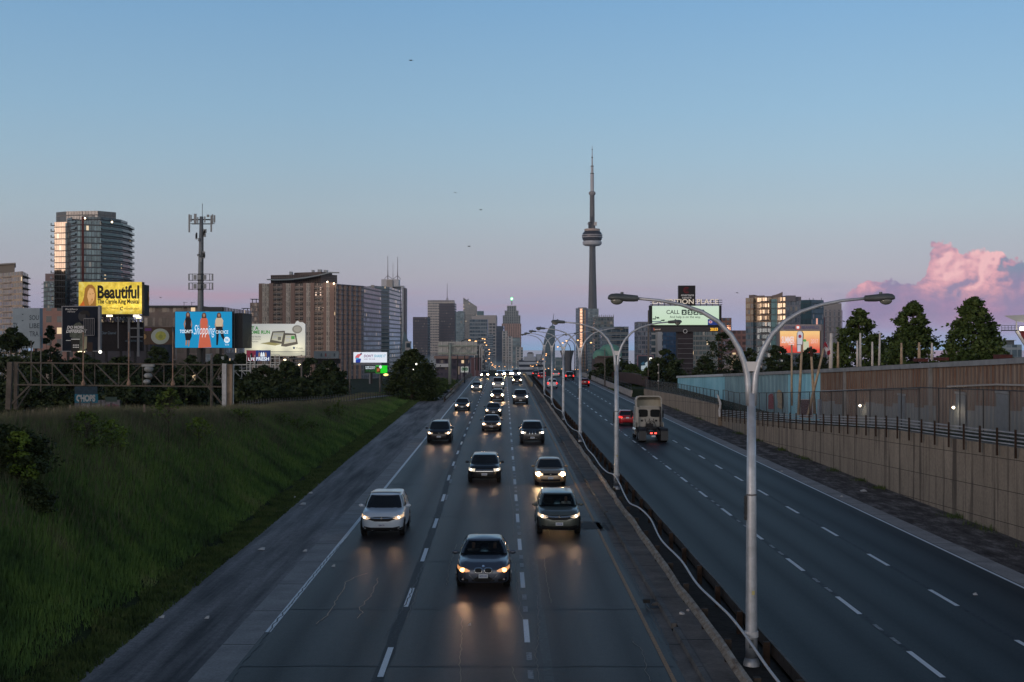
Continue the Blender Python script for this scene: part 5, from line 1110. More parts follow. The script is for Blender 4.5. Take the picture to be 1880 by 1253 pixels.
# --- the big brown condominium stepping up from the left
d = 780.0
FC = facade('brown brick flats', (0.46, 0.345, 0.28), (0.80, 0.70, 0.62), 2.9, 2.88, (.16, .84), (.20, .86), 0.6, 0.75, 0.006, mull=2, tilt=0.09, blinds=0.35)
FC2 = facade('shaded brick flats', (0.22, 0.19, 0.195), (0.16, 0.21, 0.24), 2.4, 2.88, (.2, .85), (.2, .85), 0.65, 0.8, 0.004, mull=2, tilt=0.08, blinds=0.25)  # blue shade of the receding side is put into these colours
BRK = mat('brown brick pier', (0.36, 0.235, 0.19), 0.85, vary=0.15); PNL = facade('pale panel bays', (0.58, 0.49, 0.41), (0.40, 0.36, 0.32), 1.35, 2.88, (.22, .80), (.12, .88), 0.45, 0.6, 0.0, blinds=0.4)
cz = building('condominium', 'huge brown brick condominium with stepped left end and curved roof canopy', [(475, 784), (617, 770), (640, 830), (666, 880), (640, 930), (480, 930)], (521, 775), FC)
block(cz, [(459, 792), (475.3, 789), (478, 840), (462, 840)], -20, ZT(556, 790), FC, 'step_wing'); block(cz, [(443, 795), (459.2, 792), (462, 840), (446, 840)], -20, ZT(574.5, 792), FC, 'step_wing')
for a, b_, y in ((459, 471, 549), (443, 455, 566)):
    mb = MB(); p, q = P(a, y, 800), P(b_, y-1, 800); mb.bx(p.x, q.x, 800, 808, p.z-.3, p.z); mb.bx(p.x+.6, p.x+1, 803, 803.4, p.z-3, p.z-.3); mb.bx(q.x-1, q.x-.6, 803, 803.4, p.z-3, p.z-.3); part(mb, 'roof_trellis', DSTEEL, cz)
zc = ZT(521, 775)
lx = lambda px: 784-14*(px-475)/142.0                         # the front face recedes slightly to the left
for px, w_ in ((481, 3.2), (498.5, 2.4), (523, 2.6), (538, 2.2), (561, 2.4), (574, 2.2), (598, 2.6), (610, 2.6)):
    mb = MB(); p = P(px, 0, lx(px)); mb.bx(p.x-w_/2*1.0, p.x+w_/2*1.0, lx(px)-1.2, lx(px)+1, -20, zc+.4); part(mb, 'brick_pier', BRK, cz)
for px, w_ in ((488, 4.0), (531, 3.6), (567.5, 3.2), (604, 3.0)):
    mb = MB(); p = P(px, 0, lx(px)); mb.prism([(p.x-w_/2, lx(px)-.9), (p.x+w_/2, lx(px)-.9), (p.x+w_/2, lx(px)+1), (p.x-w_/2, lx(px)+1)], -20, zc+.2); part(mb, 'panel_bay', PNL, cz)
for a, b_ in ((503, 519), (543, 557), (579, 594)):
    balcony_slabs(cz, [(a, lx(a)), (b_, lx(b_))], [zc-3.2-2.88*k for k in range(17)], 1.5, .45, mat('balcony rail panel', (0.33, 0.29, 0.26), 0.7))
balcony_slabs(cz, [(616, 770), (621, 780)], [zc-3-2.88*k for k in range(17)], 1.3, .4, BAL)
block(cz, [(617.2, 771), (668, 800), (700, 860), (640, 870)], -20, ZT(524, 790), FC2, 'side_wing')
for px, dd in ((624, 774.6), (633, 779.6), (642, 784.6), (651, 790), (660, 795.5)):
    mb = MB(); p = P(px, 0, dd); mb.box((p.x, dd-.6, (ZT(525, 790)-20)/2), (1.6, 1.2, ZT(525, 790)+20), .5); part(mb, 'brick_pier', BRK, cz)
balcony_slabs(cz, [(619, 771.5), (666, 798.5)], [ZT(526, 790)-2.88*k for k in range(16)], .9, .35, mat('violet grey balcony', (0.15, 0.15, 0.18), 0.7))
ph = facade('penthouse screen', (0.17, 0.12, 0.10), (0.09, 0.07, 0.065), 1.2, 1.3, (.2, .8), (.2, .8), 0.1, 0.4, 0.0, blinds=0)
block(cz, [(497, 800), (589, 788), (619, 800), (600, 840), (500, 840)], zc-.1, ZT(504, 790), ph); block(cz, [(540, 805), (590, 795), (610, 806), (598, 835), (545, 835)], ZT(504, 790)-.1, ZT(499.5, 795), ph)
mb = MB(); pr = [(490, 512.5), (510, 513), (535, 512), (560, 509), (585, 504.5), (605, 499.5), (623, 500)]
mb.grid([[P(x, y, 782), P(x, y, 804)] for x, y in pr]); mb.grid([[P(x, y+2.4, 782), P(x, y+2.4, 804)] for x, y in pr], flip=True); mb.grid([[P(x, y+2.4, 782), P(x, y, 782)] for x, y in pr]); part(mb, 'curved_canopy', mat('pale canopy', (0.30, 0.33, 0.34), 0.5), cz, smooth=30)
for i, (a, b_, y0, y1) in enumerate(((583, 590, 495, 500), (594, 601, 496, 500), (531, 536, 499, 503), (572, 576, 496, 500))):
    mb = MB(); p, q = P(a, y1, 800), P(b_, y0, 800); mb.bx(p.x, q.x, 800, 804, p.z-.5, q.z); part(mb, 'roof_unit', mat('roof unit', (0.4, 0.42, 0.44), 0.5, 0.3), cz)
for px, py in ((601, 518), (613, 521)):
    mb = MB(); mb.ball(P(px, py, 768), .45, 6); part(mb, 'roof_light', emis('roof light', (1, .75, .5), 8), cz)
# --- grey glass condominiums right of it
FG1 = facade('grey green glass', (0.20, 0.21, 0.21), (0.16, 0.23, 0.25), 2.2, 2.9, (.08, .94), (.2, .9), 0.7, 0.8, 0.008, mull=2, tilt=0.07, blinds=0.12)
g1 = building('condo_tower', 'grey green glass condo with pale frame right of the brown condominium', [(660, 905), (686, 880), (715, 900), (735, 960), (670, 980)], (526, 890), FG1)
mb = MB(); e = P(686, 0, 880); mb.box((e.x-.5, 879, (ZT(524, 880)-20)/2), (2.2, 2, ZT(524, 880)+20)); part(mb, 'pale_pier', mat('pale pier', (0.36, 0.34, 0.33), 0.8), g1)
balcony_slabs(g1, [(662, 903), (684, 882)], [ZT(530, 880)-2.9*k for k in range(24)], 1.2, .3, BALG); balcony_slabs(g1, [(688, 881.5), (712, 898)], [ZT(536, 890)-2.9*k for k in range(22)], 1.0, .3, BAL, BALG)
block(g1, [(673, 885), (686, 879.2), (700, 890), (690, 910)], ZT(568, 885), ZT(567, 885)+.2, BAL, 'terrace')
g2 = building('condo_tower', 'slim dark glass condo with concrete side, in front of the white antenna skyscraper', [(712, 985), (736, 975), (738, 1010), (716, 1020)], (527, 980), FDK)
mb = MB(); p, q = P(711, 0, 984), P(721, 0, 981); mb.bx(p.x, q.x, 979, 990, -20, ZT(515, 985)); part(mb, 'concrete_core', mat('pale pier', (0.36,)*3), g2); balcony_slabs(g2, [(720, 981), (736, 974.8)], [ZT(532, 980)-2.9*k for k in range(22)], 1.0, .25, BALG)
FW = facade('white marble', (0.44, 0.45, 0.47), (0.14, 0.17, 0.20), 3.0, 3.9, (.25, .75), (.05, .95), 0.5, 0.5, 0.0, blinds=0, slab=(0.5, 0.51, 0.53))
fc = building('skyscraper', 'tall white bank skyscraper with three antenna masts behind the glass condos', rectfoot(700, 741, 4600, 70), (525, 4600), FW)
block(fc, rectfoot(700, 732, 4605, 60), ZT(525, 4600)-1, ZT(513, 4600), mat('white crown', (0.48, 0.49, 0.51), 0.6)); block(fc, rectfoot(741, 745, 4606, 60), -20, ZT(529, 4600), mat('brown marble side', (0.12, 0.09, 0.09), 0.6), 'side_wing')
for px, py, r in ((712, 470, 1.5), (730, 472, 1.5), (721.5, 482, .8)):
    mb = MB(); p = P(px, 513, 4620); q = P(px, py, 4620); mb.rod(p, p.lerp(q, .35), r*1.25, r); mb.rod(p.lerp(q, .35), q, r*.8, r*.5); part(mb, 'antenna_mast', mat('mast', (0.22, 0.2, 0.22), 0.6), fc)
mb = MB()
for a, b_ in ((712, 705), (712, 721), (730, 721), (730, 736)): mb.rod(P(a, 506, 4620), P(b_, 513.5, 4620), 1.0, n=6)
part(mb, 'mast_stay', mat('mast', (0.22,)*3), fc)
mb = MB(); q = P(713, 516, 4596); mb.ball(q, 2.6, 6); part(mb, 'red_crown_sign', emis('red crown', (1, .12, .1), 1.2), fc)
# --- downtown cluster
FN = facade('navy glass', (0.030, 0.042, 0.065), (0.045, 0.075, 0.12), 3.0, 7.6, (.1, .92), (.2, .9), 0.6, 0.5, 0.0, tilt=0.02, blinds=0.0)
FBK = facade('black steel', (0.012, 0.014, 0.026), (0.10, 0.085, 0.10), 3.5, 8.0, (.06, .96), (.4, .88), 0.6, 0.6, 0.0004, tilt=0.03, blinds=0.05)
FWG = facade('white grid', (0.40, 0.37, 0.34), (0.16, 0.17, 0.19), 8.0, 8.6, (.1, .92), (.45, .9), 0.6, 0.4, 0.01, tilt=0.04, blinds=0.1)
FTG = facade('blue green glass', (0.14, 0.18, 0.20), (0.16, 0.24, 0.28), 6.0, 7.2, (.06, .94), (.25, .92), 0.7, 0.5, 0.005, tilt=0.04, blinds=0.05)
FGR = facade('grey grid', (0.27, 0.27, 0.28), (0.05, 0.08, 0.10), 8.5, 8.0, (.14, .88), (.2, .85), 0.6, 0.6, 0.005, tilt=0.04, blinds=0.05)
FBL = facade('blue balcony tower', (0.13, 0.17, 0.21), (0.07, 0.12, 0.17), 7.0, 4.6, (.05, .95), (.38, .96), 0.65, 0.6, 0.003, mull=2, tilt=0.05, blinds=0.05, slab=(0.28, 0.31, 0.34))
FPL = facade('pale slab tower', (0.36, 0.37, 0.38), (0.09, 0.14, 0.17), 6.5, 4.6, (.30, .80), (.2, .9), 0.6, 0.6, 0.004, tilt=0.05, blinds=0.1)
FRD = facade('striped maroon', (0.10, 0.05, 0.06), (0.20, 0.18, 0.22), 2.4, 40.0, (.5, .85), (.02, .98), 0.2, 0.2, 0.0, blinds=0)
pk = building('pointed_building', 'bluish building with pointed roof beside the dark condo, above the round tree', [(737, 1800), (755, 1800), (755, 1830), (738, 1830)], (640, 1800), FTG)
mb = MB(); e = FP([(737, 1799), (755, 1799), (755, 1830), (737, 1830)]); zp = ZT(640, 1800); ap_ = P(742, 607, 1812); mb.add([(x, y, zp) for x, y in e]+[tuple(ap_)], [(0, 1, 4), (1, 2, 4), (2, 3, 4), (3, 0, 4)]); part(mb, 'pitched_roof', mat('verdigris dim', (0.08, 0.12, 0.14), 0.5), pk)
building('white_grid_block', 'small block with white window grid in front of the pointed building', rectfoot(744, 753, 1500, 20), (627, 1500), FGR)
building('skyscraper', 'shorter plain black office tower left of the white mast tower', rectfoot(758, 785, 3900, 55)[:2]+[(790, 3960), (762, 3960)], (582.5, 3900), FBK)
sw = building('skyscraper', 'whitish office tower with a single tall mast behind the black tower', rectfoot(785, 834, 4400, 60), (551.5, 4400), FWG)
mb = MB(); p = P(821, 552, 4410); mb.rod(p, P(821, 521, 4410), 1.3, .5); mb.rod(P(819, 551, 4410), P(821, 547, 4410), .8, n=6); mb.rod(P(823.5, 551, 4410), P(821, 547, 4410), .8, n=6); part(mb, 'mast', mat('mast', (0.22,)*3), sw)
building('skyscraper', 'tall plain black office tower in front of the white mast tower', rectfoot(806, 835, 3950, 55)[:2]+[(838, 4000), (808, 4000)], (557.5, 3950), FBK)
building('glass_office', 'blue green glass office right of the tall black tower', rectfoot(837, 852, 3600, 50), (573, 3600), FTG)
building('glass_office', 'teal roofed office showing above the roofs on both sides of the slanted tower', rectfoot(840, 888, 4300, 40), (571.5, 4300), mat('teal crown', (0.10, 0.17, 0.19), 0.4))
st_ = building('slanted_tower', 'pale glass skyscraper with sharply slanted pointed roof', [(850.5, 3700), (875.5, 3700), (876, 3740), (851, 3740)], [(547, 3700), (563.5, 3700), (563.5, 3740), (547, 3740)], facade('pale slanted glass', (0.30, 0.31, 0.31), (0.30, 0.32, 0.33), 3.0, 3.2, (.1, .9), (.3, .9), 0.6, 0.5, 0.01, tilt=0.05, blinds=0.1))
mb = MB(); mb.rod(P(858.5, 552, 3700), P(860, 549, 3700), 1.2, n=6); part(mb, 'roof_crane', DSTEEL, st_)
go = building('wide_office', 'wide grey office with square grid windows below a blank band', rectfoot(866, 911, 3300, 70)[:2]+[(913, 3380), (870, 3380)], (594, 3300), FGR)
block(go, rectfoot(866, 911, 3299, 60)[:2]+[(913, 3378), (870, 3378)], ZT(594, 3300), ZT(581, 3300), mat('blank concrete band', (0.33, 0.32, 0.32), 0.8, vary=0.1), 'blank_band'); block(go, rectfoot(875, 912, 3310, 40), ZT(581, 3300), ZT(579, 3300), mat('blank concrete band', (0.33,)*3), 'parapet_wall')
building('blue_slab', 'blue condo tower with pale balcony stripes below the wide grey office', rectfoot(880, 905, 2700, 40), (614, 2700), FBL)
building('blue_slab', 'darker blue condo tower left of the art deco tower', rectfoot(911, 924, 2900, 40)[:2]+[(926, 2940), (913, 2940)], (599, 2900), FN)
building('grey_flats', 'grey blue flats behind the back of the road sign', rectfoot(862, 895, 1700, 40), (598, 2350), FBL)
building('grey_flats', 'pale flats below the lit lamps left of the crest', rectfoot(870, 889, 1300, 30), (633, 1300), FPL)
sc = building('deco_tower', 'stepped art deco style skyscraper with warm lower part and green lit mast', rectfoot(921, 957, 4200, 60), (594.5, 4200), facade('warm granite', (0.42, 0.27, 0.22), (0.20, 0.15, 0.14), 7.0, 8.0, (.3, .7), (.1, .95), 0.4, 0.4, 0.0, blinds=0.1))
CR = facade('crown steps', (0.24, 0.26, 0.26), (0.09, 0.12, 0.14), 7.0, 8.0, (.25, .75), (.15, .9), 0.5, 0.5, 0.0, blinds=0)
for x0, x1, ya, yb in ((923, 955.5, 594.5, 579.5), (926.5, 952, 579.5, 570.5), (931, 948, 570.5, 561.5)):
    block(sc, rectfoot(x0, x1, 4202+(595-ya)*.5, 50-(595-ya)), ZT(ya, 4200)-.2, ZT(yb, 4200), CR, 'crown_step')
mb = MB(); mb.rod(P(939.5, 560, 4220), P(939.5, 545, 4220), 2.2, 1.2); part(mb, 'mast', mat('white mast', (0.5, 0.5, 0.5), 0.5), sc)
mb = MB(); mb.ball(P(939.5, 549, 4210), 4.6, 8, (1, 1, 1.2)); part(mb, 'green_beacon', emis('green beacon', (.25, 1.0, .45), 1.6), sc); mb = MB(); mb.ball(P(939.5, 549, 4203), 2.0, 6); part(mb, 'beacon_core', emis('beacon core', (.9, 1, .9), 4), sc)
building('twin_slab', 'left one of the pale slab towers under the art deco tower', rectfoot(922, 932, 2400, 25), (608, 2400), FPL)
building('twin_slab', 'right one of the pale slab towers under the art deco tower', rectfoot(932.5, 941, 2380, 25), (618, 2380), FPL)
building('blue_flats', 'blue green flats with balconies below the right side of the art deco tower', rectfoot(941, 955, 2300, 25), (620, 2300), FTG)
building('blue_flats', 'lowest grey flats next to the gap before the striped office', rectfoot(947, 960, 2200, 25), (638, 2200), FPL)
so_ = building('striped_office', 'white long office with dark horizontal window bands beyond the crest', rectfoot(953, 1001, 1100, 50), (663, 1100), facade('striped office wall', (0.68, 0.70, 0.76), (0.09, 0.11, 0.15), 60.0, 4.2, (.0, 1.0), (.0, .48), 0.3, 0.2, 0.0, blinds=0))
WTM = mat('white roof block', (0.62, 0.63, 0.68), 0.7)
block(so_, rectfoot(962, 984, 1103, 40), ZT(663, 1100)-.1, ZT(656, 1100), WTM, 'roof_block'); block(so_, rectfoot(968, 980, 1106, 20), ZT(656, 1100)-.1, ZT(649, 1100), WTM, 'roof_block'); block(so_, rectfoot(985, 1001, 1104, 30), ZT(663, 1100)-.1, ZT(651, 1100), WTM, 'roof_block'); block(so_, rectfoot(970, 978, 1105, 20), ZT(649, 1100)-.1, ZT(647.5, 1100), mat('brown roof tile', (0.12, 0.08, 0.08), 0.8), 'roof_cap')
mr = building('maroon_warehouse', 'maroon and lilac striped warehouse left of the lit lamps', rectfoot(858, 882, 700, 30), (658, 700), FRD, base=-20)
dk = building('dark_stage_building', 'low dark purple building behind the posts of the road sign', rectfoot(800, 860, 640, 30), (656, 640), facade('dim purple', (0.045, 0.04, 0.065), (0.06, 0.06, 0.09), 2.0, 3.0, (.2, .8), (.3, .8), 0.3, 0.6, 0.02, blinds=0.1), base=-20)
block(dk, rectfoot(797, 860, 638, 20), ZT(659, 640), ZT(654, 640), mat('dull pink band', (0.20, 0.14, 0.13), 0.8), 'roof_band'); block(dk, rectfoot(800, 824, 636, 6), ZT(674, 640), ZT(668, 640), mat('white band', (0.4, 0.42, 0.45), 0.7), 'pale_band')
# --- curved blue tower, flared tower, group at the foot of the great tower
lt = thing('curved_tower', 'blue glass tower with a curved left side and a thin mast', 'building', P(1008, 690, 2100))
ol = [(995, 700), (995, 655), (997, 640), (1000, 624), (1004, 611), (1010, 600), (1014, 597), (1019, 599), (1019, 700)]
mb = MB(); n = len(ol); vs = [tuple(P(x, y, 2100)) for x, y in ol]+[tuple(P(x, y, 2100)+Vector((0, 35, 0))) for x, y in ol]
uvs = []; fs = [tuple(range(n-1, -1, -1)), tuple(range(n, 2*n))]+[(i, (i+1) % n, n+(i+1) % n, n+i) for i in range(n)]
for f in fs: uvs += [(vs[i][0]+vs[i][1]*.0, vs[i][2]) for i in f]
mb.add(vs, fs, uvs); part(mb, 'wall', facade('curved blue glass', (0.10, 0.14, 0.17), (0.10, 0.17, 0.22), 2.4, 3.0, (.08, .92), (.2, .95), 0.7, 0.4, 0.0, tilt=0.03, blinds=0), lt)
mb = MB(); mb.rod(P(1014, 598, 2110), P(1017, 576, 2110), .7, .25); part(mb, 'mast', DSTEEL, lt)
mb = MB(); q = P(1041, 700, 800); mb.lathe((q.x, 800, q.z), [(3.0, 0), (2.7, 6), (2.7, 11), (3.3, 15), (4.2, 18), (4.3, 18.3), (3.9, 18.4)], 20)
solo(mb, 'flared_tower', mat('dark silo', (0.10, 0.11, 0.13), 0.7, vary=0.2), 'dark concrete tower flaring at its top between lamp posts', 'tower', smooth=40)
building('far_block', 'low dark blue block left of the flared tower', rectfoot(1020, 1037, 1600, 30), (657, 1600), FTG)
c1 = building('condo_tower', 'round cornered condo with a bright gold vertical reflection at the foot of the great tower', [(1057, 1250), (1062, 1243), (1068, 1240), (1074, 1241), (1079, 1246), (1079, 1270), (1058, 1270)], (566, 1240), facade('pale grey condo', (0.17, 0.20, 0.22), (0.16, 0.21, 0.25), 2.4, 2.9, (.08, .92), (.2, .92), 0.7, 0.5, 0.002, tilt=0.03, blinds=0.05))
mb = MB(); e = FP([(1064.5, 1239.8), (1069.2, 1238.8)]); mb.prism([e[0], e[1], (e[1][0], e[1][1]+1), (e[0][0], e[0][1]+1)], -20, ZT(567, 1240)); 
GS = facade('gold reflection glass strip', (0.30, 0.20, 0.15), (0.72, 0.50, 0.36), 3.0, 2.9, (.05, .95), (.12, .95), 0.6, 0.2, 0.0, tilt=0.02, blinds=0)  # stands in for a sunset reflection, its gold put into the colour
part(mb, 'gold_reflection_strip', GS, c1); mb = MB(); e = FP([(1072.5, 1240.2), (1075.2, 1241.0)]); mb.prism([e[0], e[1], (e[1][0], e[1][1]+1), (e[0][0], e[0][1]+1)], -20, ZT(569, 1240)); part(mb, 'gold_reflection_strip', GS, c1)
block(c1, rectfoot(1062, 1077, 1247, 12), ZT(566, 1240)-.1, ZT(564.5, 1240), BAL, 'roof_cornice')
building('condo_tower', 'blue glass condo directly below the shaft of the great tower', rectfoot(1079, 1099, 1300, 30), (567, 1300), facade('misty blue glass', (0.16, 0.20, 0.23), (0.16, 0.23, 0.28), 2.4, 2.9, (.08, .92), (.2, .92), 0.7, 0.5, 0.0, tilt=0.04, blinds=0.03))
c3 = building('condo_tower', 'dark patterned glass condo with spiky roof edge right of the great tower', rectfoot(1092, 1127, 1150, 25), (582, 1150), facade('patchwork glass', (0.15, 0.17, 0.19), (0.12, 0.18, 0.20), 2.6, 2.9, (.12, .88), (.2, .88), 0.65, 0.95, 0.003, tilt=0.07, blinds=0.15))
for k in range(10):
    mb = MB(); p = P(1093+3.7*k, 582, 1150); mb.bx(p.x-.25, p.x+.25, 1150, 1150.5, p.z-.3, p.z+1.4+.5*(k % 2)); part(mb, 'roof_fin', BAL, c3)
c4 = building('condo_tower', 'broad grey condo with rows of balconies above the green dome', rectfoot(1105, 1154, 1000, 25), (600, 1000), FBL)
balcony_slabs(c4, [(1118, 1000), (1154, 1000)], [ZT(604, 1000)-3*k for k in range(16)], 1.3, .35, BAL)
dm = thing('domed_hall', 'hall with a green copper dome behind the trees', 'building', P(1112, 690, 520))
mb = MB(); q = P(1120, 690, 520); zd = ZT(655, 520); mb.lathe((q.x, 520, zd), [(4.6, 0), (4.5, 1.6), (3.9, 3.2), (2.8, 4.3), (1.4, 4.8), (.2, 4.9)], 20); mb.lathe((P(1102, 0, 516).x, 516, zd-.8), [(3.0, 0), (2.9, 1.3), (2.4, 2.6), (1.5, 3.4), (.3, 3.7)], 18)
part(mb, 'dome', mat('green copper', (0.12, 0.27, 0.21), 0.6, vary=0.2, vscale=.3), dm, smooth=40); block(dm, rectfoot(1092, 1133, 513, 20), -10, zd-.2, mat('dim brick hall', (0.10, 0.08, 0.08), 0.8), 'wall')
block(dm, rectfoot(1096, 1131, 512, 3), zd-.2, zd+.35, mat('dim brick hall', (0.10,)*3), 'cornice')
# --- behind the exhibition sign
FR1 = facade('violet glass tower', (0.17, 0.18, 0.22), (0.12, 0.17, 0.23), 2.6, 3.0, (.1, .9), (.2, .9), 0.65, 0.8, 0.004, mull=2, tilt=0.05, blinds=0.1)
building('condo_tower', 'grey blue condo left of the exhibition sign post', rectfoot(1171, 1196, 900, 25), (591, 900), FR1)
c5 = building('condo_tower', 'condo with pale vertical stripes below the exhibition screen', rectfoot(1190, 1217, 950, 25), (606, 950), FPL)
mb = MB(); p = P(1211, 0, 950); mb.bx(p.x-1.6, p.x+1.6, 948.5, 950, -20, ZT(607, 950)); part(mb, 'white_stripe', mat('white concrete', (0.5, 0.5, 0.52), 0.7), c5)
building('condo_tower', 'deep blue glass condo left of the dark sign column', rectfoot(1217, 1246, 1000, 25), (607, 1000), facade('deep blue glass', (0.03, 0.06, 0.12), (0.06, 0.14, 0.26), 2.6, 3.0, (.1, .9), (.25, .95), 0.7, 0.5, 0.002, tilt=0.04, blinds=0))
building('condo_tower', 'greenish balcony condo right of the dark sign column', rectfoot(1270, 1318, 800, 25), (606, 800), FG1)
c6 = building('condo_tower', 'slim tower with orange reflecting edge right of the exhibition screen', rectfoot(1318, 1343, 850, 25), (584, 850), facade('dark orange brick', (0.20, 0.10, 0.07), (0.10, 0.12, 0.15), 2.6, 3.0, (.15, .85), (.25, .85), 0.6, 0.7, 0.0, tilt=0.05, blinds=0.1))
mb = MB(); e = FP([(1334, 848.7), (1341, 847.5)]); mb.prism([e[0], e[1], (e[1][0], e[1][1]+1), (e[0][0], e[0][1]+1)], -20, ZT(598, 850)); part(mb, 'gold_reflection_wall', facade('peach reflection glass', (0.30, 0.14, 0.10), (0.85, 0.46, 0.30), 2.0, 3.0, (.1, .9), (.15, .9), 0.7, 0.3, 0.0, tilt=0.02, blinds=0), c6)  # orange sunset reflection painted as a tinted edge
mb = MB(); mb.ball(P(1338, 660, 845), 1.0, 6, (1.6, .6, .8)); part(mb, 'red_lamp', emis('red lamp', (1, .18, .1), 1.6), c6)
building('brick_flats', 'reddish brick flats left of the gold lit condo', rectfoot(1343, 1372, 700, 25), (607, 700), facade('brick flats wall', (0.22, 0.12, 0.11), (0.20, 0.15, 0.15), 2.6, 2.9, (.2, .85), (.3, .85), 0.5, 0.8, 0.01, tilt=0.08, blinds=0.2))
building('low_block', 'low beige block behind the small tree right of the sign column', rectfoot(1340, 1372, 420, 15), (652, 420), facade('beige low', (0.28, 0.22, 0.18), (0.12, 0.12, 0.13), 4.0, 3.2, (.1, .8), (.3, .8), 0.4, 0.5, 0.03, blinds=0.2), base=-10)
# gold lit condo group
FGO = facade('gold lit flats', (0.27, 0.19, 0.13), (0.78, 0.66, 0.48), 2.7, 3.0, (.1, .9), (.18, .88), 0.72, 0.55, 0.004, mull=2, tilt=0.05, blinds=0.2)  # sunlit copy of the facade, gold light put into its colours
FGL = facade('blue lower flats', (0.13, 0.14, 0.16), (0.11, 0.18, 0.22), 2.7, 3.0, (.1, .9), (.18, .88), 0.65, 0.7, 0.004, mull=2, tilt=0.05, blinds=0.1)
gd = 640.0
gc = building('condo_tower', 'gold lit condo with curved winged roof, blue in its lower third', [(1369, 644), (1383, 641), (1383.5, 643), (1390, 642), (1412, 638.5), (1442, 634), (1444, 670), (1370, 680)], (592, gd), FGL)
z0, z1 = ZT(592, gd), ZT(547, gd)
gf = [(1369, 644), (1383, 641), (1383.5, 643), (1390, 642), (1412, 638.5), (1417, 638.6), (1426, 636.5), (1442, 634), (1444, 670), (1370, 680)]
block(gc, gf, z0+.02, z1, FGO, 'gold_lit_wall')
mb = MB(); e = FP([(1416, 636.5), (1427, 636.4)]); mb.prism([e[0], e[1], (e[1][0], e[1][1]+1.2), (e[0][0], e[0][1]+1.2)], -20, ZT(550, gd)); part(mb, 'teal_glass_strip', facade('teal strip glass', (0.09, 0.14, 0.15), (0.10, 0.22, 0.25), 2.0, 3.0, (.05, .95), (.15, .95), 0.8, 0.3, 0.0, tilt=0.02, blinds=0), gc)
for a, b_ in (((1398, 640.8), (1411, 638.5)), ((1384, 643), (1388, 642.2))): balcony_slabs(gc, [a, b_], [z1-2-3*k for k in range(24)], 1.0, .4, BALD)
balcony_slabs(gc, [(1436, 635.4), (1442.5, 634)], [z1-2-3*k for k in range(24)], 1.3, .3, BAL)
SCR = mat('brown roof screen', (0.19, 0.15, 0.14), 0.8, vary=.1)
block(gc, [(1375, 655), (1384, 651), (1390, 660), (1376, 665)], z1-.1, ZT(540, gd), SCR); block(gc, [(1384, 650), (1404, 646), (1404, 665), (1386, 668)], z1-.1, ZT(542, gd), SCR); block(gc, [(1396, 641.5), (1418, 640), (1418, 660), (1398, 660)], z1-.1, ZT(544, gd), SCR)
mb = MB(); wg = [(1417, 543), (1424, 541.5), (1431, 539), (1437, 536)]; rows = [[P(x, 548, 638), P(x, y, 638)] for x, y in wg]; mb.grid(rows); mb.grid([[P(x, 548, 646), P(x, y, 646)] for x, y in wg], flip=True); mb.grid([[P(x, y, 638), P(x, y, 646)] for x, y in wg]); mb.add([P(1437, 548, 638), P(1437, 536, 638), P(1437, 536, 646), P(1437, 548, 646)], [(0, 1, 2, 3)]); part(mb, 'curved_wing', SCR, gc)
c7 = building('condo_tower', 'grey condo with blocky roof box between the gold condo and the dark teal tower', rectfoot(1441, 1470, 700, 25), (553, 700), FR1)
block(c7, rectfoot(1444, 1461, 699, 15), ZT(553, 700)-.1, ZT(543, 700), mat('violet grey screen', (0.16, 0.155, 0.18), 0.8)); block(c7, rectfoot(1461, 1471, 701, 15), ZT(553, 700)-.1, ZT(545, 700), mat('violet grey screen', (0.16,)*3))
c8 = building('condo_tower', 'dark teal glass tower behind the lamp arm', [(1460, 762), (1490, 752), (1512, 760), (1513, 790), (1462, 790)], (551, 755), facade('dark teal glass', (0.035, 0.06, 0.075), (0.07, 0.15, 0.19), 1.5, 3.0, (.08, .94), (.12, .95), 0.75, 0.7, 0.003, tilt=0.04, blinds=0.04))
for px in (1486, 1493, 1508):
    mb = MB(); mb.rod(P(px, 551.5, 765), P(px, 547.5, 765), .15, n=6); part(mb, 'roof_pole', DSTEEL, c8)
c9 = building('condo_tower', 'grey slab tower with upright window columns left of the first big tree', rectfoot(1512, 1545, 820, 25)[:2]+[(1547, 845), (1514, 845)], (569, 820), facade('slab columns', (0.30, 0.28, 0.30), (0.09, 0.11, 0.15), 2.7, 60.0, (.3, .72), (.0, 1.0), 0.5, 0.5, 0.0, mull=1, blinds=0))
block(c9, rectfoot(1512, 1545, 821, 20), ZT(569, 820)-.1, ZT(557, 820), mat('grey screen wall', (0.27, 0.26, 0.27), 0.8, vary=.1), 'upper_screen')
for k in range(8):
    mb = MB(); p, q = P(1512, 573+9.5*k, 819.8), P(1545, 572+9.5*k, 819.8); mb.bx(p.x, q.x, 819.6, 819.9, p.z, q.z+.35); part(mb, 'floor_band', mat('grey band', (0.25, 0.24, 0.26), 0.8), c9)
mb = MB(); p = P(1511, 0, 790); mb.bx(p.x-.9, p.x+.9, 789, 792, -20, ZT(583, 790)); solo(mb, 'maroon_pylon', mat('maroon pylon', (0.22, 0.10, 0.13), 0.7), 'maroon vertical pylon beside the grey slab tower', 'pylon')
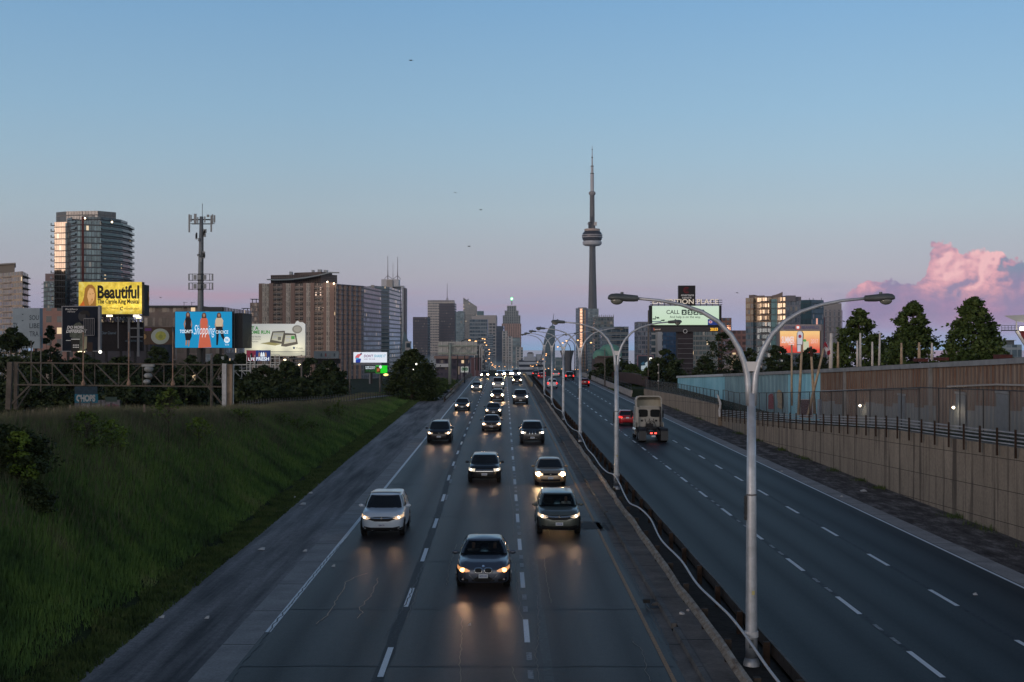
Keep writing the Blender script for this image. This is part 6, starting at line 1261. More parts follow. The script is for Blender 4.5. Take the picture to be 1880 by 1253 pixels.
# --- far right: glass building and stadium canopy
gb = building('glass_office', 'low blue glass office behind the last big tree at the right edge', rectfoot(1826, 1876, 420, 30), (633, 420), facade('office glass', (0.22, 0.27, 0.31), (0.16, 0.24, 0.30), 1.8, 3.0, (.06, .94), (.15, .9), 0.7, 0.6, 0.01, tilt=0.05, blinds=0.1), base=-8)
block(gb, rectfoot(1834, 1862, 421, 15), ZT(633, 420)-.1, ZT(625.5, 420), mat('dark louvre', (0.09, 0.11, 0.13), 0.7)); block(gb, rectfoot(1830, 1866, 420, 18), ZT(625.5, 420), ZT(624.5, 420), mat('pale canopy', (0.3,)*3), 'roof_cornice')
sd = thing('stadium_stand', 'end of a stadium stand with sloping white roof and red underside at the right edge', 'stadium', P(1900, 660, 330))
mb = MB(); rf = [(1843, 579.5), (1880, 578.5), (1960, 575)]; rb = [(1843, 580.5), (1866, 590), (1960, 600)]
mb.add([P(x, y, 330) for x, y in ((1843, 580), (1866, 590.5), (1960, 604), (1960, 575))]+[P(x, y, 345) for x, y in ((1843, 580), (1866, 590.5), (1960, 604), (1960, 575))], [(0, 1, 2, 3), (7, 6, 5, 4), (0, 3, 7, 4), (0, 4, 5, 1), (1, 5, 6, 2)]); part(mb, 'canopy', mat('white roof membrane', (0.45, 0.47, 0.47), 0.6), sd)
mb = MB(); mb.add([P(x, y, 331) for x, y in ((1871, 608), (1960, 604), (1960, 700), (1893, 655))]+[P(x, y, 340) for x, y in ((1871, 608), (1960, 604), (1960, 700), (1893, 655))], [(0, 3, 2, 1), (4, 5, 6, 7), (0, 1, 5, 4), (0, 4, 7, 3)]); part(mb, 'red_underside', mat('stadium red', (0.16, 0.025, 0.03), 0.7), sd)
mb = MB(); mb.beam(P(1866, 608, 330), P(1896, 655, 330), .6, .6); mb.beam(P(1866, 590, 330), P(1866, 609, 330), .25, .25); part(mb, 'white_strut', mat('white strut', (0.5, 0.5, 0.5), 0.6), sd)
mb = MB()
for y in (598, 602.5, 607): mb.beam(P(1839, y, 330), P(1885, y, 330), .1 if y < 606 else .35, .1 if y < 606 else .25)
for x in range(1839, 1885, 6): mb.beam(P(x, 598, 330), P(x, 607, 330), .08, .08)
part(mb, 'gallery_railing', DSTEEL, sd); mb = MB(); p = P(1880, 604, 329); mb.box(p, (1.9, .3, .9)); part(mb, 'floodlight', emis('flood', (1, .86, .66), 6), sd)
# --- the great communication tower
TD = 3700.0; s_ = TD/F
tw = thing('communication_tower', 'very tall slender concrete communication tower with a round pod and long antenna', 'tower', P(1088, 690, TD))
TX0 = P(1087.2, 0, TD).x; z_ = lambda py: ZT(py, TD)
def m_tow(t, b, g):
    gx, gy, gz = t.sep(g); n = t.noise(t.comb(t.m('MULTIPLY', gx, .08), t.m('MULTIPLY', gz, .01)), 1.0, 4)
    t.put(b.inputs['Base Color'], t.mix(t.rng(n, .3, .7), (0.10, 0.10, 0.105, 1), (0.15, 0.145, 0.145, 1))); b.inputs['Roughness'].default_value = 0.8
TWM = surf('tower concrete', m_tow)
mb = MB(); rows = []
for py, r in ((690, 17.5), (640, 15.2), (600, 13.7), (567, 12.6), (530, 11.2), (500, 9.9), (475, 9.2), (450, 8.7), (432, 8.4)):
    R_ = r*s_*0.0+r*1.05; ring = []
    for k in range(37):
        a = 2*PI*k/36; lobe = 1-0.30*abs(math.sin(1.5*(a+PI/2+.28)))**0.8
        ring.append((TX0+R_*lobe*math.cos(a)*1.10, TD+R_*lobe*math.sin(a)*1.10, z_(py)))
    rows.append(ring)
mb.grid(rows, flip=False); part(mb, 'shaft', TWM, tw, smooth=25)
def lath(name, prof, m_, sm=30, n=36):
    mb = MB(); mb.lathe((TX0, TD, 0), [(r*s_, z_(py)) for r, py in prof], n); part(mb, name, m_, tw, smooth=sm)
lath('radome', [(6.5, 452.5), (14, 451.5), (16.8, 449.5), (17.8, 446.5), (17.2, 443.8), (15.5, 442.5)], mat('radome white', (0.42, 0.43, 0.46), 0.5))
DKP = mat('pod dark glass', (0.05, 0.045, 0.05), 0.25, 0.4); LTP = mat('pod pale band', (0.34, 0.33, 0.34), 0.5)
lath('pod', [(15.5, 442.5), (17.6, 440.5), (18.2, 437.8), (18.6, 436.9)], DKP); lath('pod_band', [(18.6, 436.9), (19.1, 436.6), (19.1, 435.2), (18.7, 434.9)], LTP)
lath('pod', [(18.3, 434.9), (18.3, 433.0)], DKP); lath('pod_band', [(18.6, 433.0), (19.1, 432.8), (19.1, 431.6), (18.4, 431.2)], LTP); lath('pod', [(18.0, 431.2), (17.4, 428.6), (14.8, 425.6), (13.6, 425.0)], DKP)
lath('pod_roof', [(13.6, 425.0), (14.4, 424.8), (14.2, 420.9), (13.2, 420.6), (6, 420.4)], mat('pod warm roof', (0.42, 0.33, 0.28), 0.6))
lath('upper_shaft', [(5.8, 420.5), (5.6, 412), (4.6, 411.8), (4.4, 380), (4.2, 358)], TWM)
for dx, y0, y1, w_, c in ((-6.2, 408.5, 419.5, 2.6, DKP), (5.4, 408.5, 415, 5.2, mat('white box', (0.5, 0.48, 0.46), 0.6)), (-2.2, 399, 410, 1.8, DKP), (-6.4, 411, 413, 5.0, LTP)):
    mb = MB(); mb.bx(TX0+(dx-w_/2)*s_, TX0+(dx+w_/2)*s_, TD-14, TD-7, z_(y1), z_(y0)); part(mb, 'roof_equipment', c, tw)
lath('sky_pod', [(4.2, 359), (5.4, 358), (6.3, 356.4), (6.3, 354.2), (5.2, 352.4), (3.4, 351.6)], mat('sky pod grey', (0.24, 0.23, 0.235), 0.5))
lath('antenna', [(3.4, 352), (3.3, 320), (3.0, 319.5), (3.0, 319), (2.4, 318.8), (2.3, 306), (1.3, 305.8), (1.2, 290), (.9, 289.5), (.7, 278), (.45, 277.5), (.35, 268)], mat('antenna white', (0.42, 0.43, 0.46), 0.5))
for y0, y1, r in ((320, 318.3, 3.5), (306.5, 304.8, 2.8), (290.5, 288.5, 1.5), (276, 274.5, 1.1)): lath('antenna_collar', [(r, y0), (r, y1)], DKP)
# ================================================================ CORRUGATED SHEDS ON THE RIGHT
SX = 27.0
def shedtop(y): return interp(y, [(40, 8.3), (69, 7.2), (113, 5.70), (150, 4.5), (212, 2.55)])
def m_corr(name, cols, rust, pitch=0.5, patch=None, sc=1.0):
    def fn(t, b, g):
        gx, gy, gz = t.sep(t.n.new('ShaderNodeNewGeometry').outputs['Position'])
        n = t.noise(t.comb(t.m('MULTIPLY', gy, 0.9*sc), t.m('MULTIPLY', gz, 0.10)), 1.0, 5, 0.7); big = t.noise(t.comb(t.m('MULTIPLY', gy, 0.12), t.m('MULTIPLY', gz, 0.3), 4.0), 1.0, 4, 0.6)
        n2 = t.noise(t.comb(t.m('MULTIPLY', gy, 5.0*sc), t.m('MULTIPLY', gz, 0.25), 8.0), 1.0, 5, 0.75)
        c = t.ramp(t.m('ADD', t.m('MULTIPLY', n, .6), t.m('MULTIPLY', big, .4)), cols)
        hgt_ = t.m('ADD', gz, t.m('MULTIPLY', gy, 0.034))
        c = t.mix(t.m('MULTIPLY', t.rng(n2, rust, rust+.12, smooth=True), .8), c, (0.11, 0.045, 0.022, 1))
        if patch:
            blk_ = t.noise(t.comb(t.m('FLOOR', t.m('DIVIDE', gy, 2.3)), 0.5, 3.3), 3.7, 0)
            low = t.m('LESS_THAN', hgt_, t.m('ADD', 6.2, t.m('MULTIPLY', blk_, 1.3)))
            c = t.mix(t.m('MULTIPLY', t.m('MULTIPLY', low, t.m('GREATER_THAN', blk_, .47)), .75), c, patch)
        t.put(b.inputs['Base Color'], c); b.inputs['Roughness'].default_value = 0.72; b.inputs['Metallic'].default_value = 0.1
    return surf(name, fn)
BROWN = m_corr('rusty corrugated iron', [(0.34, (0.13, 0.088, 0.064, 1)), (0.5, (0.18, 0.142, 0.115, 1)), (0.68, (0.22, 0.20, 0.18, 1))], 0.47, sc=2.6, patch=(0.20, 0.24, 0.26, 1))
TEAL = m_corr('faded teal iron', [(0.34, (0.16, 0.40, 0.50, 1)), (0.5, (0.24, 0.54, 0.66, 1)), (0.66, (0.36, 0.64, 0.74, 1))], 0.62)
GTEAL = m_corr('grey teal iron', [(0.34, (0.12, 0.21, 0.25, 1)), (0.5, (0.17, 0.29, 0.34, 1)), (0.66, (0.23, 0.37, 0.42, 1))], 0.56)
FASC = mat('grey fascia', (0.24, 0.25, 0.26), 0.6, 0.2, vary=0.25, vscale=1); SROOF = mat('maroon roofing', (0.07, 0.05, 0.055), 0.8, vary=.3)
def corrugated(t, y0, y1, pitch, dep, m_, X=SX, bot=None, top=None, name='wall'):
    """real trapezoid ribs along the wall"""
    mb = MB(); y = y0; pts_ = []
    while y < y1-1e-6:
        for f, o_ in ((0, 0), (.30, 0), (.40, dep), (.80, dep), (.90, 0)):
            yy_ = min(y+f*pitch, y1); pts_.append((yy_, o_))
        y += pitch
    pts_.append((y1, 0))
    bf = bot or (lambda q: topA(q)-.6); tf = top or (lambda q: shedtop(q))
    mb.grid([[R(X-o_, yy_, bf(yy_)), R(X-o_, yy_, tf(yy_))] for yy_, o_ in pts_], flip=True); return part(mb, name, m_, t)
br = thing('brown_shed', 'long rusty brown corrugated iron shed on top of the wall at the right', 'shed', R(SX+8, 80, 4))
corrugated(br, 42, 113, .62, .09, BROWN)
tl = thing('teal_shed', 'faded teal corrugated iron shed left of the brown one', 'shed', R(SX+8, 160, 2))
corrugated(tl, 113.3, 126, 1.5, .05, TEAL); corrugated(tl, 126, 162, 1.9, .10, GTEAL); corrugated(tl, 162.3, 206, 8.2, .05, TEAL, top=lambda q: shedtop(q)-.15)
for t_, a, b_, m2 in ((br, 42, 113.2, FASC), (tl, 113.4, 162, FASC), (tl, 162, 206, mat('pale fascia', (0.42, 0.46, 0.5), 0.6, vary=.2))):
    mb = MB(); ys2 = [a+(b_-a)*i/12 for i in range(13)]
    for p, q in zip(ys2, ys2[1:]): mb.beam(R(SX-.20, p, shedtop(p)+.02), R(SX-.20, q, shedtop(q)+.02), .16, .30)
    part(mb, 'fascia', m2, t_)
    mb = MB(); mb.grid([[R(SX-.2, y, shedtop(y)+.19), R(SX+14, y, shedtop(y)+.55)] for y in ys2], flip=True); part(mb, 'roof', SROOF, t_)
mb = MB(); mb.add([R(SX, 206, 0), R(SX+14, 206, 0), R(SX+14, 206, 2.9), R(SX, 206, 2.6)], [(0, 1, 2, 3)]); part(mb, 'end_wall', TEAL, tl)
mb = MB(); mb.add([R(SX, 113.1, 1), R(SX+14, 113.1, 1), R(SX+14, 113.1, 6), R(SX, 113.1, 5.8)], [(0, 1, 2, 3)]); part(mb, 'end_wall', BROWN, br)
for y in (104.5, 83.5):
    mb = MB(); mb.beam(R(SX-.16, y, topA(y)-.4), R(SX-.16, y, shedtop(y)-.1), .28, .12); part(mb, 'steel_post', FASC, br)
for a, b_ in ((44, 80), (86, 112)):
    mb = MB(); mb.tube([R(SX-.30, y, topA(y)+2.45+(.0 if y > 60 else .06)) for y in np.linspace(a, b_, 10)], .055, 6); part(mb, 'wall_pipe', mat('pale pipe', (0.34, 0.33, 0.32), 0.6), br)
DOORG = mat('grey steel door', (0.17, 0.19, 0.21), 0.6, vary=.15)
for px, w_, h_ in ((1659, 1.15, 2.0), (1768, 1.2, 2.0), (1845, 1.25, 2.0)):
    y = SX*F/(px-925.0); mb = MB(); z = topA(y)-.05; q = R(SX-.13, y, z); mb.box((q.x, y, z+h_/2), (.06, w_*1.35, h_), 0); part(mb, 'door', DOORG, br)
    mb = MB(); mb.box((q.x-.02, y, z+h_+.10), (.10, w_*1.5, .14)); part(mb, 'door_lintel', FASC, br)
for px, py in ((1588, 744.5), (1762, 748)):
    y = SX*F/(px-925.0); z = ZT(py, y); q = R(SX-.35, y, z); mb = MB(); mb.box((q.x+.15, y+.1, z), (.3, .35, .25)); h_ = part(mb, 'wall_lamp', FASC, br); mb = MB(); mb.ball((q.x-.04, y-.05, z-.02), .075, 8, (1, 1.1, .9)); part(mb, 'bulb', emis('shed bulb', (1, .80, .55), 26), h_)
    l = bpy.data.lights.new('wall_lamp_light', 'POINT'); l.energy = 14; l.color = (1, .78, .52); l.shadow_soft_size = .12; o = bpy.data.objects.new('wall_lamp_light', l); COL.objects.link(o); o.location = (q.x-.35, y-.15, z-.35)
# graffiti figures and doors on the teal shed
def wallshape(t, name, pts_, m_, off=.14):
    mb = MB(); vs = []
    for px, py in pts_:
        y = (SX-off)*F/(px-925.0); vs.append(R(SX-off, y, 0)+Vector((0, 0, ZT(py, y))))
    mb.add(vs, [tuple(range(len(vs)))]); return part(mb, name, m_, t)
wallshape(tl, 'red_painted_shape', [(1410, 751), (1411, 735), (1410.5, 727), (1414, 723.5), (1418, 723), (1420, 728), (1420, 740), (1420.5, 751), (1415, 751.5)], mat('dull red paint', (0.22, 0.035, 0.05), .8, vary=.5, vscale=4))
wallshape(tl, 'cream_painted_shape', [(1427, 748), (1428, 738), (1426, 728), (1427, 718), (1430, 715.5), (1434, 718), (1436, 723), (1437, 733), (1436.5, 746), (1434.5, 752), (1430, 750)], mat('dull cream paint', (0.34, 0.27, 0.17), .8, vary=.5, vscale=4))
dr = wallshape(tl, 'maroon_door', [(1470, 766.5), (1470, 734.5), (1491, 734), (1491, 766.5)], mat('maroon door', (0.09, 0.03, 0.03), .8, vary=.4, vscale=3), .17)
for a in ([(1468.7, 767), (1468.7, 733), (1470, 733), (1470, 767)], [(1491, 767), (1491, 733), (1492.3, 733), (1492.3, 767)], [(1470, 734.6), (1470, 733), (1491, 733), (1491, 734.6)], [(1470, 767), (1470, 765.6), (1491, 765.6), (1491, 767)]): wallshape(tl, 'door_frame', a, mat('white frame', (0.5, 0.48, 0.48), .7), .20)
wallshape(tl, 'white_door', [(1500.5, 768), (1500.5, 733.5), (1508, 733.3), (1508, 768.5)], mat('pale door', (0.30, 0.33, 0.38), .7, vary=.2), .17)
# leaning timber poles on the sheds
POLE = mat('bleached timber pole', (0.38, 0.29, 0.20), .85, vary=.3, vscale=3); WPOLE = mat('white pole', (0.55, 0.52, 0.49), .6, vary=.15)
def pole(label, px0, py0, px1, py1, d, r, m_, name='timber_pole', grp=None):
    mb = MB(); mb.tube([P(px0, py0, d), P((px0+px1)/2, (py0+py1)/2, d), P(px1, py1, d)], [r*1.25, r*1.1, r*.85], 8); return solo(mb, name, m_, label, 'pole', grp, smooth=True)
GP = 'poles standing along the corrugated sheds'
pole('slightly leaning pale timber pole with its foot at the maroon door', 1466, 762, 1472.5, 633, 105, .10, POLE, grp=GP)
pole('thin pale timber pole with a dark tip, leftmost pole in front of the low screen', 1453.5, 745, 1453.5, 633, 118, .085, POLE, grp=GP); pole('pale timber pole with dark burnt tip before the low screen', 1496, 760, 1488.5, 636, 104, .10, POLE, grp=GP)
pole('strongly leaning timber pole carrying the small red and white flag', 1482, 768, 1512.5, 640, 103.5, .095, POLE, grp=GP)
mb = MB(); mb.tube([P(1488.4, 638, 103.9), P(1490.5, 655, 103.9)], .115, 8); solo(mb, 'burnt_tip', mat('burnt wood', (0.05, 0.02, 0.015), .9), 'dark burnt sleeve on the tip of the third timber pole', 'sleeve')
for px, py0, py1, r, m_, lb, d in ((1525, 682, 612, .15, WPOLE, 'thick white pole left of the first big tree', 118), (1538.5, 680, 628, .10, POLE, 'short yellowish pole just right of the thick white pole', 118), (1574, 679, 626, .09, WPOLE, 'short pale pole in front of the first big tree, left one of the close pair', 119), (1579.5, 678, 612, .10, WPOLE, 'taller white pole of the close pair before the first big tree', 120),
                                   (1601.5, 677, 628, .09, WPOLE, 'white pole right of centre of the first big tree', 118), (1614, 676, 611, .09, WPOLE, 'slightly tilted white pole in the gap after the first big tree', 120), (1655, 672, 630, .10, POLE, 'short rusty pole before the left half of the middle big tree', 112), (1687.5, 663, 629, .11, POLE, 'yellowish pole with a knob before the middle big tree', 108), (1711, 661, 630, .09, WPOLE, 'white pole before the right half of the middle big tree', 108)):
    pole(lb, px, py0, px+(1.5 if px == 1614 else 1 if px == 1525 else 0), py1, d, r, m_, 'white_pole' if m_ is WPOLE else 'timber_pole', GP)
fl = thing('flag', 'small red and white flag hanging from the leaning timber pole', 'flag', P(1515, 640, 103))
for nm, pts_, m_ in (('flag_cloth', [(1513, 632), (1517, 628), (1522, 638), (1523.5, 650), (1518, 652), (1515, 643), (1512, 638)], mat('white cloth', (0.5, 0.47, 0.5), .8)), ('red_stripe', [(1512, 632), (1515.5, 627.5), (1519, 634), (1520, 639), (1515, 636), (1512, 640)], mat('red cloth', (0.30, 0.03, 0.05), .8)), ('red_stripe', [(1519, 645), (1524, 643), (1524.5, 650), (1521, 653), (1518.5, 651)], mat('red cloth', (0.3,)*3))):
    mb = MB(); dz = .0 if nm == 'flag_cloth' else .05
    fr_ = [P(x, y, 102.9-dz+.1*math.sin(x)) for x, y in pts_]; bk_ = [p+Vector((0, .03, 0)) for p in fr_]; n = len(fr_)
    mb.add(fr_+bk_, [tuple(range(n-1, -1, -1)), tuple(range(n, 2*n))]+[(i, (i+1) % n, n+(i+1) % n, n+i) for i in range(n)]); part(mb, nm, m_, fl)
mb = MB()
for px, w_, z in ((1690, 8, 6), (1728, 9, 5), (1841, 13, 6)):
    pass
for px, y1, w_, h_, lb in ((1690, 661.5, .75, .22, 'brown roof box on the brown shed below the middle big tree'), (1728, 659.5, .8, .22, 'brown roof box left of the last big tree'), (1841, 656, .75, .28, 'maroon planter box on the shed roof near the right edge')):
    d_ = 82 if px > 1800 else 100; mb = MB(); p = P(px, y1, d_); mb.box((p.x, d_, p.z), (w_, 1.2, h_)); mb.box((p.x, d_, p.z+h_/2), (w_+.05, 1.25, .03)); solo(mb, 'roof_box', mat('maroon box', (0.08, 0.025, 0.022), .8, vary=.3), lb, 'roof box')
# ================================================================ BILLBOARDS AND SIGNS
FRM = mat('sign frame', (0.022, 0.023, 0.026), 0.7, 0.3, vary=.2); FRG = mat('grey sign frame', (0.20, 0.21, 0.23), 0.6, 0.3)
INK = mat('black ink', (0.012, 0.012, 0.012), .7); WINK = mat('white ink', (0.62, 0.64, 0.66), .6)
def signbox(name, label, x0, y0, x1, y1, d, face, th=.6, frame=None, rim=.0, cat='billboard', foot=None):
    c = P((x0+x1)/2, y1, d); t = thing(name, label, cat, c)
    a, b_ = P(x0, y1, d), P(x1, y0, d)
    mb = MB(); mb.bx(a.x, b_.x, d+.02, d+th, a.z, b_.z); part(mb, 'back_box', frame or FRM, t)
    mb = MB(); mb.add([P(x, y, d) for x, y in rect(x0+rim, y0+rim, x1-rim, y1-rim)], [(0, 1, 2, 3)]); part(mb, 'panel', face, t); return t
def legs(t, xs, y0, y1, d, r=.18, m_=None, nm='leg'):
    for x in xs: mb = MB(); mb.beam(P(x, y0, d), P(x, y1, d), r*2, r*2); part(mb, nm, m_ or FRM, t)
def lattice(t, x0, y0, x1, y1, d, nx, r, m_, nm='lattice', diag=True, dy=.9):
    mb = MB()
    for k in (0, dy):
        for y in (y0, y1): mb.beam(P(x0, y, d+k), P(x1, y, d+k), r, r)
        for i in range(nx+1): x = x0+(x1-x0)*i/nx; mb.beam(P(x, y0, d+k), P(x, y1, d+k), r*.7, r*.7)
        if diag:
            for i in range(nx):
                xa, xb = x0+(x1-x0)*i/nx, x0+(x1-x0)*(i+1)/nx; mb.beam(P(xa, y0, d+k), P(xb, y1, d+k), r*.7, r*.7)
    part(mb, nm, m_, t)
# 1 musical sign: lit from below by floodlights, with extra glow put into the print
d = 226.0
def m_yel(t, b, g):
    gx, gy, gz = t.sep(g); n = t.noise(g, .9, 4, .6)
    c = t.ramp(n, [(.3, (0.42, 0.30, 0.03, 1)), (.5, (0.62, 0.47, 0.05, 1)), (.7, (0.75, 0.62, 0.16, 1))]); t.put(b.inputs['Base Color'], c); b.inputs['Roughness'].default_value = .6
    t.put(b.inputs['Emission Color'], c); b.inputs['Emission Strength'].default_value = .55  # emission puts floodlight into the print itself
bt = signbox('billboard', 'yellow musical billboard with a smiling woman at its left, lit from below', 144.5, 518, 260.5, 577, d, surf('glowing yellow print', m_yel), th=1.6)
def pc(nm, c, e=.5): return mat('print '+nm, c, .7, emit=c, es=e)  # inks carry the same added glow
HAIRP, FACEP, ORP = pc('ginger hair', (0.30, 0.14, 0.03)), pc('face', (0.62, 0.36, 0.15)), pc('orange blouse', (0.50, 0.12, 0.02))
pshape(bt, 'printed_hair', [(150, 561), (156, 575), (176, 576), (176, 560), (177, 545), (175, 530), (169, 523), (162, 523), (156, 530), (154, 545)], d, 2, HAIRP)
pshape(bt, 'printed_hair', [(145, 563), (145, 577), (152, 577), (157, 565), (153, 552)], d, 3, ORP); pshape(bt, 'printed_blouse', [(163, 577), (175, 577), (177, 566), (173, 562), (167, 566)], d, 4, ORP)
pshape(bt, 'printed_face', [(160, 545), (163, 556), (169, 558), (173, 551), (174, 540), (171, 531), (165, 529), (161, 536)], d, 4, FACEP)
pshape(bt, 'printed_hand', [(162, 556), (165, 562), (169, 556), (171, 549), (169, 547), (166, 553)], d, 5, pc('hand', (0.55, 0.28, 0.10)))
for a in ([(164, 540.5), (167, 541.2), (167, 540), (164, 539.4)], [(169.5, 540.5), (172, 539.6), (172, 538.7), (169.5, 539.4)], [(165.5, 551.5), (170, 551.2), (170, 549.6), (168, 550.6)]): pshape(bt, 'printed_features', a, d, 6, HAIRP)
ptext(bt, 'Beautiful', 179, 524, 255.5, 549, d, 4, INK, bold=.035); ptext(bt, 'The Carole King Musical', 179, 549.5, 255.5, 560.5, d, 4, INK, bold=.025); ptext(bt, 'King St Theatre', 185, 564, 217, 568.5, d, 4, pc('brown ink', (.16, .10, .02))); ptext(bt, 'mirvish.com', 228, 564, 255.5, 569, d, 4, pc('brown ink', (.16, .10, .02)))
mb = MB(); mb.grid([[P(223.5+r*math.cos(a), 567+r*math.sin(a), d-.05) for a in [-.7-1.57*3*i/16 for i in range(17)]] for r in (2.0, 3.4)]); part(mb, 'round_logo', INK, bt)
mb = MB(); mb.bx(P(261, 0, d).x, P(265, 0, d).x, d-.1, d+3, P(0, 580, d).z, P(0, 523, d).z); part(mb, 'end_frame', FRM, bt)
mb = MB(); mb.add([P(x, y, d+2.2) for x, y in ((265, 577), (271, 566), (274.5, 550), (273, 537), (268, 528), (265.5, 526))], [tuple(range(6))]); part(mb, 'wood_edge', mat('curved wood edge', (0.26, 0.17, 0.08), .7, vary=.2), bt)
mb = MB(); a, b_ = P(183, 580, d), P(264, 577.5, d); mb.bx(a.x, b_.x, d-1.8, d-.1, a.z, a.z+.12); part(mb, 'catwalk', FRM, bt)
lattice(bt, 185, 581, 262, 592, d-.4, 12, .16, FRM, 'lower_truss')
mb = MB()
for x in (184, 201, 218, 235, 252): mb.rod(P(x, 577, d-.1), P(x, 579.5, d-2.6), .06, n=6)
part(mb, 'lamp_arm', FRM, bt)
for x in (201, 226, 250):
    mb = MB(); q = P(x, 580.2, d-2.6); mb.box(q, (.9, .4, .3), 0); part(mb, 'floodlight', emis('flood face', (1, .85, .55), 3.0) if x != 226 else FRM, bt)
    l = bpy.data.lights.new('sign_flood', 'SPOT'); l.energy = 520; l.color = (1, .86, .55); l.spot_size = math.radians(110); l.spot_blend = 1; l.shadow_soft_size = .3
    o = bpy.data.objects.new('sign_flood', l); COL.objects.link(o); o.location = (q.x, q.y, q.z+.2); o.rotation_euler = Vector((0, .65, 1)).to_track_quat('-Z', 'Y').to_euler()
mb = MB(); a, b_ = P(250, 585, d-.6), P(259, 580.8, d-.6); mb.bx(a.x, b_.x, d-.8, d-.6, a.z, b_.z); part(mb, 'service_lamp', emis('service lamp', (1, .92, .6), 2.5), bt)
mb = MB(); a, b_ = P(183, 645, d+.5), P(262, 592, d+.5); mb.bx(a.x, b_.x, d+.5, d+1.2, a.z, b_.z); part(mb, 'lower_hoarding', mat('dark hoarding', (0.012, 0.012, 0.016), .8, vary=.3), bt)
ptext(bt, 'Clear Channel', 186, 609, 213, 614, d+.2, 1, mat('dim blue letters', (0.13, 0.20, 0.28), .6)); ptext(bt, 'ADVERTISE HERE', 230, 624.5, 262, 628, d+.2, 1, mat('dim blue letters', (0.13,)*3))
for x in (237, 254): 
    mb = MB(); mb.beam(P(x, 580, d-.6), P(x, 655, d-.6), .35, .35); part(mb, 'steel_column', FRG, bt)
for y in (603, 619):
    mb = MB(); mb.beam(P(235, y, d-.8), P(262, y, d-.8), .2, .2); part(mb, 'platform', FRG, bt)
mb = MB()
for x in (217,): mb.beam(P(x, 577, d-.8), P(x, 640, d-.8), .14, .14)
part(mb, 'steel_column', FRG, bt)
for x in (189, 207, 226, 244, 262):
    mb = MB(); mb.ball(P(x, 591, d-1), .16, 6); part(mb, 'marker_lamp', mat('dim bulb', (.4, .35, .25), .5), bt)
legs(bt, [195, 222, 248], 645, 672, d+.8)
# 2 dark portrait poster
d = 216.0
pn = signbox('billboard', 'dark tall portrait billboard reading DO MORE DIFFERENT with a dim figure', 113, 562, 183.5, 646, d, mat('navy print', (0.006, 0.010, 0.020), .9, vary=.25, vscale=.4), th=1.0, frame=FRG, rim=1.5)
DP = mat('dim figure', (0.03, 0.032, 0.036), .6); LP = mat('dim pale shirt print', (.08, .095, .08), .8, vary=.5, vscale=1.5)
pshape(pn, 'printed_shirt', [(128, 610), (132, 600), (139, 594), (146, 592), (152, 597), (158, 605), (158, 620), (157, 646), (147, 646), (143, 628), (134, 622), (128, 618)], d, 2, LP); pshape(pn, 'printed_head', ell(150.5, 581, 7, 9), d, 3, DP); pshape(pn, 'printed_hair', [(146, 575), (152, 570), (162, 571), (166, 578), (163, 583), (158, 577), (150, 578)], d, 4, INK); pshape(pn, 'printed_arm', [(155, 618), (160, 618), (159, 640), (154, 642)], d, 4, mat('lit sleeve', (.25, .25, .18), .7))
pshape(pn, 'printed_phone', rect(131, 623, 146, 646), d, 5, INK); mb = MB()
for s_ in ([(130.5, 622.5), (146.5, 622.5), (146.5, 624), (130.5, 624)], [(121, 625), (130, 625), (130, 626), (121, 626)]): pshape(pn, 'printed_edge', s_, d, 6, WINK)
for i in range(4):
    for j in range(2): pshape(pn, 'printed_key', rect(134+2.9*i, 633+4*j, 136+2.9*i, 635+4*j), d, 6, WINK)
pshape(pn, 'printed_doorway', rect(160, 629, 170, 646), d, 2, mat('brown shadow print', (0.03, 0.018, 0.014), .7))
ptext(pn, 'BlackBerry', 120, 566.5, 143, 570.5, d, 3, WINK, shear=.2); ptext(pn, 'KEYone', 124, 571, 138, 574, d, 3, WINK, shear=.2); ptext(pn, 'DO MORE', 123, 598.5, 155, 604, d, 7, WINK, bold=.03, shear=.25); ptext(pn, 'DIFFERENT', 121.5, 605.5, 160, 611.5, d, 7, WINK, bold=.03, shear=.25)
lattice(pn, 154, 585, 173, 616, d-.7, 5, .09, FRG, 'ladder_cage', diag=False, dy=.5)
for x in (181.2, 183.2): mb = MB(); mb.beam(P(x, 561, d-.2), P(x, 646, d-.2), .18, .18); part(mb, 'edge_rail', FRG, pn)
mb = MB(); mb.ball(P(184, 646.5, d-.5), .28, 6); part(mb, 'lamp', emis('white bulb', (1, .97, .85), 2.2), pn); mb = MB(); mb.ball(P(149, 646.5, d-.5), .22, 6, (3, 1, .6)); part(mb, 'lamp', emis('warm bulb', (1, .8, .5), 3), pn)
legs(pn, [125, 150, 172], 646, 668, d+.4)
# 3 pale wall sign at the far left
d = 236.0
wsn = signbox('billboard', 'faded pale blue wall sign with the letters SOU LIBE TRA at the far left', 23, 566, 73, 640, d, mat('pale blue wall', (0.24, 0.30, 0.35), .7, vary=.12, vscale=.5), th=1.5, frame=mat('pale blue wall', (.24,)*3))
DI = mat('slate letters', (0.06, 0.085, 0.11), .7)
ptext(wsn, 'SOU', 54, 579, 71.5, 588, d, 1, DI, bold=.02); ptext(wsn, 'LIBE', 54, 594, 72.5, 603, d, 1, DI, bold=.02); ptext(wsn, 'TRA', 54, 608.5, 71, 618, d, 1, DI, bold=.02); ptext(wsn, 'TY', 24, 593, 32, 603, d, 1, DI, bold=.02)
for y in (577.5, 589): pshape(wsn, 'bolt_plate', rect(40, y-1, 43, y+1), d, 2, DI)
legs(wsn, [30, 66], 640, 660, d+.5)
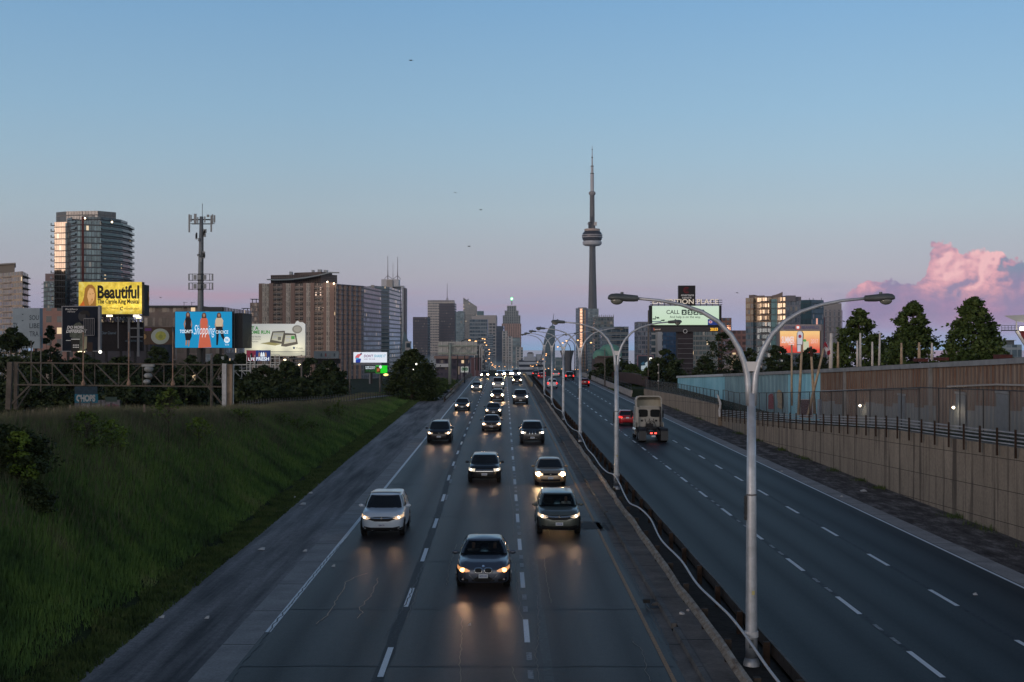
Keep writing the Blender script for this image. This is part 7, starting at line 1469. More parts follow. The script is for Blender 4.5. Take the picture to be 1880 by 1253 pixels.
# 4 wood sign with round clock plate
d = 240.0
ws_ = signbox('billboard', 'brown wooden sign with a round white and lime disc, left of the blue billboard', 259, 601, 326, 633, d, mat('brown plank', (0.085, 0.060, 0.045), .8, vary=.3, vscale=1), th=.6)
pshape(ws_, 'white_disc', ell(294, 618, 16.8, 14.5), d, 2, mat('disc white', (0.36, 0.44, 0.42), .6)); pshape(ws_, 'lime_disc', ell(295, 617, 10, 8.5), d, 3, mat('lime print', (0.38, 0.42, 0.10), .6, vary=.2, vscale=2)); pshape(ws_, 'disc_mark', ell(295, 618.5, 4, 4), d, 4, mat('lime dark', (0.26, 0.31, 0.08), .6))
pshape(ws_, 'leaf_print', [(257, 607), (262, 605), (265, 611), (258, 612)], d, 4, mat('leaf print', (.22, .26, .08), .7)); pshape(ws_, 'fruit_print', ell(263.5, 618.5, 5.5, 5), d, 4, mat('fruit print', (.30, .20, .10), .7, vary=.4, vscale=3)); pshape(ws_, 'violet_print', rect(266, 603, 278, 608), d, 4, mat('violet print', (.12, .05, .20), .7)); pshape(ws_, 'red_print', [(250, 624), (262, 620), (262, 627)], d, 5, mat('maroon print', (.16, .03, .05), .7))
legs(ws_, [270, 318], 633, 662, d+.2); pshape(ws_, 'side_sign', rect(321, 621, 336, 630), d, 2, mat('green pale print', (.28, .34, .22), .7, vary=.5, vscale=2))
mb = MB(); mb.bx(P(322, 0, d).x, P(336, 0, d).x, d-.3, d, P(0, 619, d).z, P(0, 617, d).z); part(mb, 'ledge', FRG, ws_); mb = MB(); mb.rod(P(328.5, 608, d+.1), P(328.5, 608, d+.6), .75, n=20); part(mb, 'dark_disc', FRM, ws_)
lattice(ws_, 317, 600, 324, 660, d-.3, 1, .14, FRG, 'ladder_mast')
# 5 blue fashion sign (back-lit)
d = 222.0
BLP = mat('backlit blue', (0.0, 0.12, 0.24), .5, emit=lin(2, 128, 176), es=.95)
fs_ = signbox('billboard', 'bright blue backlit fashion billboard with three standing women, behind the antenna mast', 321, 572, 426.5, 639.5, d, BLP, th=1.3, rim=.6)
BK = mat('print black cloth', (0.01, 0.012, 0.02), .6); SKN = mat('print skin', (.30, .18, .12), .6, emit=(.5, .30, .22), es=.35); ORN = mat('print coral', (.5, .12, .07), .6, emit=(.62, .13, .07), es=.5); CRE = mat('print cream', (.5, .42, .30), .6, emit=(.60, .48, .33), es=.5); HR = mat('print hair', (.05, .02, .01), .6, emit=(.16, .06, .03), es=.3); WPR = mat('print white glow', (.7, .75, .8), .6, emit=(.62, .74, .82), es=.75)
def woman(cx, cy_, k, top_, skirt, legc, hair, longh=True):
    S = lambda pts_: [(cx+x*k, cy_+y*k) for x, y in pts_]
    pshape(fs_, 'printed_arm', S([(-5, 13), (-3, 12), (-5, 22), (-4, 32), (-6, 32), (-8, 22)]), d, 2, SKN); pshape(fs_, 'printed_arm', S([(4, 12), (6, 14), (8, 24), (6, 33), (5, 33), (6, 23)]), d, 2, SKN)
    pshape(fs_, 'printed_leg', S(legc[0]), d, 3, legc[2]); pshape(fs_, 'printed_leg', S(legc[1]), d, 3, legc[2])
    pshape(fs_, 'printed_hair', S([(-3.5, 12), (-4, 5), (-2.5, 1), (0, 0), (2.5, 1), (4, 5), (4, 12), (0, 13)]), d, 4, hair); pshape(fs_, 'printed_face', [(cx+a*k, cy_+5*k+b_*k) for a, b_ in [(2.1*math.cos(-t), 3.2*math.sin(-t)) for t in [2*PI*i/12 for i in range(12)]]], d, 5, SKN)
    pshape(fs_, 'printed_top', S(top_), d, 6, skirt[1]); pshape(fs_, 'printed_skirt', S(skirt[0]), d, 7, skirt[2])
woman(345, 573, 1.0, [(-4, 10), (4, 10), (6, 14), (5, 24), (7, 32), (-6, 32), (-4, 22), (-5, 14)], ([(-5, 28), (6, 28), (7, 45), (4, 52), (-4, 52), (-6, 40)], BK, BK), ([(-4, 50), (-1, 50), (-1, 58), (-3, 62), (-5, 61)], [(1, 50), (4, 50), (3, 58), (2, 64), (0, 63)], SKN), HR)
woman(374.5, 574, 1.05, [(-5, 10), (5, 10), (7, 16), (5, 24), (-5, 24), (-7, 16)], ([(-5, 22), (5, 22), (11, 48), (13, 61), (-10, 62), (-8, 45)], ORN, ORN), ([(-3, 58), (0, 58), (0, 61)], [(3, 58), (5, 58), (4, 61)], SKN), HR)
woman(402, 574, 1.0, [(-5, 10), (5, 10), (8, 15), (6, 27), (-6, 27), (-7, 16)], ([(-6, 26), (6, 26), (7, 32), (-5, 32)], CRE, BK), ([(-5, 30), (0, 30), (-1, 50), (-2, 60), (-5, 60), (-5, 45)], [(1, 30), (7, 30), (9, 42), (13, 52), (10, 54), (4, 44)], BK), HR, False)
ptext(fs_, "TODAY'S", 330, 605.5, 354, 612, d, 9, WPR, bold=.02); ptext(fs_, 'Shopping', 356, 597, 395, 620, d, 9, WPR, bold=-.005, shear=.35); ptext(fs_, 'CHOICE', 396, 607, 419, 613, d, 9, WPR, bold=.01)
pshape(fs_, 'round_logo', ell(416.5, 624.5, 5.4, 5.6), d, 8, WPR); ptext(fs_, 'TSC', 412.5, 622, 420, 627, d, 9, BLP, bold=.03); ptext(fs_, 'tsc.ca', 413, 631.5, 420, 634.5, d, 9, WPR)
mb = MB(); a, b_ = P(428, 640, d), P(443, 575, d); mb.bx(a.x, b_.x, d+1, d+9, a.z, b_.z); part(mb, 'dark_back_panel', FRM, fs_)
legs(fs_, [345, 375, 405], 640, 668, d+.8); mb = MB(); a, b_ = P(376, 664, d+1.5), P(388, 650, d+1.5); mb.bx(a.x, b_.x, d+1.5, d+2.5, a.z, b_.z); solo(mb, 'cabinet', mat('pale cabinet', (.28, .34, .40), .6, vary=.3), 'pale blue cabinet under the blue fashion billboard', 'cabinet')
# 6 white laptop sign
d = 232.0
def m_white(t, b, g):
    gz = t.sep(g)[2]; c = t.mix(t.rng(gz, 0.0, 5.0), (0.66, 0.65, 0.50, 1), (0.58, 0.60, 0.60, 1)); t.put(b.inputs['Base Color'], c); t.put(b.inputs['Emission Color'], c); b.inputs['Emission Strength'].default_value = .42; b.inputs['Roughness'].default_value = .6  # emission puts floodlight into the vinyl; tone warmer towards the bottom
hr_ = signbox('billboard', 'white billboard reading HIT A HOME RUN with two printed laptops', 449, 595, 560.5, 654, d, surf('glowing white vinyl', m_white), th=1.2, frame=FRG)
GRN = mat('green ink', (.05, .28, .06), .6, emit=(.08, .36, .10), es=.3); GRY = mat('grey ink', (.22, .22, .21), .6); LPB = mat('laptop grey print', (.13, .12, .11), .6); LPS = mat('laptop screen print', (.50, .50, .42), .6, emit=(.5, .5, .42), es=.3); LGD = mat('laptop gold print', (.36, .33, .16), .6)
ptext(hr_, 'HIT A', 454.5, 599.5, 474.5, 606, d, 2, GRN, bold=.035); ptext(hr_, 'HOME RUN', 454.5, 607, 495.5, 613.5, d, 2, GRN, bold=.035)
for i, s_ in enumerate(('with the flexible', 'Yoga and powerful', 'swift laptops.')): ptext(hr_, s_, 454.5, 617+4.6*i, 479-4*(i == 2), 620+4.6*i, d, 2, GRY)
pshape(hr_, 'printed_laptop', [(495, 629), (500, 609), (523, 608), (523, 632)], d, 2, LPB); pshape(hr_, 'printed_screen', [(498.5, 624.5), (502, 611), (521, 610.5), (517, 628)], d, 3, LPS); pshape(hr_, 'printed_base', [(478, 631), (494, 628.5), (517, 632), (505, 635)], d, 3, LGD)
pshape(hr_, 'printed_laptop', [(516, 636), (521, 612), (543, 613), (547, 632), (525, 637)], d, 4, LPB); pshape(hr_, 'printed_screen', [(521.5, 632), (524, 615.5), (541, 615.5), (543.5, 628)], d, 5, LPS)
for k, a in enumerate(((502, 612.5, 510, 616), (511, 613, 519, 617), (500.5, 618, 508, 622), (510, 619, 516, 625), (525, 617, 533, 621), (534.5, 617.5, 541, 623), (524, 623, 531, 628), (533, 625, 541, 628))): pshape(hr_, 'printed_window', rect(*a), d, 6, [GRY, WINK, GRN][k % 3] if k % 2 else WINK)
pshape(hr_, 'printed_ball', ell(545.5, 605, 9, 7.5), d, 3, mat('ball grey print', (.36, .36, .33), .6)); pshape(hr_, 'printed_ball', ell(546, 604.6, 6.8, 5.4), d, 4, mat('ball white print', (.6, .6, .56), .6)); pshape(hr_, 'window_logo', rect(538, 637.5, 541.5, 641), d, 3, mat('blue logo', (.03, .07, .16), .6)); ptext(hr_, 'Windows', 543, 638, 556, 641, d, 3, GRY); pshape(hr_, 'printed_rule', rect(495, 645.6, 559, 646.3), d, 3, GRY)
pshape(hr_, 'cutout_top', [(541, 595.2), (544, 590.5), (547, 589), (550, 592), (556, 592), (560, 595.2)], d, 0, surf('glowing white vinyl', m_white))
mb = MB(); a, b_ = P(520, 659, d), P(561, 655, d); mb.bx(a.x, b_.x, d-1.2, d, a.z, a.z+.12); part(mb, 'catwalk', FRG, hr_); lattice(hr_, 522, 660, 560, 672, d+.2, 8, .12, FRG, 'lower_truss'); legs(hr_, [470, 500, 540], 654, 700, d+.6)
for x in (459, 478, 497, 516, 535, 554):
    mb = MB(); mb.rod(P(x, 654, d), P(x, 656.5, d-2.2), .05, n=6); q = P(x, 656.8, d-2.2); mb.box(q, (.7, .3, .22)); part(mb, 'floodlight', FRM, hr_)
for x in (470, 505, 540):
    q = P(x, 656.5, d-2.4); l = bpy.data.lights.new('sign_flood', 'SPOT'); l.energy = 330; l.color = (1, .93, .72); l.spot_size = math.radians(110); l.spot_blend = 1; l.shadow_soft_size = .3
    o = bpy.data.objects.new('sign_flood', l); COL.objects.link(o); o.location = (q.x, q.y, q.z+.2); o.rotation_euler = Vector((0, .6, 1)).to_track_quat('-Z', 'Y').to_euler()
for x, y in ((520, 670), (550, 670), (523, 661)): mb = MB(); mb.ball(P(x, y, d-1), .18, 6, (1.4, 1, .8)); part(mb, 'lamp', emis('warm bulb', (1, .8, .5), 3), hr_)
# 7 small red/blue FRESH sign, held by the grey gantry
d = 205.0
fr = signbox('billboard', 'small red and blue sign reading FRESH above the grey signal gantry', 452.5, 643.5, 496, 663, d, mat('red print', (.26, .03, .07), .6, emit=(.3, .03, .07), es=.15), th=.4)
pshape(fr, 'blue_half', rect(469.5, 643.5, 496, 663), d, 1, mat('blue print', (.02, .05, .25), .6, emit=(.02, .05, .25), es=.2)); ptext(fr, 'FRESH', 470.5, 656, 494, 662.5, d, 3, WPR, bold=.03); ptext(fr, 'LIFE', 456, 657, 468, 662.5, d, 3, WPR, bold=.02)
pshape(fr, 'printed_figure', [(458, 657), (460, 649), (463, 648), (464, 657)], d, 2, BK); 
for x in (476, 480, 484, 488): pshape(fr, 'printed_figure', [(x-2, 655), (x-1.4, 649), (x, 646.5), (x+1.4, 649), (x+2, 655)], d, 2, WPR if x in (480, 484) else SKN)
legs(fr, [459, 490], 663, 690, d+.3, .1, FRG)
# 8 grey sign, 9 LED board, 10 green LED
d = 420.0
gs = signbox('billboard', 'small grey billboard with four faded figures below the brown condominium', 576, 645, 622, 658.5, d, mat('faded grey print', (.18, .22, .25), .7, vary=.2, vscale=.5), th=1)
for x, c in ((590, DI), (598, mat('dull red', (.20, .07, .08), .7)), (606, FRG), (614, DI)): pshape(gs, 'printed_figure', [(x-1.6, 655), (x-1.3, 650), (x, 648.5), (x+1.3, 650), (x+1.6, 655)], d, 2, c)
mb = MB(); a, b_ = P(574, 668, d+1), P(624, 659, d+1); mb.bx(a.x, b_.x, d+1, d+3, a.z, b_.z); part(mb, 'dark_base', FRM, gs); legs(gs, [580, 618], 668, 700, d+1)
d = 400.0
led = signbox('led_billboard', "white led billboard reading DON'T SHARE IT", 649, 647, 710.5, 666, d, emis('led white', lin(226, 232, 244), .95), th=1.2, cat='led billboard')
MAG = emis('led violet', lin(120, 20, 120), .7); CYN = emis('led cyan', lin(40, 170, 205), .8)
ptext(led, "DON'T", 668, 651.5, 685.5, 656.5, d, 2, MAG, bold=.02, shear=.2); ptext(led, 'SHARE IT', 686.5, 651.5, 708.5, 656.5, d, 2, CYN, bold=.01, shear=.2); ptext(led, 'by MAC VIVA GLAM', 668, 658.8, 688.5, 661, d, 2, MAG, bold=.02)
pshape(led, 'led_print', [(652, 659), (652.5, 655), (656, 651), (661, 650), (664, 651.5), (661, 654), (659, 657), (657, 660)], d, 2, emis('led coral', lin(225, 110, 120), .8)); pshape(led, 'led_print', [(653, 666), (653, 661), (656, 658.5), (663, 659), (661.5, 666)], d, 3, emis('led blue', lin(20, 60, 170), .8)); pshape(led, 'led_print', [(653.5, 660.5), (653, 657.5), (656, 657), (660, 658.5), (657, 660.5)], d, 4, emis('led sky', lin(60, 170, 225), .8)); pshape(led, 'led_print', [(661, 650), (663.5, 647.8), (665, 650.5), (662, 652)], d, 4, emis('led navy', lin(60, 20, 90), .6))
mb = MB(); a, b_ = P(649, 670, d), P(700, 667, d); mb.bx(a.x, b_.x, d, d+1, a.z, b_.z); part(mb, 'grey_base', FRG, led); legs(led, [680], 668, 705, d+.8, .4, FRG)
d = 390.0
gl_ = signbox('led_billboard', 'small green led billboard with a dark left half under the white one', 669, 671.5, 711, 685.5, d, emis('led green', lin(10, 215, 30), .9), th=1, cat='led billboard')
pshape(gl_, 'dark_half', rect(669, 671.5, 690, 685.5), d, 1, mat('led off', (.006, .03, .01), .5)); pshape(gl_, 'led_print', rect(690.5, 673, 698.5, 685), d, 2, mat('led brown', (.10, .05, .02), .6)); pshape(gl_, 'led_print', [(692, 683), (692, 677), (697, 676), (697, 681)], d, 3, emis('led orange', (.45, .12, .03), .8)); pshape(gl_, 'led_disc', ell(698.5, 674, 2.6, 2.8), d, 4, WPR)
ptext(gl_, 'SOME THINGS', 671, 673, 689, 675.2, d, 3, WPR, bold=.02); ptext(gl_, 'ARE WORTH IT', 671, 676, 688, 678.2, d, 3, WPR, bold=.02); ptext(gl_, 'IT IS ON', 672, 680, 688, 682.5, d, 3, emis('led dim green', (.02, .25, .05), .6), bold=.02); legs(gl_, [682, 700], 685, 705, d+.5, .3)
mb = MB(); mb.ball(P(708.5, 688.5, d), .45, 6, (1.6, .7, .8)); part(mb, 'lamp', emis('amber lamp', (1, .66, .2), 2.5), gl_)
# ---- exhibition sign
d = 252.0
ex = thing('exhibition_sign', 'tall dark EXHIBITION PLACE sign with a pale lit screen and a black box on top', 'sign', P(1258, 690, d))
mb = MB(); a, b_ = P(1244, 705, d+.5), P(1272.5, 609, d+.5); mb.bx(a.x, b_.x, d+.4, d+3.2, a.z, b_.z); part(mb, 'column', mat('dark slatted column', (0.030, 0.026, 0.034), .7, vary=.3, vscale=.5), ex)
for y in range(622, 688, 9): mb = MB(); a, b_ = P(1244, y+.6, d+.4), P(1272.5, y, d+.4); mb.bx(a.x, b_.x, d+.36, d+.4, a.z, b_.z); part(mb, 'column_joint', FRG, ex)
mb = MB(); a, b_ = P(1193.5, 600, d), P(1197, 561, d); mb.bx(a.x, b_.x, d-.5, d+2.5, a.z, b_.z); a, b_ = P(1320.3, 600, d), P(1324, 561, d); mb.bx(a.x, b_.x, d-.5, d+2.5, a.z, b_.z); a, b_ = P(1197, 600, d), P(1320.3, 561, d); mb.bx(a.x, b_.x, d+.1, d+2.5, a.z, b_.z); part(mb, 'screen_housing', FRM, ex)
mb = MB(); mb.add([P(x, y, d) for x, y in rect(1197, 562, 1320, 597)], [(0, 1, 2, 3)]); SCRN = surf('pale screen', lambda t, b, g: (t.put(b.inputs['Emission Color'], t.mix(t.rng(t.sep(g)[2], 9.6, 13.2), lin(205, 232, 200), lin(214, 236, 216))), b.inputs['Emission Strength'].__setattr__('default_value', .82), b.inputs['Base Color'].__setattr__('default_value', (.05, .05, .05, 1)))); part(mb, 'screen', SCRN, ex)
SK = emis('screen ink', lin(42, 62, 54), .8); ptext(ex, 'CALL', 1223.5, 569.5, 1247.5, 577, d, 2, SK, bold=.012)
for i, ch in enumerate('*222'):
    x = 1251.5+10.8*i; pshape(ex, 'key_tile', [(x+1, 578.6), (x+8, 578.6), (x+9.2, 577.4), (x+9.2, 570), (x+8, 568.8), (x+1, 568.8), (x, 570), (x, 577.4)], d, 2, SK); ptext(ex, ch if ch != '*' else 'x', x+2, 570.8 if ch != '*' else 571.5, x+7.4, 576.8, d, 4, SCRN, bold=.05)
ptext(ex, 'And help is on the way.', 1229.5, 580, 1286.5, 585.8, d, 2, SK, bold=.006)
for pts_ in ([(1198, 585), (1203, 585), (1203, 581), (1204.5, 581), (1204, 587), (1198, 587)], [(1204.5, 583), (1209, 582), (1211, 585), (1206, 585.5)], [(1213, 588), (1219, 587), (1221, 588), (1219, 590), (1213, 589.5)]): pshape(ex, 'screen_print', pts_, d, 2, SK)
pshape(ex, 'screen_stripe', rect(1197, 590.3, 1214, 591.6), d, 2, emis('screen blue', lin(20, 40, 110), .8)); pshape(ex, 'blue_corner', rect(1299.5, 586.5, 1319.5, 597), d, 2, emis('screen blue2', lin(18, 50, 122), .9)); pshape(ex, 'logo_oval', ell(1304.5, 591.5, 3.4, 2.6), d, 3, emis('logo pink', lin(205, 170, 190), .8)); pshape(ex, 'logo_mark', ell(1304.5, 591.5, 1.6, 1.2), d, 4, emis('logo red', lin(170, 30, 60), .8))
mb = MB(); a, b_ = P(1194.5, 609.5, d), P(1322.5, 600.3, d); mb.bx(a.x, b_.x, d-.3, d+2.4, a.z, b_.z); part(mb, 'lower_fascia', mat('dark fascia', (.045, .045, .05), .6, vary=.1), ex)
ptext(ex, 'astral', 1202, 603.6, 1212.5, 606.4, d-.4, 2, emis('lit small letters', lin(185, 165, 155), .7), bold=.03); pshape(ex, 'small_mark', [(1200.3, 607), (1201.8, 607), (1201, 602.5), (1200, 602.5)], d-.4, 2, emis('mark orange', lin(215, 110, 50), .7)); pshape(ex, 'small_mark', [(1198.2, 606.5), (1200, 606.8), (1199.5, 603), (1198, 603.4)], d-.4, 2, emis('mark blue', lin(50, 50, 110), .6))
ptext(ex, '20:53', 1304, 602.3, 1318, 607.8, d-.4, 2, emis('clock amber', (1, .50, .04), 1.1), bold=.04)
mb = MB(); q = P(1258, 608.5, d-.5); mb.v += []; mb.grid([[(q.x+r*math.cos(2*PI*k/28), d-.52, q.z+r*math.sin(2*PI*k/28)) for k in range(29)] for r in (.31, .40)]); part(mb, 'ring_emblem', WINK, ex)
mb = MB(); mb.add([(q.x+.31*math.cos(2*PI*k/24), d-.50, q.z+.31*math.sin(2*PI*k/24)) for k in range(24)], [tuple(range(24))]); part(mb, 'ring_centre', FRM, ex)
mb = MB()
for y in (551.5, 555.5, 559.5): mb.beam(P(1193.5, y, d+.6), P(1326, y, d+.6), .12, .12)
for x in range(1198, 1326, 11): mb.beam(P(x, 551, d+.6), P(x, 562, d+.6), .12, .12)
part(mb, 'letter_frame', FRM, ex)
tx = ptext(ex, 'EXHIBITION PLACE', 1198, 549.5, 1319, 558.5, d, 10, mat('sign letters', (.62, .58, .52), .6, emit=(1, .86, .68), es=.35), bold=.012)
# serifs for the letters
co = [v.co.copy() for v in tx.data.vertices]
mb = MB(); a, b_ = P(1246.5, 562, d+.1), P(1277, 524.5, d+.1); mb.bx(a.x, b_.x, d+.3, d+1.8, a.z, b_.z); part(mb, 'top_box', mat('top box black', (.010, .009, .013), .45), ex)
RC = mat('dim red letter c', (.13, .012, .02), .6); mb = MB(); q = P(1260.5, 533, d+.25); mb.grid([[(q.x+r*math.cos(a), q.y, q.z+r*math.sin(a)) for a in [.75+(2*PI-1.5)*i/24 for i in range(25)]] for r in (.36, .62)]); part(mb, 'c_emblem', RC, ex)
mb = MB(); mb.grid([[(q.x+r*math.cos(a), q.y-.01, q.z+r*math.sin(a)) for a in [.6+(2*PI-1.2)*i/20 for i in range(21)]] for r in (.16, .27)]); part(mb, 'c_emblem', RC, ex)
ptext(ex, 'enercare', 1250.5, 541, 1274, 544.2, d+.3, 1, WINK, bold=.02); ptext(ex, 'centre', 1252, 545.2, 1269.5, 548.6, d+.3, 1, WINK, bold=.02)
# ---- second screen (summer ad)
d = 350.0
s2 = signbox('led_billboard', 'orange and red lit screen reading SUMMER under a grey header with blue letters', 1432, 608, 1505, 648, d, surf('sunset screen', lambda t, b, g: (t.put(b.inputs['Emission Color'], t.ramp(t.m('ADD', t.rng(t.sep(g)[2], -1.0, 5.4, 0, .72), t.m('MULTIPLY', t.noise(g, .45, 4, .6), .3)), [(.12, lin(205, 45, 42)), (.38, lin(222, 74, 56)), (.55, lin(238, 150, 110)), (.85, lin(250, 200, 130))])), b.inputs['Emission Strength'].__setattr__('default_value', .92), b.inputs['Base Color'].__setattr__('default_value', (.03, .03, .03, 1)))), th=1.5, frame=FRG, cat='led billboard')
mb = MB(); a, b_ = P(1430, 607.3, d), P(1508, 596, d); mb.bx(a.x, b_.x, d-.1, d+1.6, a.z, b_.z); part(mb, 'header', mat('grey header', (.30, .27, .29), .7, vary=.1), s2)
HB = mat('blue header ink', (.16, .17, .34), .6); ptext(s2, 'ALLSTREAM', 1438.5, 599, 1459, 604.2, d-.2, 2, HB, bold=.01); ptext(s2, 'BEANFIELD', 1472, 599, 1503, 604.2, d-.2, 2, HB, bold=.01)
pshape(s2, 'round_logo', ell(1465, 601.5, 4.4, 4.6), d-.2, 3, emis('logo coral', lin(205, 96, 84), .8)); pshape(s2, 'logo_mark', rect(1462.7, 599.4, 1467.3, 603.6), d-.2, 4, WPR)
BOT = emis('bottle white', lin(206, 204, 214), .8); pshape(s2, 'bottle_print', [(1463, 646), (1462.5, 625), (1463, 612), (1465, 608.5), (1473, 608.5), (1475.5, 613), (1475, 625), (1473.5, 646)], d, 2, mat('bottle edge', (.10, .10, .09), .6)); pshape(s2, 'bottle_print', [(1464, 646), (1463.5, 622), (1464, 611), (1466, 608.8), (1471.5, 608.8), (1474, 613), (1473.5, 624), (1472, 646)], d, 3, BOT); pshape(s2, 'red_badge', ell(1468.6, 618, 2.9, 3.3), d, 4, emis('badge red', lin(150, 38, 60), .8)); pshape(s2, 'label_rule', rect(1463.5, 632.8, 1473, 633.8), d, 4, DI); pshape(s2, 'glass_print', [(1474.5, 646), (1475, 627), (1484.5, 627), (1486, 646)], d, 3, emis('glass pale', lin(206, 208, 180), .8)); pshape(s2, 'mint_print', ell(1477.5, 625.5, 3, 2.4), d, 4, emis('mint', lin(90, 160, 80), .8))
ptext(s2, 'SUMMER', 1435, 618, 1458.5, 630.5, d, 4, emis('screen white', lin(245, 225, 225), .9), bold=.02); ptext(s2, 'TIME', 1447, 631.5, 1458, 634, d, 4, emis('screen white', (1, 1, 1)), bold=.03); ptext(s2, '2017', 1489, 623, 1502, 631, d, 4, emis('screen pink', lin(250, 196, 186), .9), bold=.01)
mb = MB(); a, b_ = P(1427, 660, d+.5), P(1432.5, 597, d+.5); mb.bx(a.x, b_.x, d+.2, d+1.8, a.z, b_.z); a, b_ = P(1506, 690, d+.5), P(1511, 596, d+.5); mb.bx(a.x, b_.x, d+.2, d+1.8, a.z, b_.z); part(mb, 'side_pier', mat('grey pier', (.17, .165, .18), .7), s2)
mb = MB(); a, b_ = P(1440, 651, d), P(1505, 648.2, d); mb.bx(a.x, b_.x, d-.2, d+1.5, a.z, b_.z); part(mb, 'base_ledge', FRG, s2); mb = MB(); p, q = P(1498.3, 596, d+1), P(1500.5, 585, d+1); mb.bx(p.x, q.x, d+.5, d+1, p.z, q.z); part(mb, 'lit_fin', mat('peach fin', (.6, .3, .22), .6, emit=(1, .5, .38), es=.55), s2); legs(s2, [1445, 1490], 650, 690, d+1, .3, FRG)
# ---- small shelter screen
d = 330.0
s3 = signbox('shelter_screen', 'pink framed shelter sign with a blue white picture beside the trees', 1170, 652.5, 1200, 682, d, mat('night print', (.012, .03, .055), .4), th=1, frame=mat('dull pink frame', (.20, .12, .15), .6), rim=1.6, cat='sign')
for pts_ in ([(1177, 679), (1177, 672), (1185, 671), (1184, 667), (1189, 664), (1192, 668), (1191, 678)],): pshape(s3, 'white_print', pts_, d, 2, emis('cool white print', lin(190, 205, 215), .6))
pshape(s3, 'white_base', rect(1174, 680, 1198, 681.6), d, 2, emis('cool white print', (1, 1, 1))); pshape(s3, 'blue_print', [(1176, 668), (1182, 664), (1184, 668), (1180, 671)], d, 2, emis('blue print lit', lin(30, 90, 120), .5)); mb = MB(); mb.ball(P(1195, 659.5, d-1), .42, 6, (1.3, .6, .8)); part(mb, 'lamp', emis('white bulb', (1, .97, .85), 2.2), s3); legs(s3, [1174, 1196], 682, 700, d+.5)
# ---- overhead road sign seen from behind, left of the crest
d = 232.0
og = thing('road_sign_gantry', 'back of an overhead road sign on a pale post left of the oncoming traffic', 'road sign', P(826.5, 700, d))
PGR = mat('pale green grey steel', (.24, .28, .26), .55, .2, vary=.15); SB = mat('sign back aluminium', (.33, .34, .34), .5, .2, vary=.12, vscale=.8)
for y0, y1 in ((627.5, 634), (636, 648), (649.5, 652.5)): 
    mb = MB(); a, b_ = P(804, y1, d), P(875.5, y0, d); mb.bx(a.x, b_.x, d+.3, d+.36, a.z, b_.z); part(mb, 'sign_back', SB, og)
for y in (635, 648.8): mb = MB(); mb.beam(P(804, y, d), P(875.5, y, d), .3, .26); part(mb, 'cross_beam', PGR, og)
mb = MB()
for i, x in enumerate((811, 822, 834, 846, 857, 868)): mb.beam(P(x, 627.5, d+.2), P(x, 652.5, d+.2), .1, .06)
part(mb, 'stiffener', mat('light rib', (.5, .5, .5), .6), og)
mb = MB()
for a, b_ in (((829, 635), (839, 648.5)), ((849, 635), (839, 648.5)), ((849, 635), (859, 648.5)), ((868, 635), (859, 648.5))): mb.beam(P(*a, d), P(*b_, d), .12, .12)
part(mb, 'brace', PGR, og)
mb = MB(); mb.tube([P(825.7, 706, d-.2), P(826, 650, d-.2), P(826.2, 630, d-.2)], [.28, .25, .22], 12); part(mb, 'post', PGR, og, smooth=True); mb = MB(); mb.rod(P(829.5, 627, d), P(829.5, 624.5, d), .06, n=6); part(mb, 'pin', PGR, og)
d = 330.0
gos = signbox('transit_sign', 'small white and green transit sign left of the crest', 846, 673.5, 860, 684, d, mat('white sign', (.5, .55, .55), .6, emit=(.5, .6, .55), es=.15), th=.3, frame=FRG, cat='sign')
GG = mat('transit green', (.01, .16, .06), .6); pshape(gos, 'green_ring', ell(855.8, 678, 3.3, 3), d, 2, GG); pshape(gos, 'green_ring', ell(850, 678, 2.6, 3), d, 2, GG); pshape(gos, 'white_gap', rect(854.5, 677.5, 858, 678.5), d, 3, WINK); pshape(gos, 'white_gap', rect(848.5, 677.2, 850.5, 678.8), d, 3, WINK); legs(gos, [848, 858], 684, 696, d+.2, .1, FRG)
mb = MB(); mb.beam(P(842, 688, d), P(842, 673, d), .5, .1); solo(mb, 'marker_post', mat('tan post', (.35, .30, .25), .7), 'pale tan marker post left of the small transit sign', 'post')
# ================================================================ RAIL GANTRIES, MAST, POLES ON THE LEFT
GRUST = mat('brown grey steel', (.085, .075, .065), .75, .2, vary=.35, vscale=1.2); GWHT = mat('light grey steel', (.46, .48, .47), .6, .3, vary=.2)
d = 112.0
ga = thing('rail_gantry', 'long brown lattice truss gantry across the railway at the left', 'gantry', P(220, 755, d))
mb = MB()
for dd in (0, 1.6):
    mb.beam(P(25, 666, d+dd), P(418, 670.5, d+dd), .13, .12); mb.beam(P(25, 706.5, d+dd), P(418, 710.5, d+dd), .13, .12)
part(mb, 'chord', GRUST, ga)
xs = [26, 57, 96, 135, 174, 218, 262, 301, 340, 380, 408]
mb = MB()
for dd in (0, 1.6):
    for x in xs: mb.beam(P(x, 666.5, d+dd), P(x, 708.5, d+dd), .07, .07)
part(mb, 'upright', GRUST, ga)
for p, q in [(P(a, 667, d), P(b_-3, 708, d)) for a, b_ in zip(xs[:5], xs[1:6])]+[(P(a+3, 708.5, d), P(b_, 669, d)) for a, b_ in zip(xs[5:], xs[6:])]+[(P(a, 667, d+1.6), P(b_, 709, d+1.6)) for a, b_ in zip(xs[:-1:2], xs[1::2])]: mb = MB(); mb.beam(p, q, .09, .08); part(mb, 'diagonal', GRUST, ga)
mb = MB(); mb.beam(P(15.5, 752, d), P(19, 665, d), .42, .38); mb.beam(P(29, 752, d+1.6), P(30.5, 667, d+1.6), .3, .3); mb.beam(P(21, 742, d), P(54, 709, d), .14, .14); mb.beam(P(30, 752, d+1), P(57, 711, d+1.6), .10, .1); part(mb, 'left_tower', GRUST, ga)
mb = MB(); mb.beam(P(382, 710, d), P(407, 741, d), .14, .14); mb.beam(P(400, 690, d), P(412, 668, d), .10, .10); part(mb, 'knee_brace', GRUST, ga)
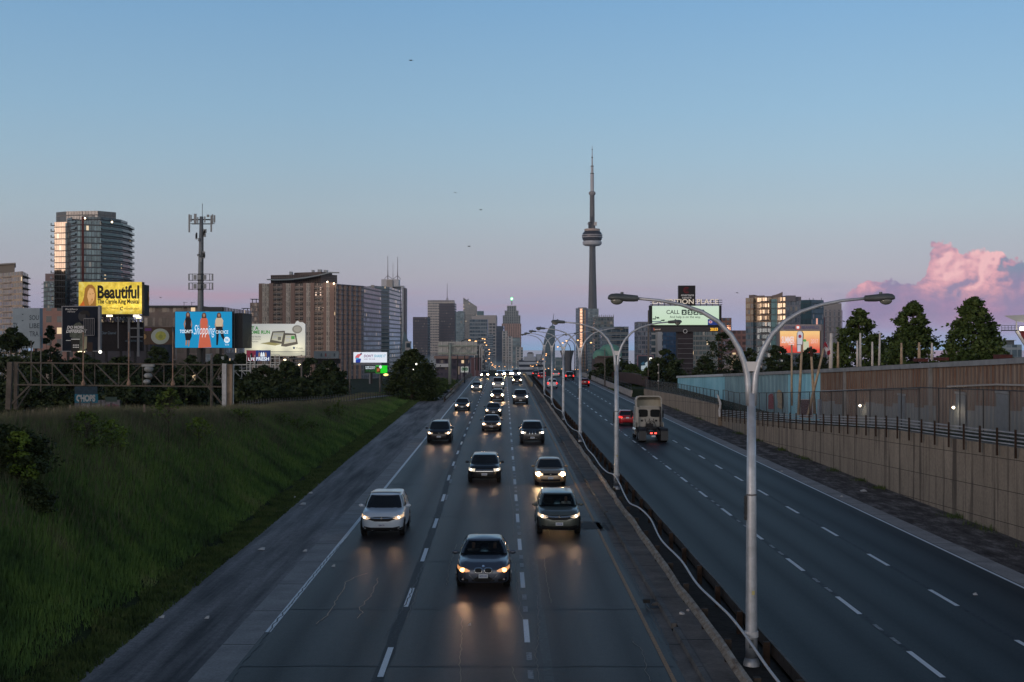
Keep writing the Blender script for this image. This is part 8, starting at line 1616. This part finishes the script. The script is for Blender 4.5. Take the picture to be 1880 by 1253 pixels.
mb = MB(); mb.beam(P(412, 751, d-.4), P(412, 668, d-.4), .34, .3); part(mb, 'white_post', mat('white grey post', (.36, .38, .40), .6, vary=.2), ga)
mb = MB(); mb.beam(P(420, 751, d), P(420.5, 669, d), .60, .5); part(mb, 'rusty_post', mat('tan rust post', (.26, .19, .135), .8, vary=.4, vscale=1.5), ga); mb = MB(); mb.beam(P(426.5, 751, d+.4), P(427, 669, d+.4), .2, .3); part(mb, 'grey_post', GWHT, ga)
for i, x in enumerate((153, 236.5, 317.5)):
    mb = MB(); mb.tube([P(x-.5, 706, d-.3), P(x, 650, d-.3), P(x, 610, d-.3)], .06, 6); mb.lathe(P(x, 708, d-.3), [(.15, 0), (.20, .12), (.12, .35), (.06, .5)], 10); part(mb, 'signal_mast', mat('rusty pole', (.24, .16, .12), .8, vary=.4, vscale=4), ga)
mb = MB(); q = P(272, 690, d-.6)
for dx, dz, r in ((0, 0, .30), (.05, .55, .34), (-.1, -.5, .26)): mb.ball((q.x+dx, q.y, q.z+dz), r, 8, (1.2, 1, .8))
mb.bx(q.x-.5, q.x+.5, q.y-.2, q.y+.2, q.z+.75, q.z+.95); part(mb, 'insulator_head', mat('grey insulator', (.22, .24, .25), .5, vary=.3), ga, smooth=40)
d = 205.0
cg = thing('signal_gantry', 'light grey cantilever lattice gantry with railings right of the brown truss', 'gantry', P(470, 750, d))
mb = MB()
for dd in (0, 1.3):
    for y, x1 in ((670, 512.5), (681, 512.5), (695.5, 512.5)): mb.beam(P(404, y, d+dd), P(x1, y, d+dd), .16 if y > 675 else .1, .16)
part(mb, 'chord', GWHT, cg); mb = MB()
for x in (430, 444, 458, 472, 486, 500, 512): mb.beam(P(x, 681, d), P(x, 695.5, d), .09, .09); mb.beam(P(x, 670, d), P(x, 681, d), .07, .07)
for a, b_ in ((430, 444), (444, 456), (456, 464), (476, 466), (476, 488), (488, 500), (500, 512)): mb.beam(P(a, 681, d), P(b_, 695, d), .12, .09)
part(mb, 'web', GWHT, cg); mb = MB()
for xa, ya in (((453, 460, 468), (666, 674)), ((497, 505, 513), (652, 659, 666, 674))):
    mb = MB()
    for x in xa: mb.beam(P(x, 652, d-.2), P(x, 695.5, d-.2), .10, .10)
    for y in ya: mb.beam(P(xa[0], y, d-.2), P(xa[2], y, d-.2), .08, .08)
    part(mb, 'ladder_frame', GWHT, cg)
mb = MB()
pass; mb = MB(); mb.beam(P(409, 752, d), P(409, 655, d), .4, .4); part(mb, 'mast', GWHT, cg)
d = 228.0
cm = thing('antenna_mast', 'tall grey telecom mast with antenna racks in front of the blue billboard', 'mast', P(368, 670, d))
mb = MB(); mb.tube([P(367.5, 672, d), P(367.8, 560, d), P(368.5, 470, d), P(370, 398, d)], [.56, .48, .38, .32], 14); part(mb, 'pole', mat('mast grey', (.16, .175, .19), .6, .2, vary=.15), cm, smooth=True)
mb = MB(); mb.rod(P(371.3, 398, d), P(371.6, 374, d), .05, n=6); part(mb, 'lightning_rod', DSTEEL, cm)
ANT = mat('antenna grey', (.22, .235, .25), .5, vary=.15); mb = MB()
for y in (403, 411): mb.beam(P(348, y, d), P(394, y, d), .09, .09); mb.beam(P(352, y+1, d+1.5), P(390, y+1, d+1.5), .08, .08)
for a in (348, 394): mb.beam(P(a, 405, d), P(371, 404, d+1.5), .06, .06)
part(mb, 'top_platform', DSTEEL, cm)
for x, y0, y1, w_ in ((347.5, 394, 427, .26), (350.8, 395, 408, .18), (358.5, 393, 411, .42), (382, 394.5, 399, .4), (387.8, 396, 426, .26), (390, 394, 412, .25), (393.8, 395.5, 409, .26), (376, 398, 409, .2), (363, 399, 410, .18)):
    mb = MB(); p, q = P(x, y1, d-.5), P(x, y0, d-.5); mb.bx(p.x-w_/2, p.x+w_/2, d-.6, d-.4, p.z, q.z); part(mb, 'panel_antenna', ANT, cm)
for cx_, cy2, n_ in ((375, 427, 5), (363, 436, 4), (375, 468, 5), (366, 474, 3)):
    mb = MB()
    for k in range(n_): q = P(cx_+random.uniform(-3, 3), cy2+random.uniform(-6, 6), d-.5); mb.box(q, (random.uniform(.15, .4), .3, random.uniform(.3, .9)))
    part(mb, 'radio_unit', ANT, cm)
for yc in (509.5, 526):
    mb = MB()
    for x in (347, 353, 363, 374, 385, 391): mb.beam(P(x, yc-6.5, d-.6), P(x, yc+6.5, d-.6), .09, .09)
    for y in (yc-6, yc+5.5): mb.beam(P(346.5, y, d-.6), P(391.5, y, d-.6), .09, .09); mb.beam(P(350, y, d+.9), P(388, y, d+.9), .08, .08); mb.beam(P(346.5, y, d-.6), P(350, y, d+.9), .08, .08); mb.beam(P(391.5, y, d-.6), P(388, y, d+.9), .08, .08)
    part(mb, 'antenna_rack', DSTEEL, cm)
    for x in (347, 358, 366, 376, 390):
        mb = MB(); q = P(x, yc, d-.8); mb.box(q, (.22 if x in (347, 390) else .5, .2, 1.15 if x in (347, 390) else .8)); part(mb, 'panel_antenna', ANT, cm)
mb = MB(); mb.tube([P(373.2, 420, d-.1), P(373, 520, d-.2), P(373.5, 570, d-.2)], .07, 6); part(mb, 'cable_ladder', DSTEEL, cm)
# slender poles near the tracks
for px, y0, y1, d, r, lb in ((388.5, 754, 651, 118, .13, 'brown wooden pole in front of the right end of the truss gantry'), (553.5, 742, 652, 170, .12, 'grey lamp pole with a small pale head right of the signal gantry'), (642, 730, 655, 175, .10, 'thin dark pole in front of the brown condominium base'), (697.5, 722, 688, 180, .12, 'short dark pole left of the round tree'), (57.5, 700, 628, 130, .07, 'thin rod standing left of the dark portrait billboard'), (75, 720, 617, 128, .07, 'rusty thin rod just left of the dark portrait billboard')):
    mb = MB(); mb.tube([P(px, y0, d), P(px, (y0+y1)/2, d), P(px, y1, d)], [r*1.1, r, r*.8], 8)
    o = solo(mb, 'slim_pole', mat('grey brown pole', (.12, .11, .10), .8, vary=.3), lb, 'pole', 'slim poles near the railway', True)
    if px == 553.5: mb = MB(); q = P(px-.3, 655, d); mb.box(q, (.9, .5, .25)); h = bpy.data.objects.new('lamp_head', mb.mesh('lamp_head', mat('pale lamp head', (.5, .45, .38), .6))); COL.objects.link(h); h.parent = o
# railway fence, tracks-side pale path and parked cars far below
fp = thing('steel_fence', 'dark steel picket fence along the foot of the grass bank', 'fence', P(600, 740, 120))
pp = [(440, 752, 100), (480, 747, 108), (520, 744, 117), (560, 741, 126), (600, 737, 137), (640, 733, 150), (680, 730, 166), (715, 727, 182)]
for k in range(58):
    u = k/57*(len(pp)-1); i = min(len(pp)-2, int(u)); f = u-i; x, y, dd = (pp[i][j]*(1-f)+pp[i+1][j]*f for j in range(3))
    mb = MB(); mb.beam(P(x, y+4, dd), P(x, y-13*115/dd, dd), .07, .07); part(mb, 'picket_post', DSTEEL, fp)
mb = MB()
for a, b_ in zip(pp, pp[1:]): mb.beam(P(a[0], a[1]-8*115/a[2], a[2]), P(b_[0], b_[1]-8*115/b_[2], b_[2]), .04, .04)
part(mb, 'rail', DSTEEL, fp)
for k, (px, y, h) in enumerate([(60, 762, 9), (86, 758, 9), (99, 760, 10), (129, 762, 18), (147, 757, 24), (167, 757, 20), (185, 756, 20), (204, 758, 18), (265, 757, 14), (120, 765, 11)]):
    mb = MB(); dd = 62; mb.beam(P(px, y, dd), P(px, y-h, dd), .07, .07); solo(mb, 'fence_post', mat('weathered stake', (.16, .13, .11), .8) if k in (0, 1, 2, 3, 8) else DSTEEL, 'thin fence stake poking up out of the grass on the crest of the bank', 'fence post', 'fence stakes along the crest of the bank')
mb = MB(); rows = [[P(a, b_, dd), P(a+6, b_-3.0, dd+6)] for a, b_, dd in [(430, 757, 100), (500, 750, 113), (560, 746, 128), (620, 739, 146), (680, 731, 170), (720, 727, 186), (745, 724, 200)]]
mb.grid(rows); struct(mb, 'path', mat('pale path', (.20, .21, .23), .8, vary=.2))
gh = signbox('graffiti_wall', 'low wall with blue, white and purple graffiti below the truss gantry', 137, 735, 220, 765, 118, mat('graffiti grey', (.12, .12, .14), .8, vary=.6, vscale=2.5), th=.4, cat='wall')
pshape(gh, 'blue_paint', rect(137, 724, 180, 740), 118, 1, mat('graffiti blue', (.02, .13, .20), .8, vary=.3, vscale=3)); pshape(gh, 'dark_panel', rect(137, 710, 179, 724), 118, 1, mat('blue tarp', (.025, .05, .075), .8, vary=.3)); ptext(gh, 'CHOPS', 140, 725, 175, 738, 118, 3, mat('graffiti white', (.35, .38, .40), .8), bold=.06); pshape(gh, 'purple_paint', [(193, 754), (192, 744), (205, 741), (218, 744), (219, 756), (205, 757)], 118, 3, mat('graffiti purple', (.14, .05, .11), .8, vary=.6, vscale=5)); pshape(gh, 'pale_paint', [(150, 750), (152, 742), (172, 744), (186, 742), (190, 752), (170, 758)], 118, 2, mat('graffiti pale', (.2, .2, .21), .8, vary=.5, vscale=5)); pshape(gh, 'green_panel', rect(193, 729, 215, 738), 118, 1, mat('dim green', (.04, .07, .065), .8))
# ================================================================ TREES
def m_leaf(name, cols, sc=.5, tr=.15):
    def fn(t, b, g):
        n = t.noise(g, sc, 3, .6); n2 = t.noise(g, sc*7, 2, .6)
        t.put(b.inputs['Base Color'], t.ramp(t.m('ADD', t.m('MULTIPLY', n, .55), t.m('MULTIPLY', n2, .45)), cols)); b.inputs['Roughness'].default_value = .65; b.inputs['Specular IOR Level'].default_value = .25
    return surf(name, fn)
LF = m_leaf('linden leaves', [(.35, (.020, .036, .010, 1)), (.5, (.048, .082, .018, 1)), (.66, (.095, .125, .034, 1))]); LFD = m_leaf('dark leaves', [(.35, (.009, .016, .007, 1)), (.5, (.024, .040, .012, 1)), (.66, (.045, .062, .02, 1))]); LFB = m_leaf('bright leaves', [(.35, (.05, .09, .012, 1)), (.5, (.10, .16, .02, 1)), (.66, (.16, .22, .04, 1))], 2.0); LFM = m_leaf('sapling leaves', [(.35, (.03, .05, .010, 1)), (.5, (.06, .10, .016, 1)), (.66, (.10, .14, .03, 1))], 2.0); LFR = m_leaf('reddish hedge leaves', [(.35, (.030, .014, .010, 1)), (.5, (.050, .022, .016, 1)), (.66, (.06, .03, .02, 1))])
BARK = mat('bark', (.045, .036, .028), .9, vary=.3)
def tree(name, label, base, h, rad, prof, n_cl, n_lf, leaf, m_, seed, trunk=.12, grp=None, lowest=.12, flat=.6, cat='tree', clr=None, lean=0.0):
    """trunk with limbs; crown of leaf clumps set on a profile (height fraction -> radius fraction)"""
    rg = np.random.default_rng(seed); base = Vector(base); t = thing(name, label, cat, base, grp)
    mb = MB(); mb.tube([base+Vector((0, 0, -.2)), base+Vector((.02*h*lean, 0, h*.35)), base+Vector((.05*h*lean, .01*h, h*.65)), base+Vector((.05*h*lean, 0, h*.92))], [trunk, trunk*.7, trunk*.4, trunk*.12], 8)
    cl = []
    for i in range(n_cl):
        f = lowest+(1-lowest)*rg.random()**.9; rr = interp(f, prof)*rad; a = rg.random()*2*PI; q = rr*(0.45+.55*rg.random()**.5)
        cl.append((base.x+q*math.cos(a)+.05*h*lean*f, base.y+q*math.sin(a), base.z+h*f, (.15+.20*rg.random())*max(.38, rr/rad)*rad if clr is None else clr*(.6+.8*rg.random())))
    for c in cl[::max(1, n_cl//14)]: mb.rod(base+Vector((.03*h*lean, 0, max(.15*h, (c[2]-base.z)*.62))), c[:3], trunk*.28, trunk*.08, 5)
    part(mb, 'trunk', BARK, t)
    C = np.array(cl); k = rg.integers(0, n_cl, n_lf); rr = C[k, 3]
    p = C[k, :3]+rg.normal(0, 1, (n_lf, 3))*rr[:, None]*np.array([.62, .62, .62*flat])
    p[:, 2] = np.maximum(p[:, 2], base.z+.05)
    u = rg.normal(0, 1, (n_lf, 3)); u[:, 2] *= .5; u /= np.linalg.norm(u, axis=1)[:, None]; w_ = np.cross(u, rg.normal(0, 1, (n_lf, 3))); w_ /= np.linalg.norm(w_, axis=1)[:, None]
    s_ = leaf*(.6+.8*rg.random(n_lf)); s_ = s_[:, None]
    vs = np.stack([p-u*s_*.6, p+w_*s_*.4, p+u*s_*.7, p-w_*s_*.4], 1).reshape(-1, 3)-np.array(base)
    me = bpy.data.meshes.new('crown'); me.vertices.add(n_lf*4); me.vertices.foreach_set('co', vs.astype(np.float32).ravel()); me.loops.add(n_lf*4); me.loops.foreach_set('vertex_index', np.arange(n_lf*4, dtype=np.int32))
    me.polygons.add(n_lf); me.polygons.foreach_set('loop_start', np.arange(0, n_lf*4, 4, dtype=np.int32)); me.polygons.foreach_set('loop_total', np.full(n_lf, 4, np.int32)); me.materials.append(m_); me.update(calc_edges=True)
    o = bpy.data.objects.new('crown', me); COL.objects.link(o); o.parent = t; return t
CONE = [(0, .6), (.08, .95), (.2, 1.02), (.4, .96), (.6, .82), (.78, .60), (.9, .36), (1, .10)]; OVAL = [(0, .3), (.15, .75), (.35, 1), (.6, .98), (.8, .75), (.93, .4), (1, .1)]; LOW = [(0, .9), (.3, 1), (.6, .9), (.85, .55), (1, .1)]
def ptree(label, px, pytop, d, wpx, zb, prof, ncl, nlf, leaf, m_, seed, name='tree', **k):
    p = P(px, 0, d); zt_ = ZT(pytop, d); return tree(name, label, (p.x, d, zb), zt_-zb, wpx*d/F/2, prof, ncl, nlf, leaf, m_, seed, **k)
GB = 'large trees behind the brown shed'
ptree('first of the three big trees behind the brown shed, nearest the grey slab tower', 1577, 569, 150, 98, .5, CONE, 170, 11000, .30, LF, 1, name='broadleaf_tree', grp=GB, trunk=.3)
ptree('middle one of the three big trees behind the brown shed', 1675, 556, 140, 104, 1.0, CONE, 190, 12500, .29, LF, 2, name='broadleaf_tree', grp=GB, trunk=.3)
ptree('last and broadest of the three big trees, near the right edge', 1788, 550, 130, 112, 1.0, [(0, .6), (.1, .95), (.3, 1), (.6, .85), (.8, .62), (.93, .34), (1, .1)], 210, 15000, .28, LF, 3, name='broadleaf_tree', grp=GB, trunk=.3)
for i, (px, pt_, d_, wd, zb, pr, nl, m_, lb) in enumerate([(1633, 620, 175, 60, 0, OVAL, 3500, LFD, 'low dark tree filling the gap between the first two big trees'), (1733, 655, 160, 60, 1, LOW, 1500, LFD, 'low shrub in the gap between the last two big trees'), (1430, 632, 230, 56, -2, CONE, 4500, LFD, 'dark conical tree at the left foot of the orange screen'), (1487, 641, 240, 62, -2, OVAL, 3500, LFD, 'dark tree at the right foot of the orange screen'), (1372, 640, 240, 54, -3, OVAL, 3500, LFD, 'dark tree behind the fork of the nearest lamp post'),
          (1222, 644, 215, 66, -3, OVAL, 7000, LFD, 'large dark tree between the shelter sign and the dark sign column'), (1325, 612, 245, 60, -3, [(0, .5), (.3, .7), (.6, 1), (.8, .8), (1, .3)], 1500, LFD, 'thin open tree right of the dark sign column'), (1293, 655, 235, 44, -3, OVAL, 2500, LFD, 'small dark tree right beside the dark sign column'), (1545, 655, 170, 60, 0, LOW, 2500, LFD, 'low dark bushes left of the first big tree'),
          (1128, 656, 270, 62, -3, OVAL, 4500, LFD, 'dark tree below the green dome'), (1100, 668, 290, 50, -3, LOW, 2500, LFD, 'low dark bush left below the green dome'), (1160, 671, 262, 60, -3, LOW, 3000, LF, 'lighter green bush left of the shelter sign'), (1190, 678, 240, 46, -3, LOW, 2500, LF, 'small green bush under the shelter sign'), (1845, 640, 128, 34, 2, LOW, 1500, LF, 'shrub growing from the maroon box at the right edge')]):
    ptree(lb, px, pt_, d_, wd, zb, pr, 70, int(nl*1.8), .36 if d_ > 200 else .32, m_, 20+i, trunk=.2)
mb = MB(); a = [(1095, 690, 290), (1130, 692, 262), (1165, 695, 232), (1190, 702, 208)]; rows = [[P(x, y+10, d_), P(x, y-9, d_)] for x, y, d_ in a]; mb.grid(rows); mb.grid([[p+Vector((.5, .8, 0)) for p in r] for r in rows]); mb.grid([[r[1], r[1]+Vector((.5, .8, 0))] for r in rows]); solo(mb, 'hedge', LFR, 'reddish brown hedge screen behind the far right parapet', 'hedge')
# left: dark wood along the railway (single trees)
lt_ = [(20, 606, 200, 95, 'tree rising beside the left edge of the pale wall sign'), (92, 600, 240, 44, 'tree top in the gap between the pale wall sign and the portrait billboard'), (70, 646, 185, 90, 'tree under the pale wall sign'), (150, 650, 190, 90, 'tree under the dark portrait billboard'), (218, 657, 200, 80, 'tree under the yellow billboard'), (290, 640, 205, 80, 'tree under the wooden disc sign'), (352, 655, 200, 80, 'tree under the fashion billboard, left of the telecom mast'), (405, 650, 205, 70, 'tree under the fashion billboard, right of the telecom mast'), (443, 652, 210, 56, 'tree left of the small FRESH sign'), (484, 674, 200, 80, 'tree below the small FRESH sign'), (528, 668, 195, 90, 'tree below the white laptop billboard'), (572, 660, 210, 76, 'tree between the white laptop billboard and the grey billboard'), (604, 664, 190, 66, 'tree below the small grey billboard'),
       (40, 690, 160, 120, 'tree behind the left tower of the truss gantry'), (130, 692, 160, 110, 'tree behind the graffiti wall'), (230, 695, 160, 120, 'tree behind the middle of the truss gantry'), (330, 697, 163, 120, 'tree behind the right half of the truss gantry'), (462, 706, 165, 120, 'tree below the lattice of the signal gantry'), (556, 700, 170, 110, 'tree behind the pale headed lamp pole'), (612, 700, 172, 60, 'tree at the right end of the railway trees')]
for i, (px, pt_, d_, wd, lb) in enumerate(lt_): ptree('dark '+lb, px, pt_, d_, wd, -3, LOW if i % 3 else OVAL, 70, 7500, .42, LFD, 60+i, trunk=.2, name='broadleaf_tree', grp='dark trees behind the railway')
ptree('big round dark tree at the end of the grass bank, left of the sign gantry', 757, 644, 186, 88, -1.2, [(0, .8), (.12, 1), (.4, 1.02), (.65, .85), (.85, .5), (1, .15)], 190, 17000, .26, m_leaf('tree olive leaves', [(.35, (.012, .020, .006, 1)), (.5, (.026, .042, .010, 1)), (.66, (.05, .062, .018, 1))]), 5, name='round_tree', trunk=.35, lowest=.02)
for x, y, r in ((764.3, 668.8, .13), (758.8, 678.7, .07)): mb = MB(); mb.ball(P(x, y, 182.0), r, 6); solo(mb, 'lamp_glow', emis('white bulb', (1, .97, .85), 2.2), 'small white light showing through the round tree, %s' % ('the brighter one' if r > .1 else 'the fainter one'), 'light')
# bank: bushes and saplings
def bank(px, py, d_):
    p = P(px, py, d_); X = p.x+.006148*d_; return (p.x, d_, terrain(X, d_))
def onbank(px, py):
    """where the sight line through a photo position meets the bank"""
    y = 25.0
    while y < 200:
        p = P(px, py, y)
        if p.z <= terrain(p.x+.006148*y, y): return (p.x, y, p.z)
        y += .25
    return tuple(P(px, py, 80))
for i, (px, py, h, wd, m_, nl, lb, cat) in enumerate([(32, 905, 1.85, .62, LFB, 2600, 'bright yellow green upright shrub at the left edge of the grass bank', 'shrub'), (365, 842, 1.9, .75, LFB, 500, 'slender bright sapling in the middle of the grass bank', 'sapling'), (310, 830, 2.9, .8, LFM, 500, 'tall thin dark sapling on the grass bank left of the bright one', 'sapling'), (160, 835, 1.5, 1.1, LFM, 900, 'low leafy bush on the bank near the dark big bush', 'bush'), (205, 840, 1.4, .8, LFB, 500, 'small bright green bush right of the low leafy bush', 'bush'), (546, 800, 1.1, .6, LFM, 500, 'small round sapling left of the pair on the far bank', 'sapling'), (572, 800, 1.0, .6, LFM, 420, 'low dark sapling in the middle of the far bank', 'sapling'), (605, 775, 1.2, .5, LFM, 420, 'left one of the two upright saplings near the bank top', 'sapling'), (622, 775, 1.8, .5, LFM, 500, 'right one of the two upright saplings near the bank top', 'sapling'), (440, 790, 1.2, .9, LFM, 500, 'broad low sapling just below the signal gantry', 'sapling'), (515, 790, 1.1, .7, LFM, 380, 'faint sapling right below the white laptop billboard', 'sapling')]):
    q = onbank(px, py-4)
    tree('shrub' if cat != 'sapling' else 'sapling', lb, q, h, wd, OVAL if i else [(0, .6), (.15, 1), (.4, .8), (.7, .55), (.9, .45), (1, .2)], 26 if i else 60, nl, .10 if i else .085, m_, 120+i, trunk=.03, cat=cat, lowest=.55 if cat == 'sapling' and i < 3 else .1, flat=.8)
tree('bush', 'big black green bush at the left edge where the bank crests', (P(4, 0, 43).x, 43, terrain(P(4, 0, 43).x+.26, 43)-.3), 1.5, 1.35, LOW, 150, 16000, .10, LFD, 150, cat='bush', trunk=.1, lowest=.0); tree('bush', 'lower dark bush hanging over the bank right of the big bush', (P(55, 0, 42).x, 42, terrain(P(55, 0, 42).x+.26, 42)-.3), 1.0, .7, LOW, 70, 6000, .10, LFD, 151, cat='bush', trunk=.05, lowest=.0)
tree('shrub', 'grassy shrub by the short guard rail left of the distant traffic', (R(-11.5, 215).x, 215, 0), 1.6, 3.2, LOW, 60, 4000, .22, LF, 152, cat='shrub', trunk=.05, lowest=.0); tree('shrub', 'second grassy shrub further along the short guard rail', (R(-11.5, 240).x, 240, 0), 1.5, 3.0, LOW, 60, 3500, .24, LF, 153, cat='shrub', trunk=.05, lowest=.0)
# slim poles and camera mast on the right
for px, y0, y1, d_, r, lb in ((1190.5, 705, 570, 215, .14, 'tall thin grey pole behind the mesh fence, left of the exhibition screen'), (1209.3, 720, 668, 190, .10, 'short pole with three pale discs right of the shelter sign'), (1110.5, 710, 640, 235, .11, 'unlit thin grey pole right of the third lamp post'), (965, 640, 600, 900, .3, None)):
    if lb is None: continue
    mb = MB(); mb.tube([P(px, y0, d_), P(px, (y0+y1)/2, d_), P(px, y1, d_)], [r*1.1, r, r*.7], 8); o = solo(mb, 'slim_pole', mat('grey brown pole', (.2, .2, .2), .8), lb, 'pole', None, True)
    if px == 1209.3:
        mb = MB()
        for y in (670, 685, 700): mb.ball(P(px-.8, y, d_-.1), .13, 6)
        h = bpy.data.objects.new('disc', mb.mesh('disc', mat('pale disc', (.5, .47, .42), .6))); COL.objects.link(h); h.parent = o
# traffic signal heads behind the second lamp post
sg = thing('signal_cluster', 'cluster of small white signal lamps behind the fork of the second lamp post', 'signal', P(1132, 700, 150)); mb = MB(); mb.rod(P(1133, 710, 150), P(1133, 655, 150), .07, n=8); part(mb, 'pole', DSTEEL, sg)
for x, y in ((1129.5, 655.5), (1129.5, 662), (1137, 656), (1137, 662)): mb = MB(); mb.ball(P(x, y, 149.6), .12, 6); part(mb, 'lamp', mat('pale lens', (.6, .62, .64), .4, emit=(.8, .85, .9), es=.4), sg)
# birds
for i, (px, py, s_, lb) in enumerate([(754.5, 111, .5, 'small dark bird with spread wings high in the sky'), (883, 385.5, .38, 'tiny bird low left of the great tower antenna'), (861.5, 452.5, .42, 'tiny bird above the art deco tower'), (1353.5, 538, .35, 'tiny bird above the gap left of the gold lit condo'), (295, 546.5, .3, 'tiny bird right of the yellow billboard'), (836, 354, .28, 'faint tiny bird left of the tower pod')]):
    d_ = 150.0; p = P(px, py, d_); b = thing('bird', lb, 'bird', p, 'birds in the sky')
    mb = MB(); mb.ball((p.x, p.y, p.z), .055*s_/.4, 8, (2.6, 1, .9)); mb.ball((p.x-.16*s_/.4, p.y, p.z+.02), .035*s_/.4, 6); mb.add([(p.x+.12*s_/.4, p.y-.03, p.z), (p.x+.12*s_/.4, p.y+.03, p.z), (p.x+.26*s_/.4, p.y+.05, p.z-.02), (p.x+.26*s_/.4, p.y-.05, p.z-.02)], [(0, 1, 2, 3)]); part(mb, 'body', INK, b)
    for q in (-1, 1):
        mb = MB(); k = s_; r = [[(p.x-.06*k, p.y+q*.02, p.z+.02), (p.x-.10*k+.05*k, p.y+q*.28*k, p.z+.16*k*(1 if q > 0 else -.6)), (p.x+.18*k, p.y+q*.62*k, p.z+.10*k*(1 if q > 0 else -1.2))], [(p.x+.12*k, p.y+q*.02, p.z+.02), (p.x+.16*k, p.y+q*.26*k, p.z+.12*k*(1 if q > 0 else -.7)), (p.x+.26*k, p.y+q*.60*k, p.z+.08*k*(1 if q > 0 else -1.3))]]; mb.grid(r); part(mb, 'wing', INK, b)
# the burnt sleeve belongs to its pole
sl2 = bpy.data.objects.get('burnt_tip'); pl2 = [o for o in bpy.data.objects if o.get('label', '').startswith('pale timber pole with dark burnt tip')]
if sl2 and pl2:
    del sl2['label']; del sl2['category']; sl2.parent = pl2[0]

# the evening air over the town
mb = MB(); mb.bx(-2900, 2900, -70, 5800, -29, 640); hz = solo(mb, 'haze', None, None, None, kind='stuff')
hm = bpy.data.materials.new('evening air'); hm.use_nodes = True; hm.node_tree.nodes.clear()
hv = hm.node_tree.nodes.new('ShaderNodeVolumePrincipled'); hv.inputs['Density'].default_value = 0.00003; hv.inputs['Color'].default_value = (0.72, 0.84, 1.0, 1)
ho = hm.node_tree.nodes.new('ShaderNodeOutputMaterial'); hm.node_tree.links.new(hv.outputs[0], ho.inputs['Volume']); hz.data.materials.clear(); hz.data.materials.append(hm)
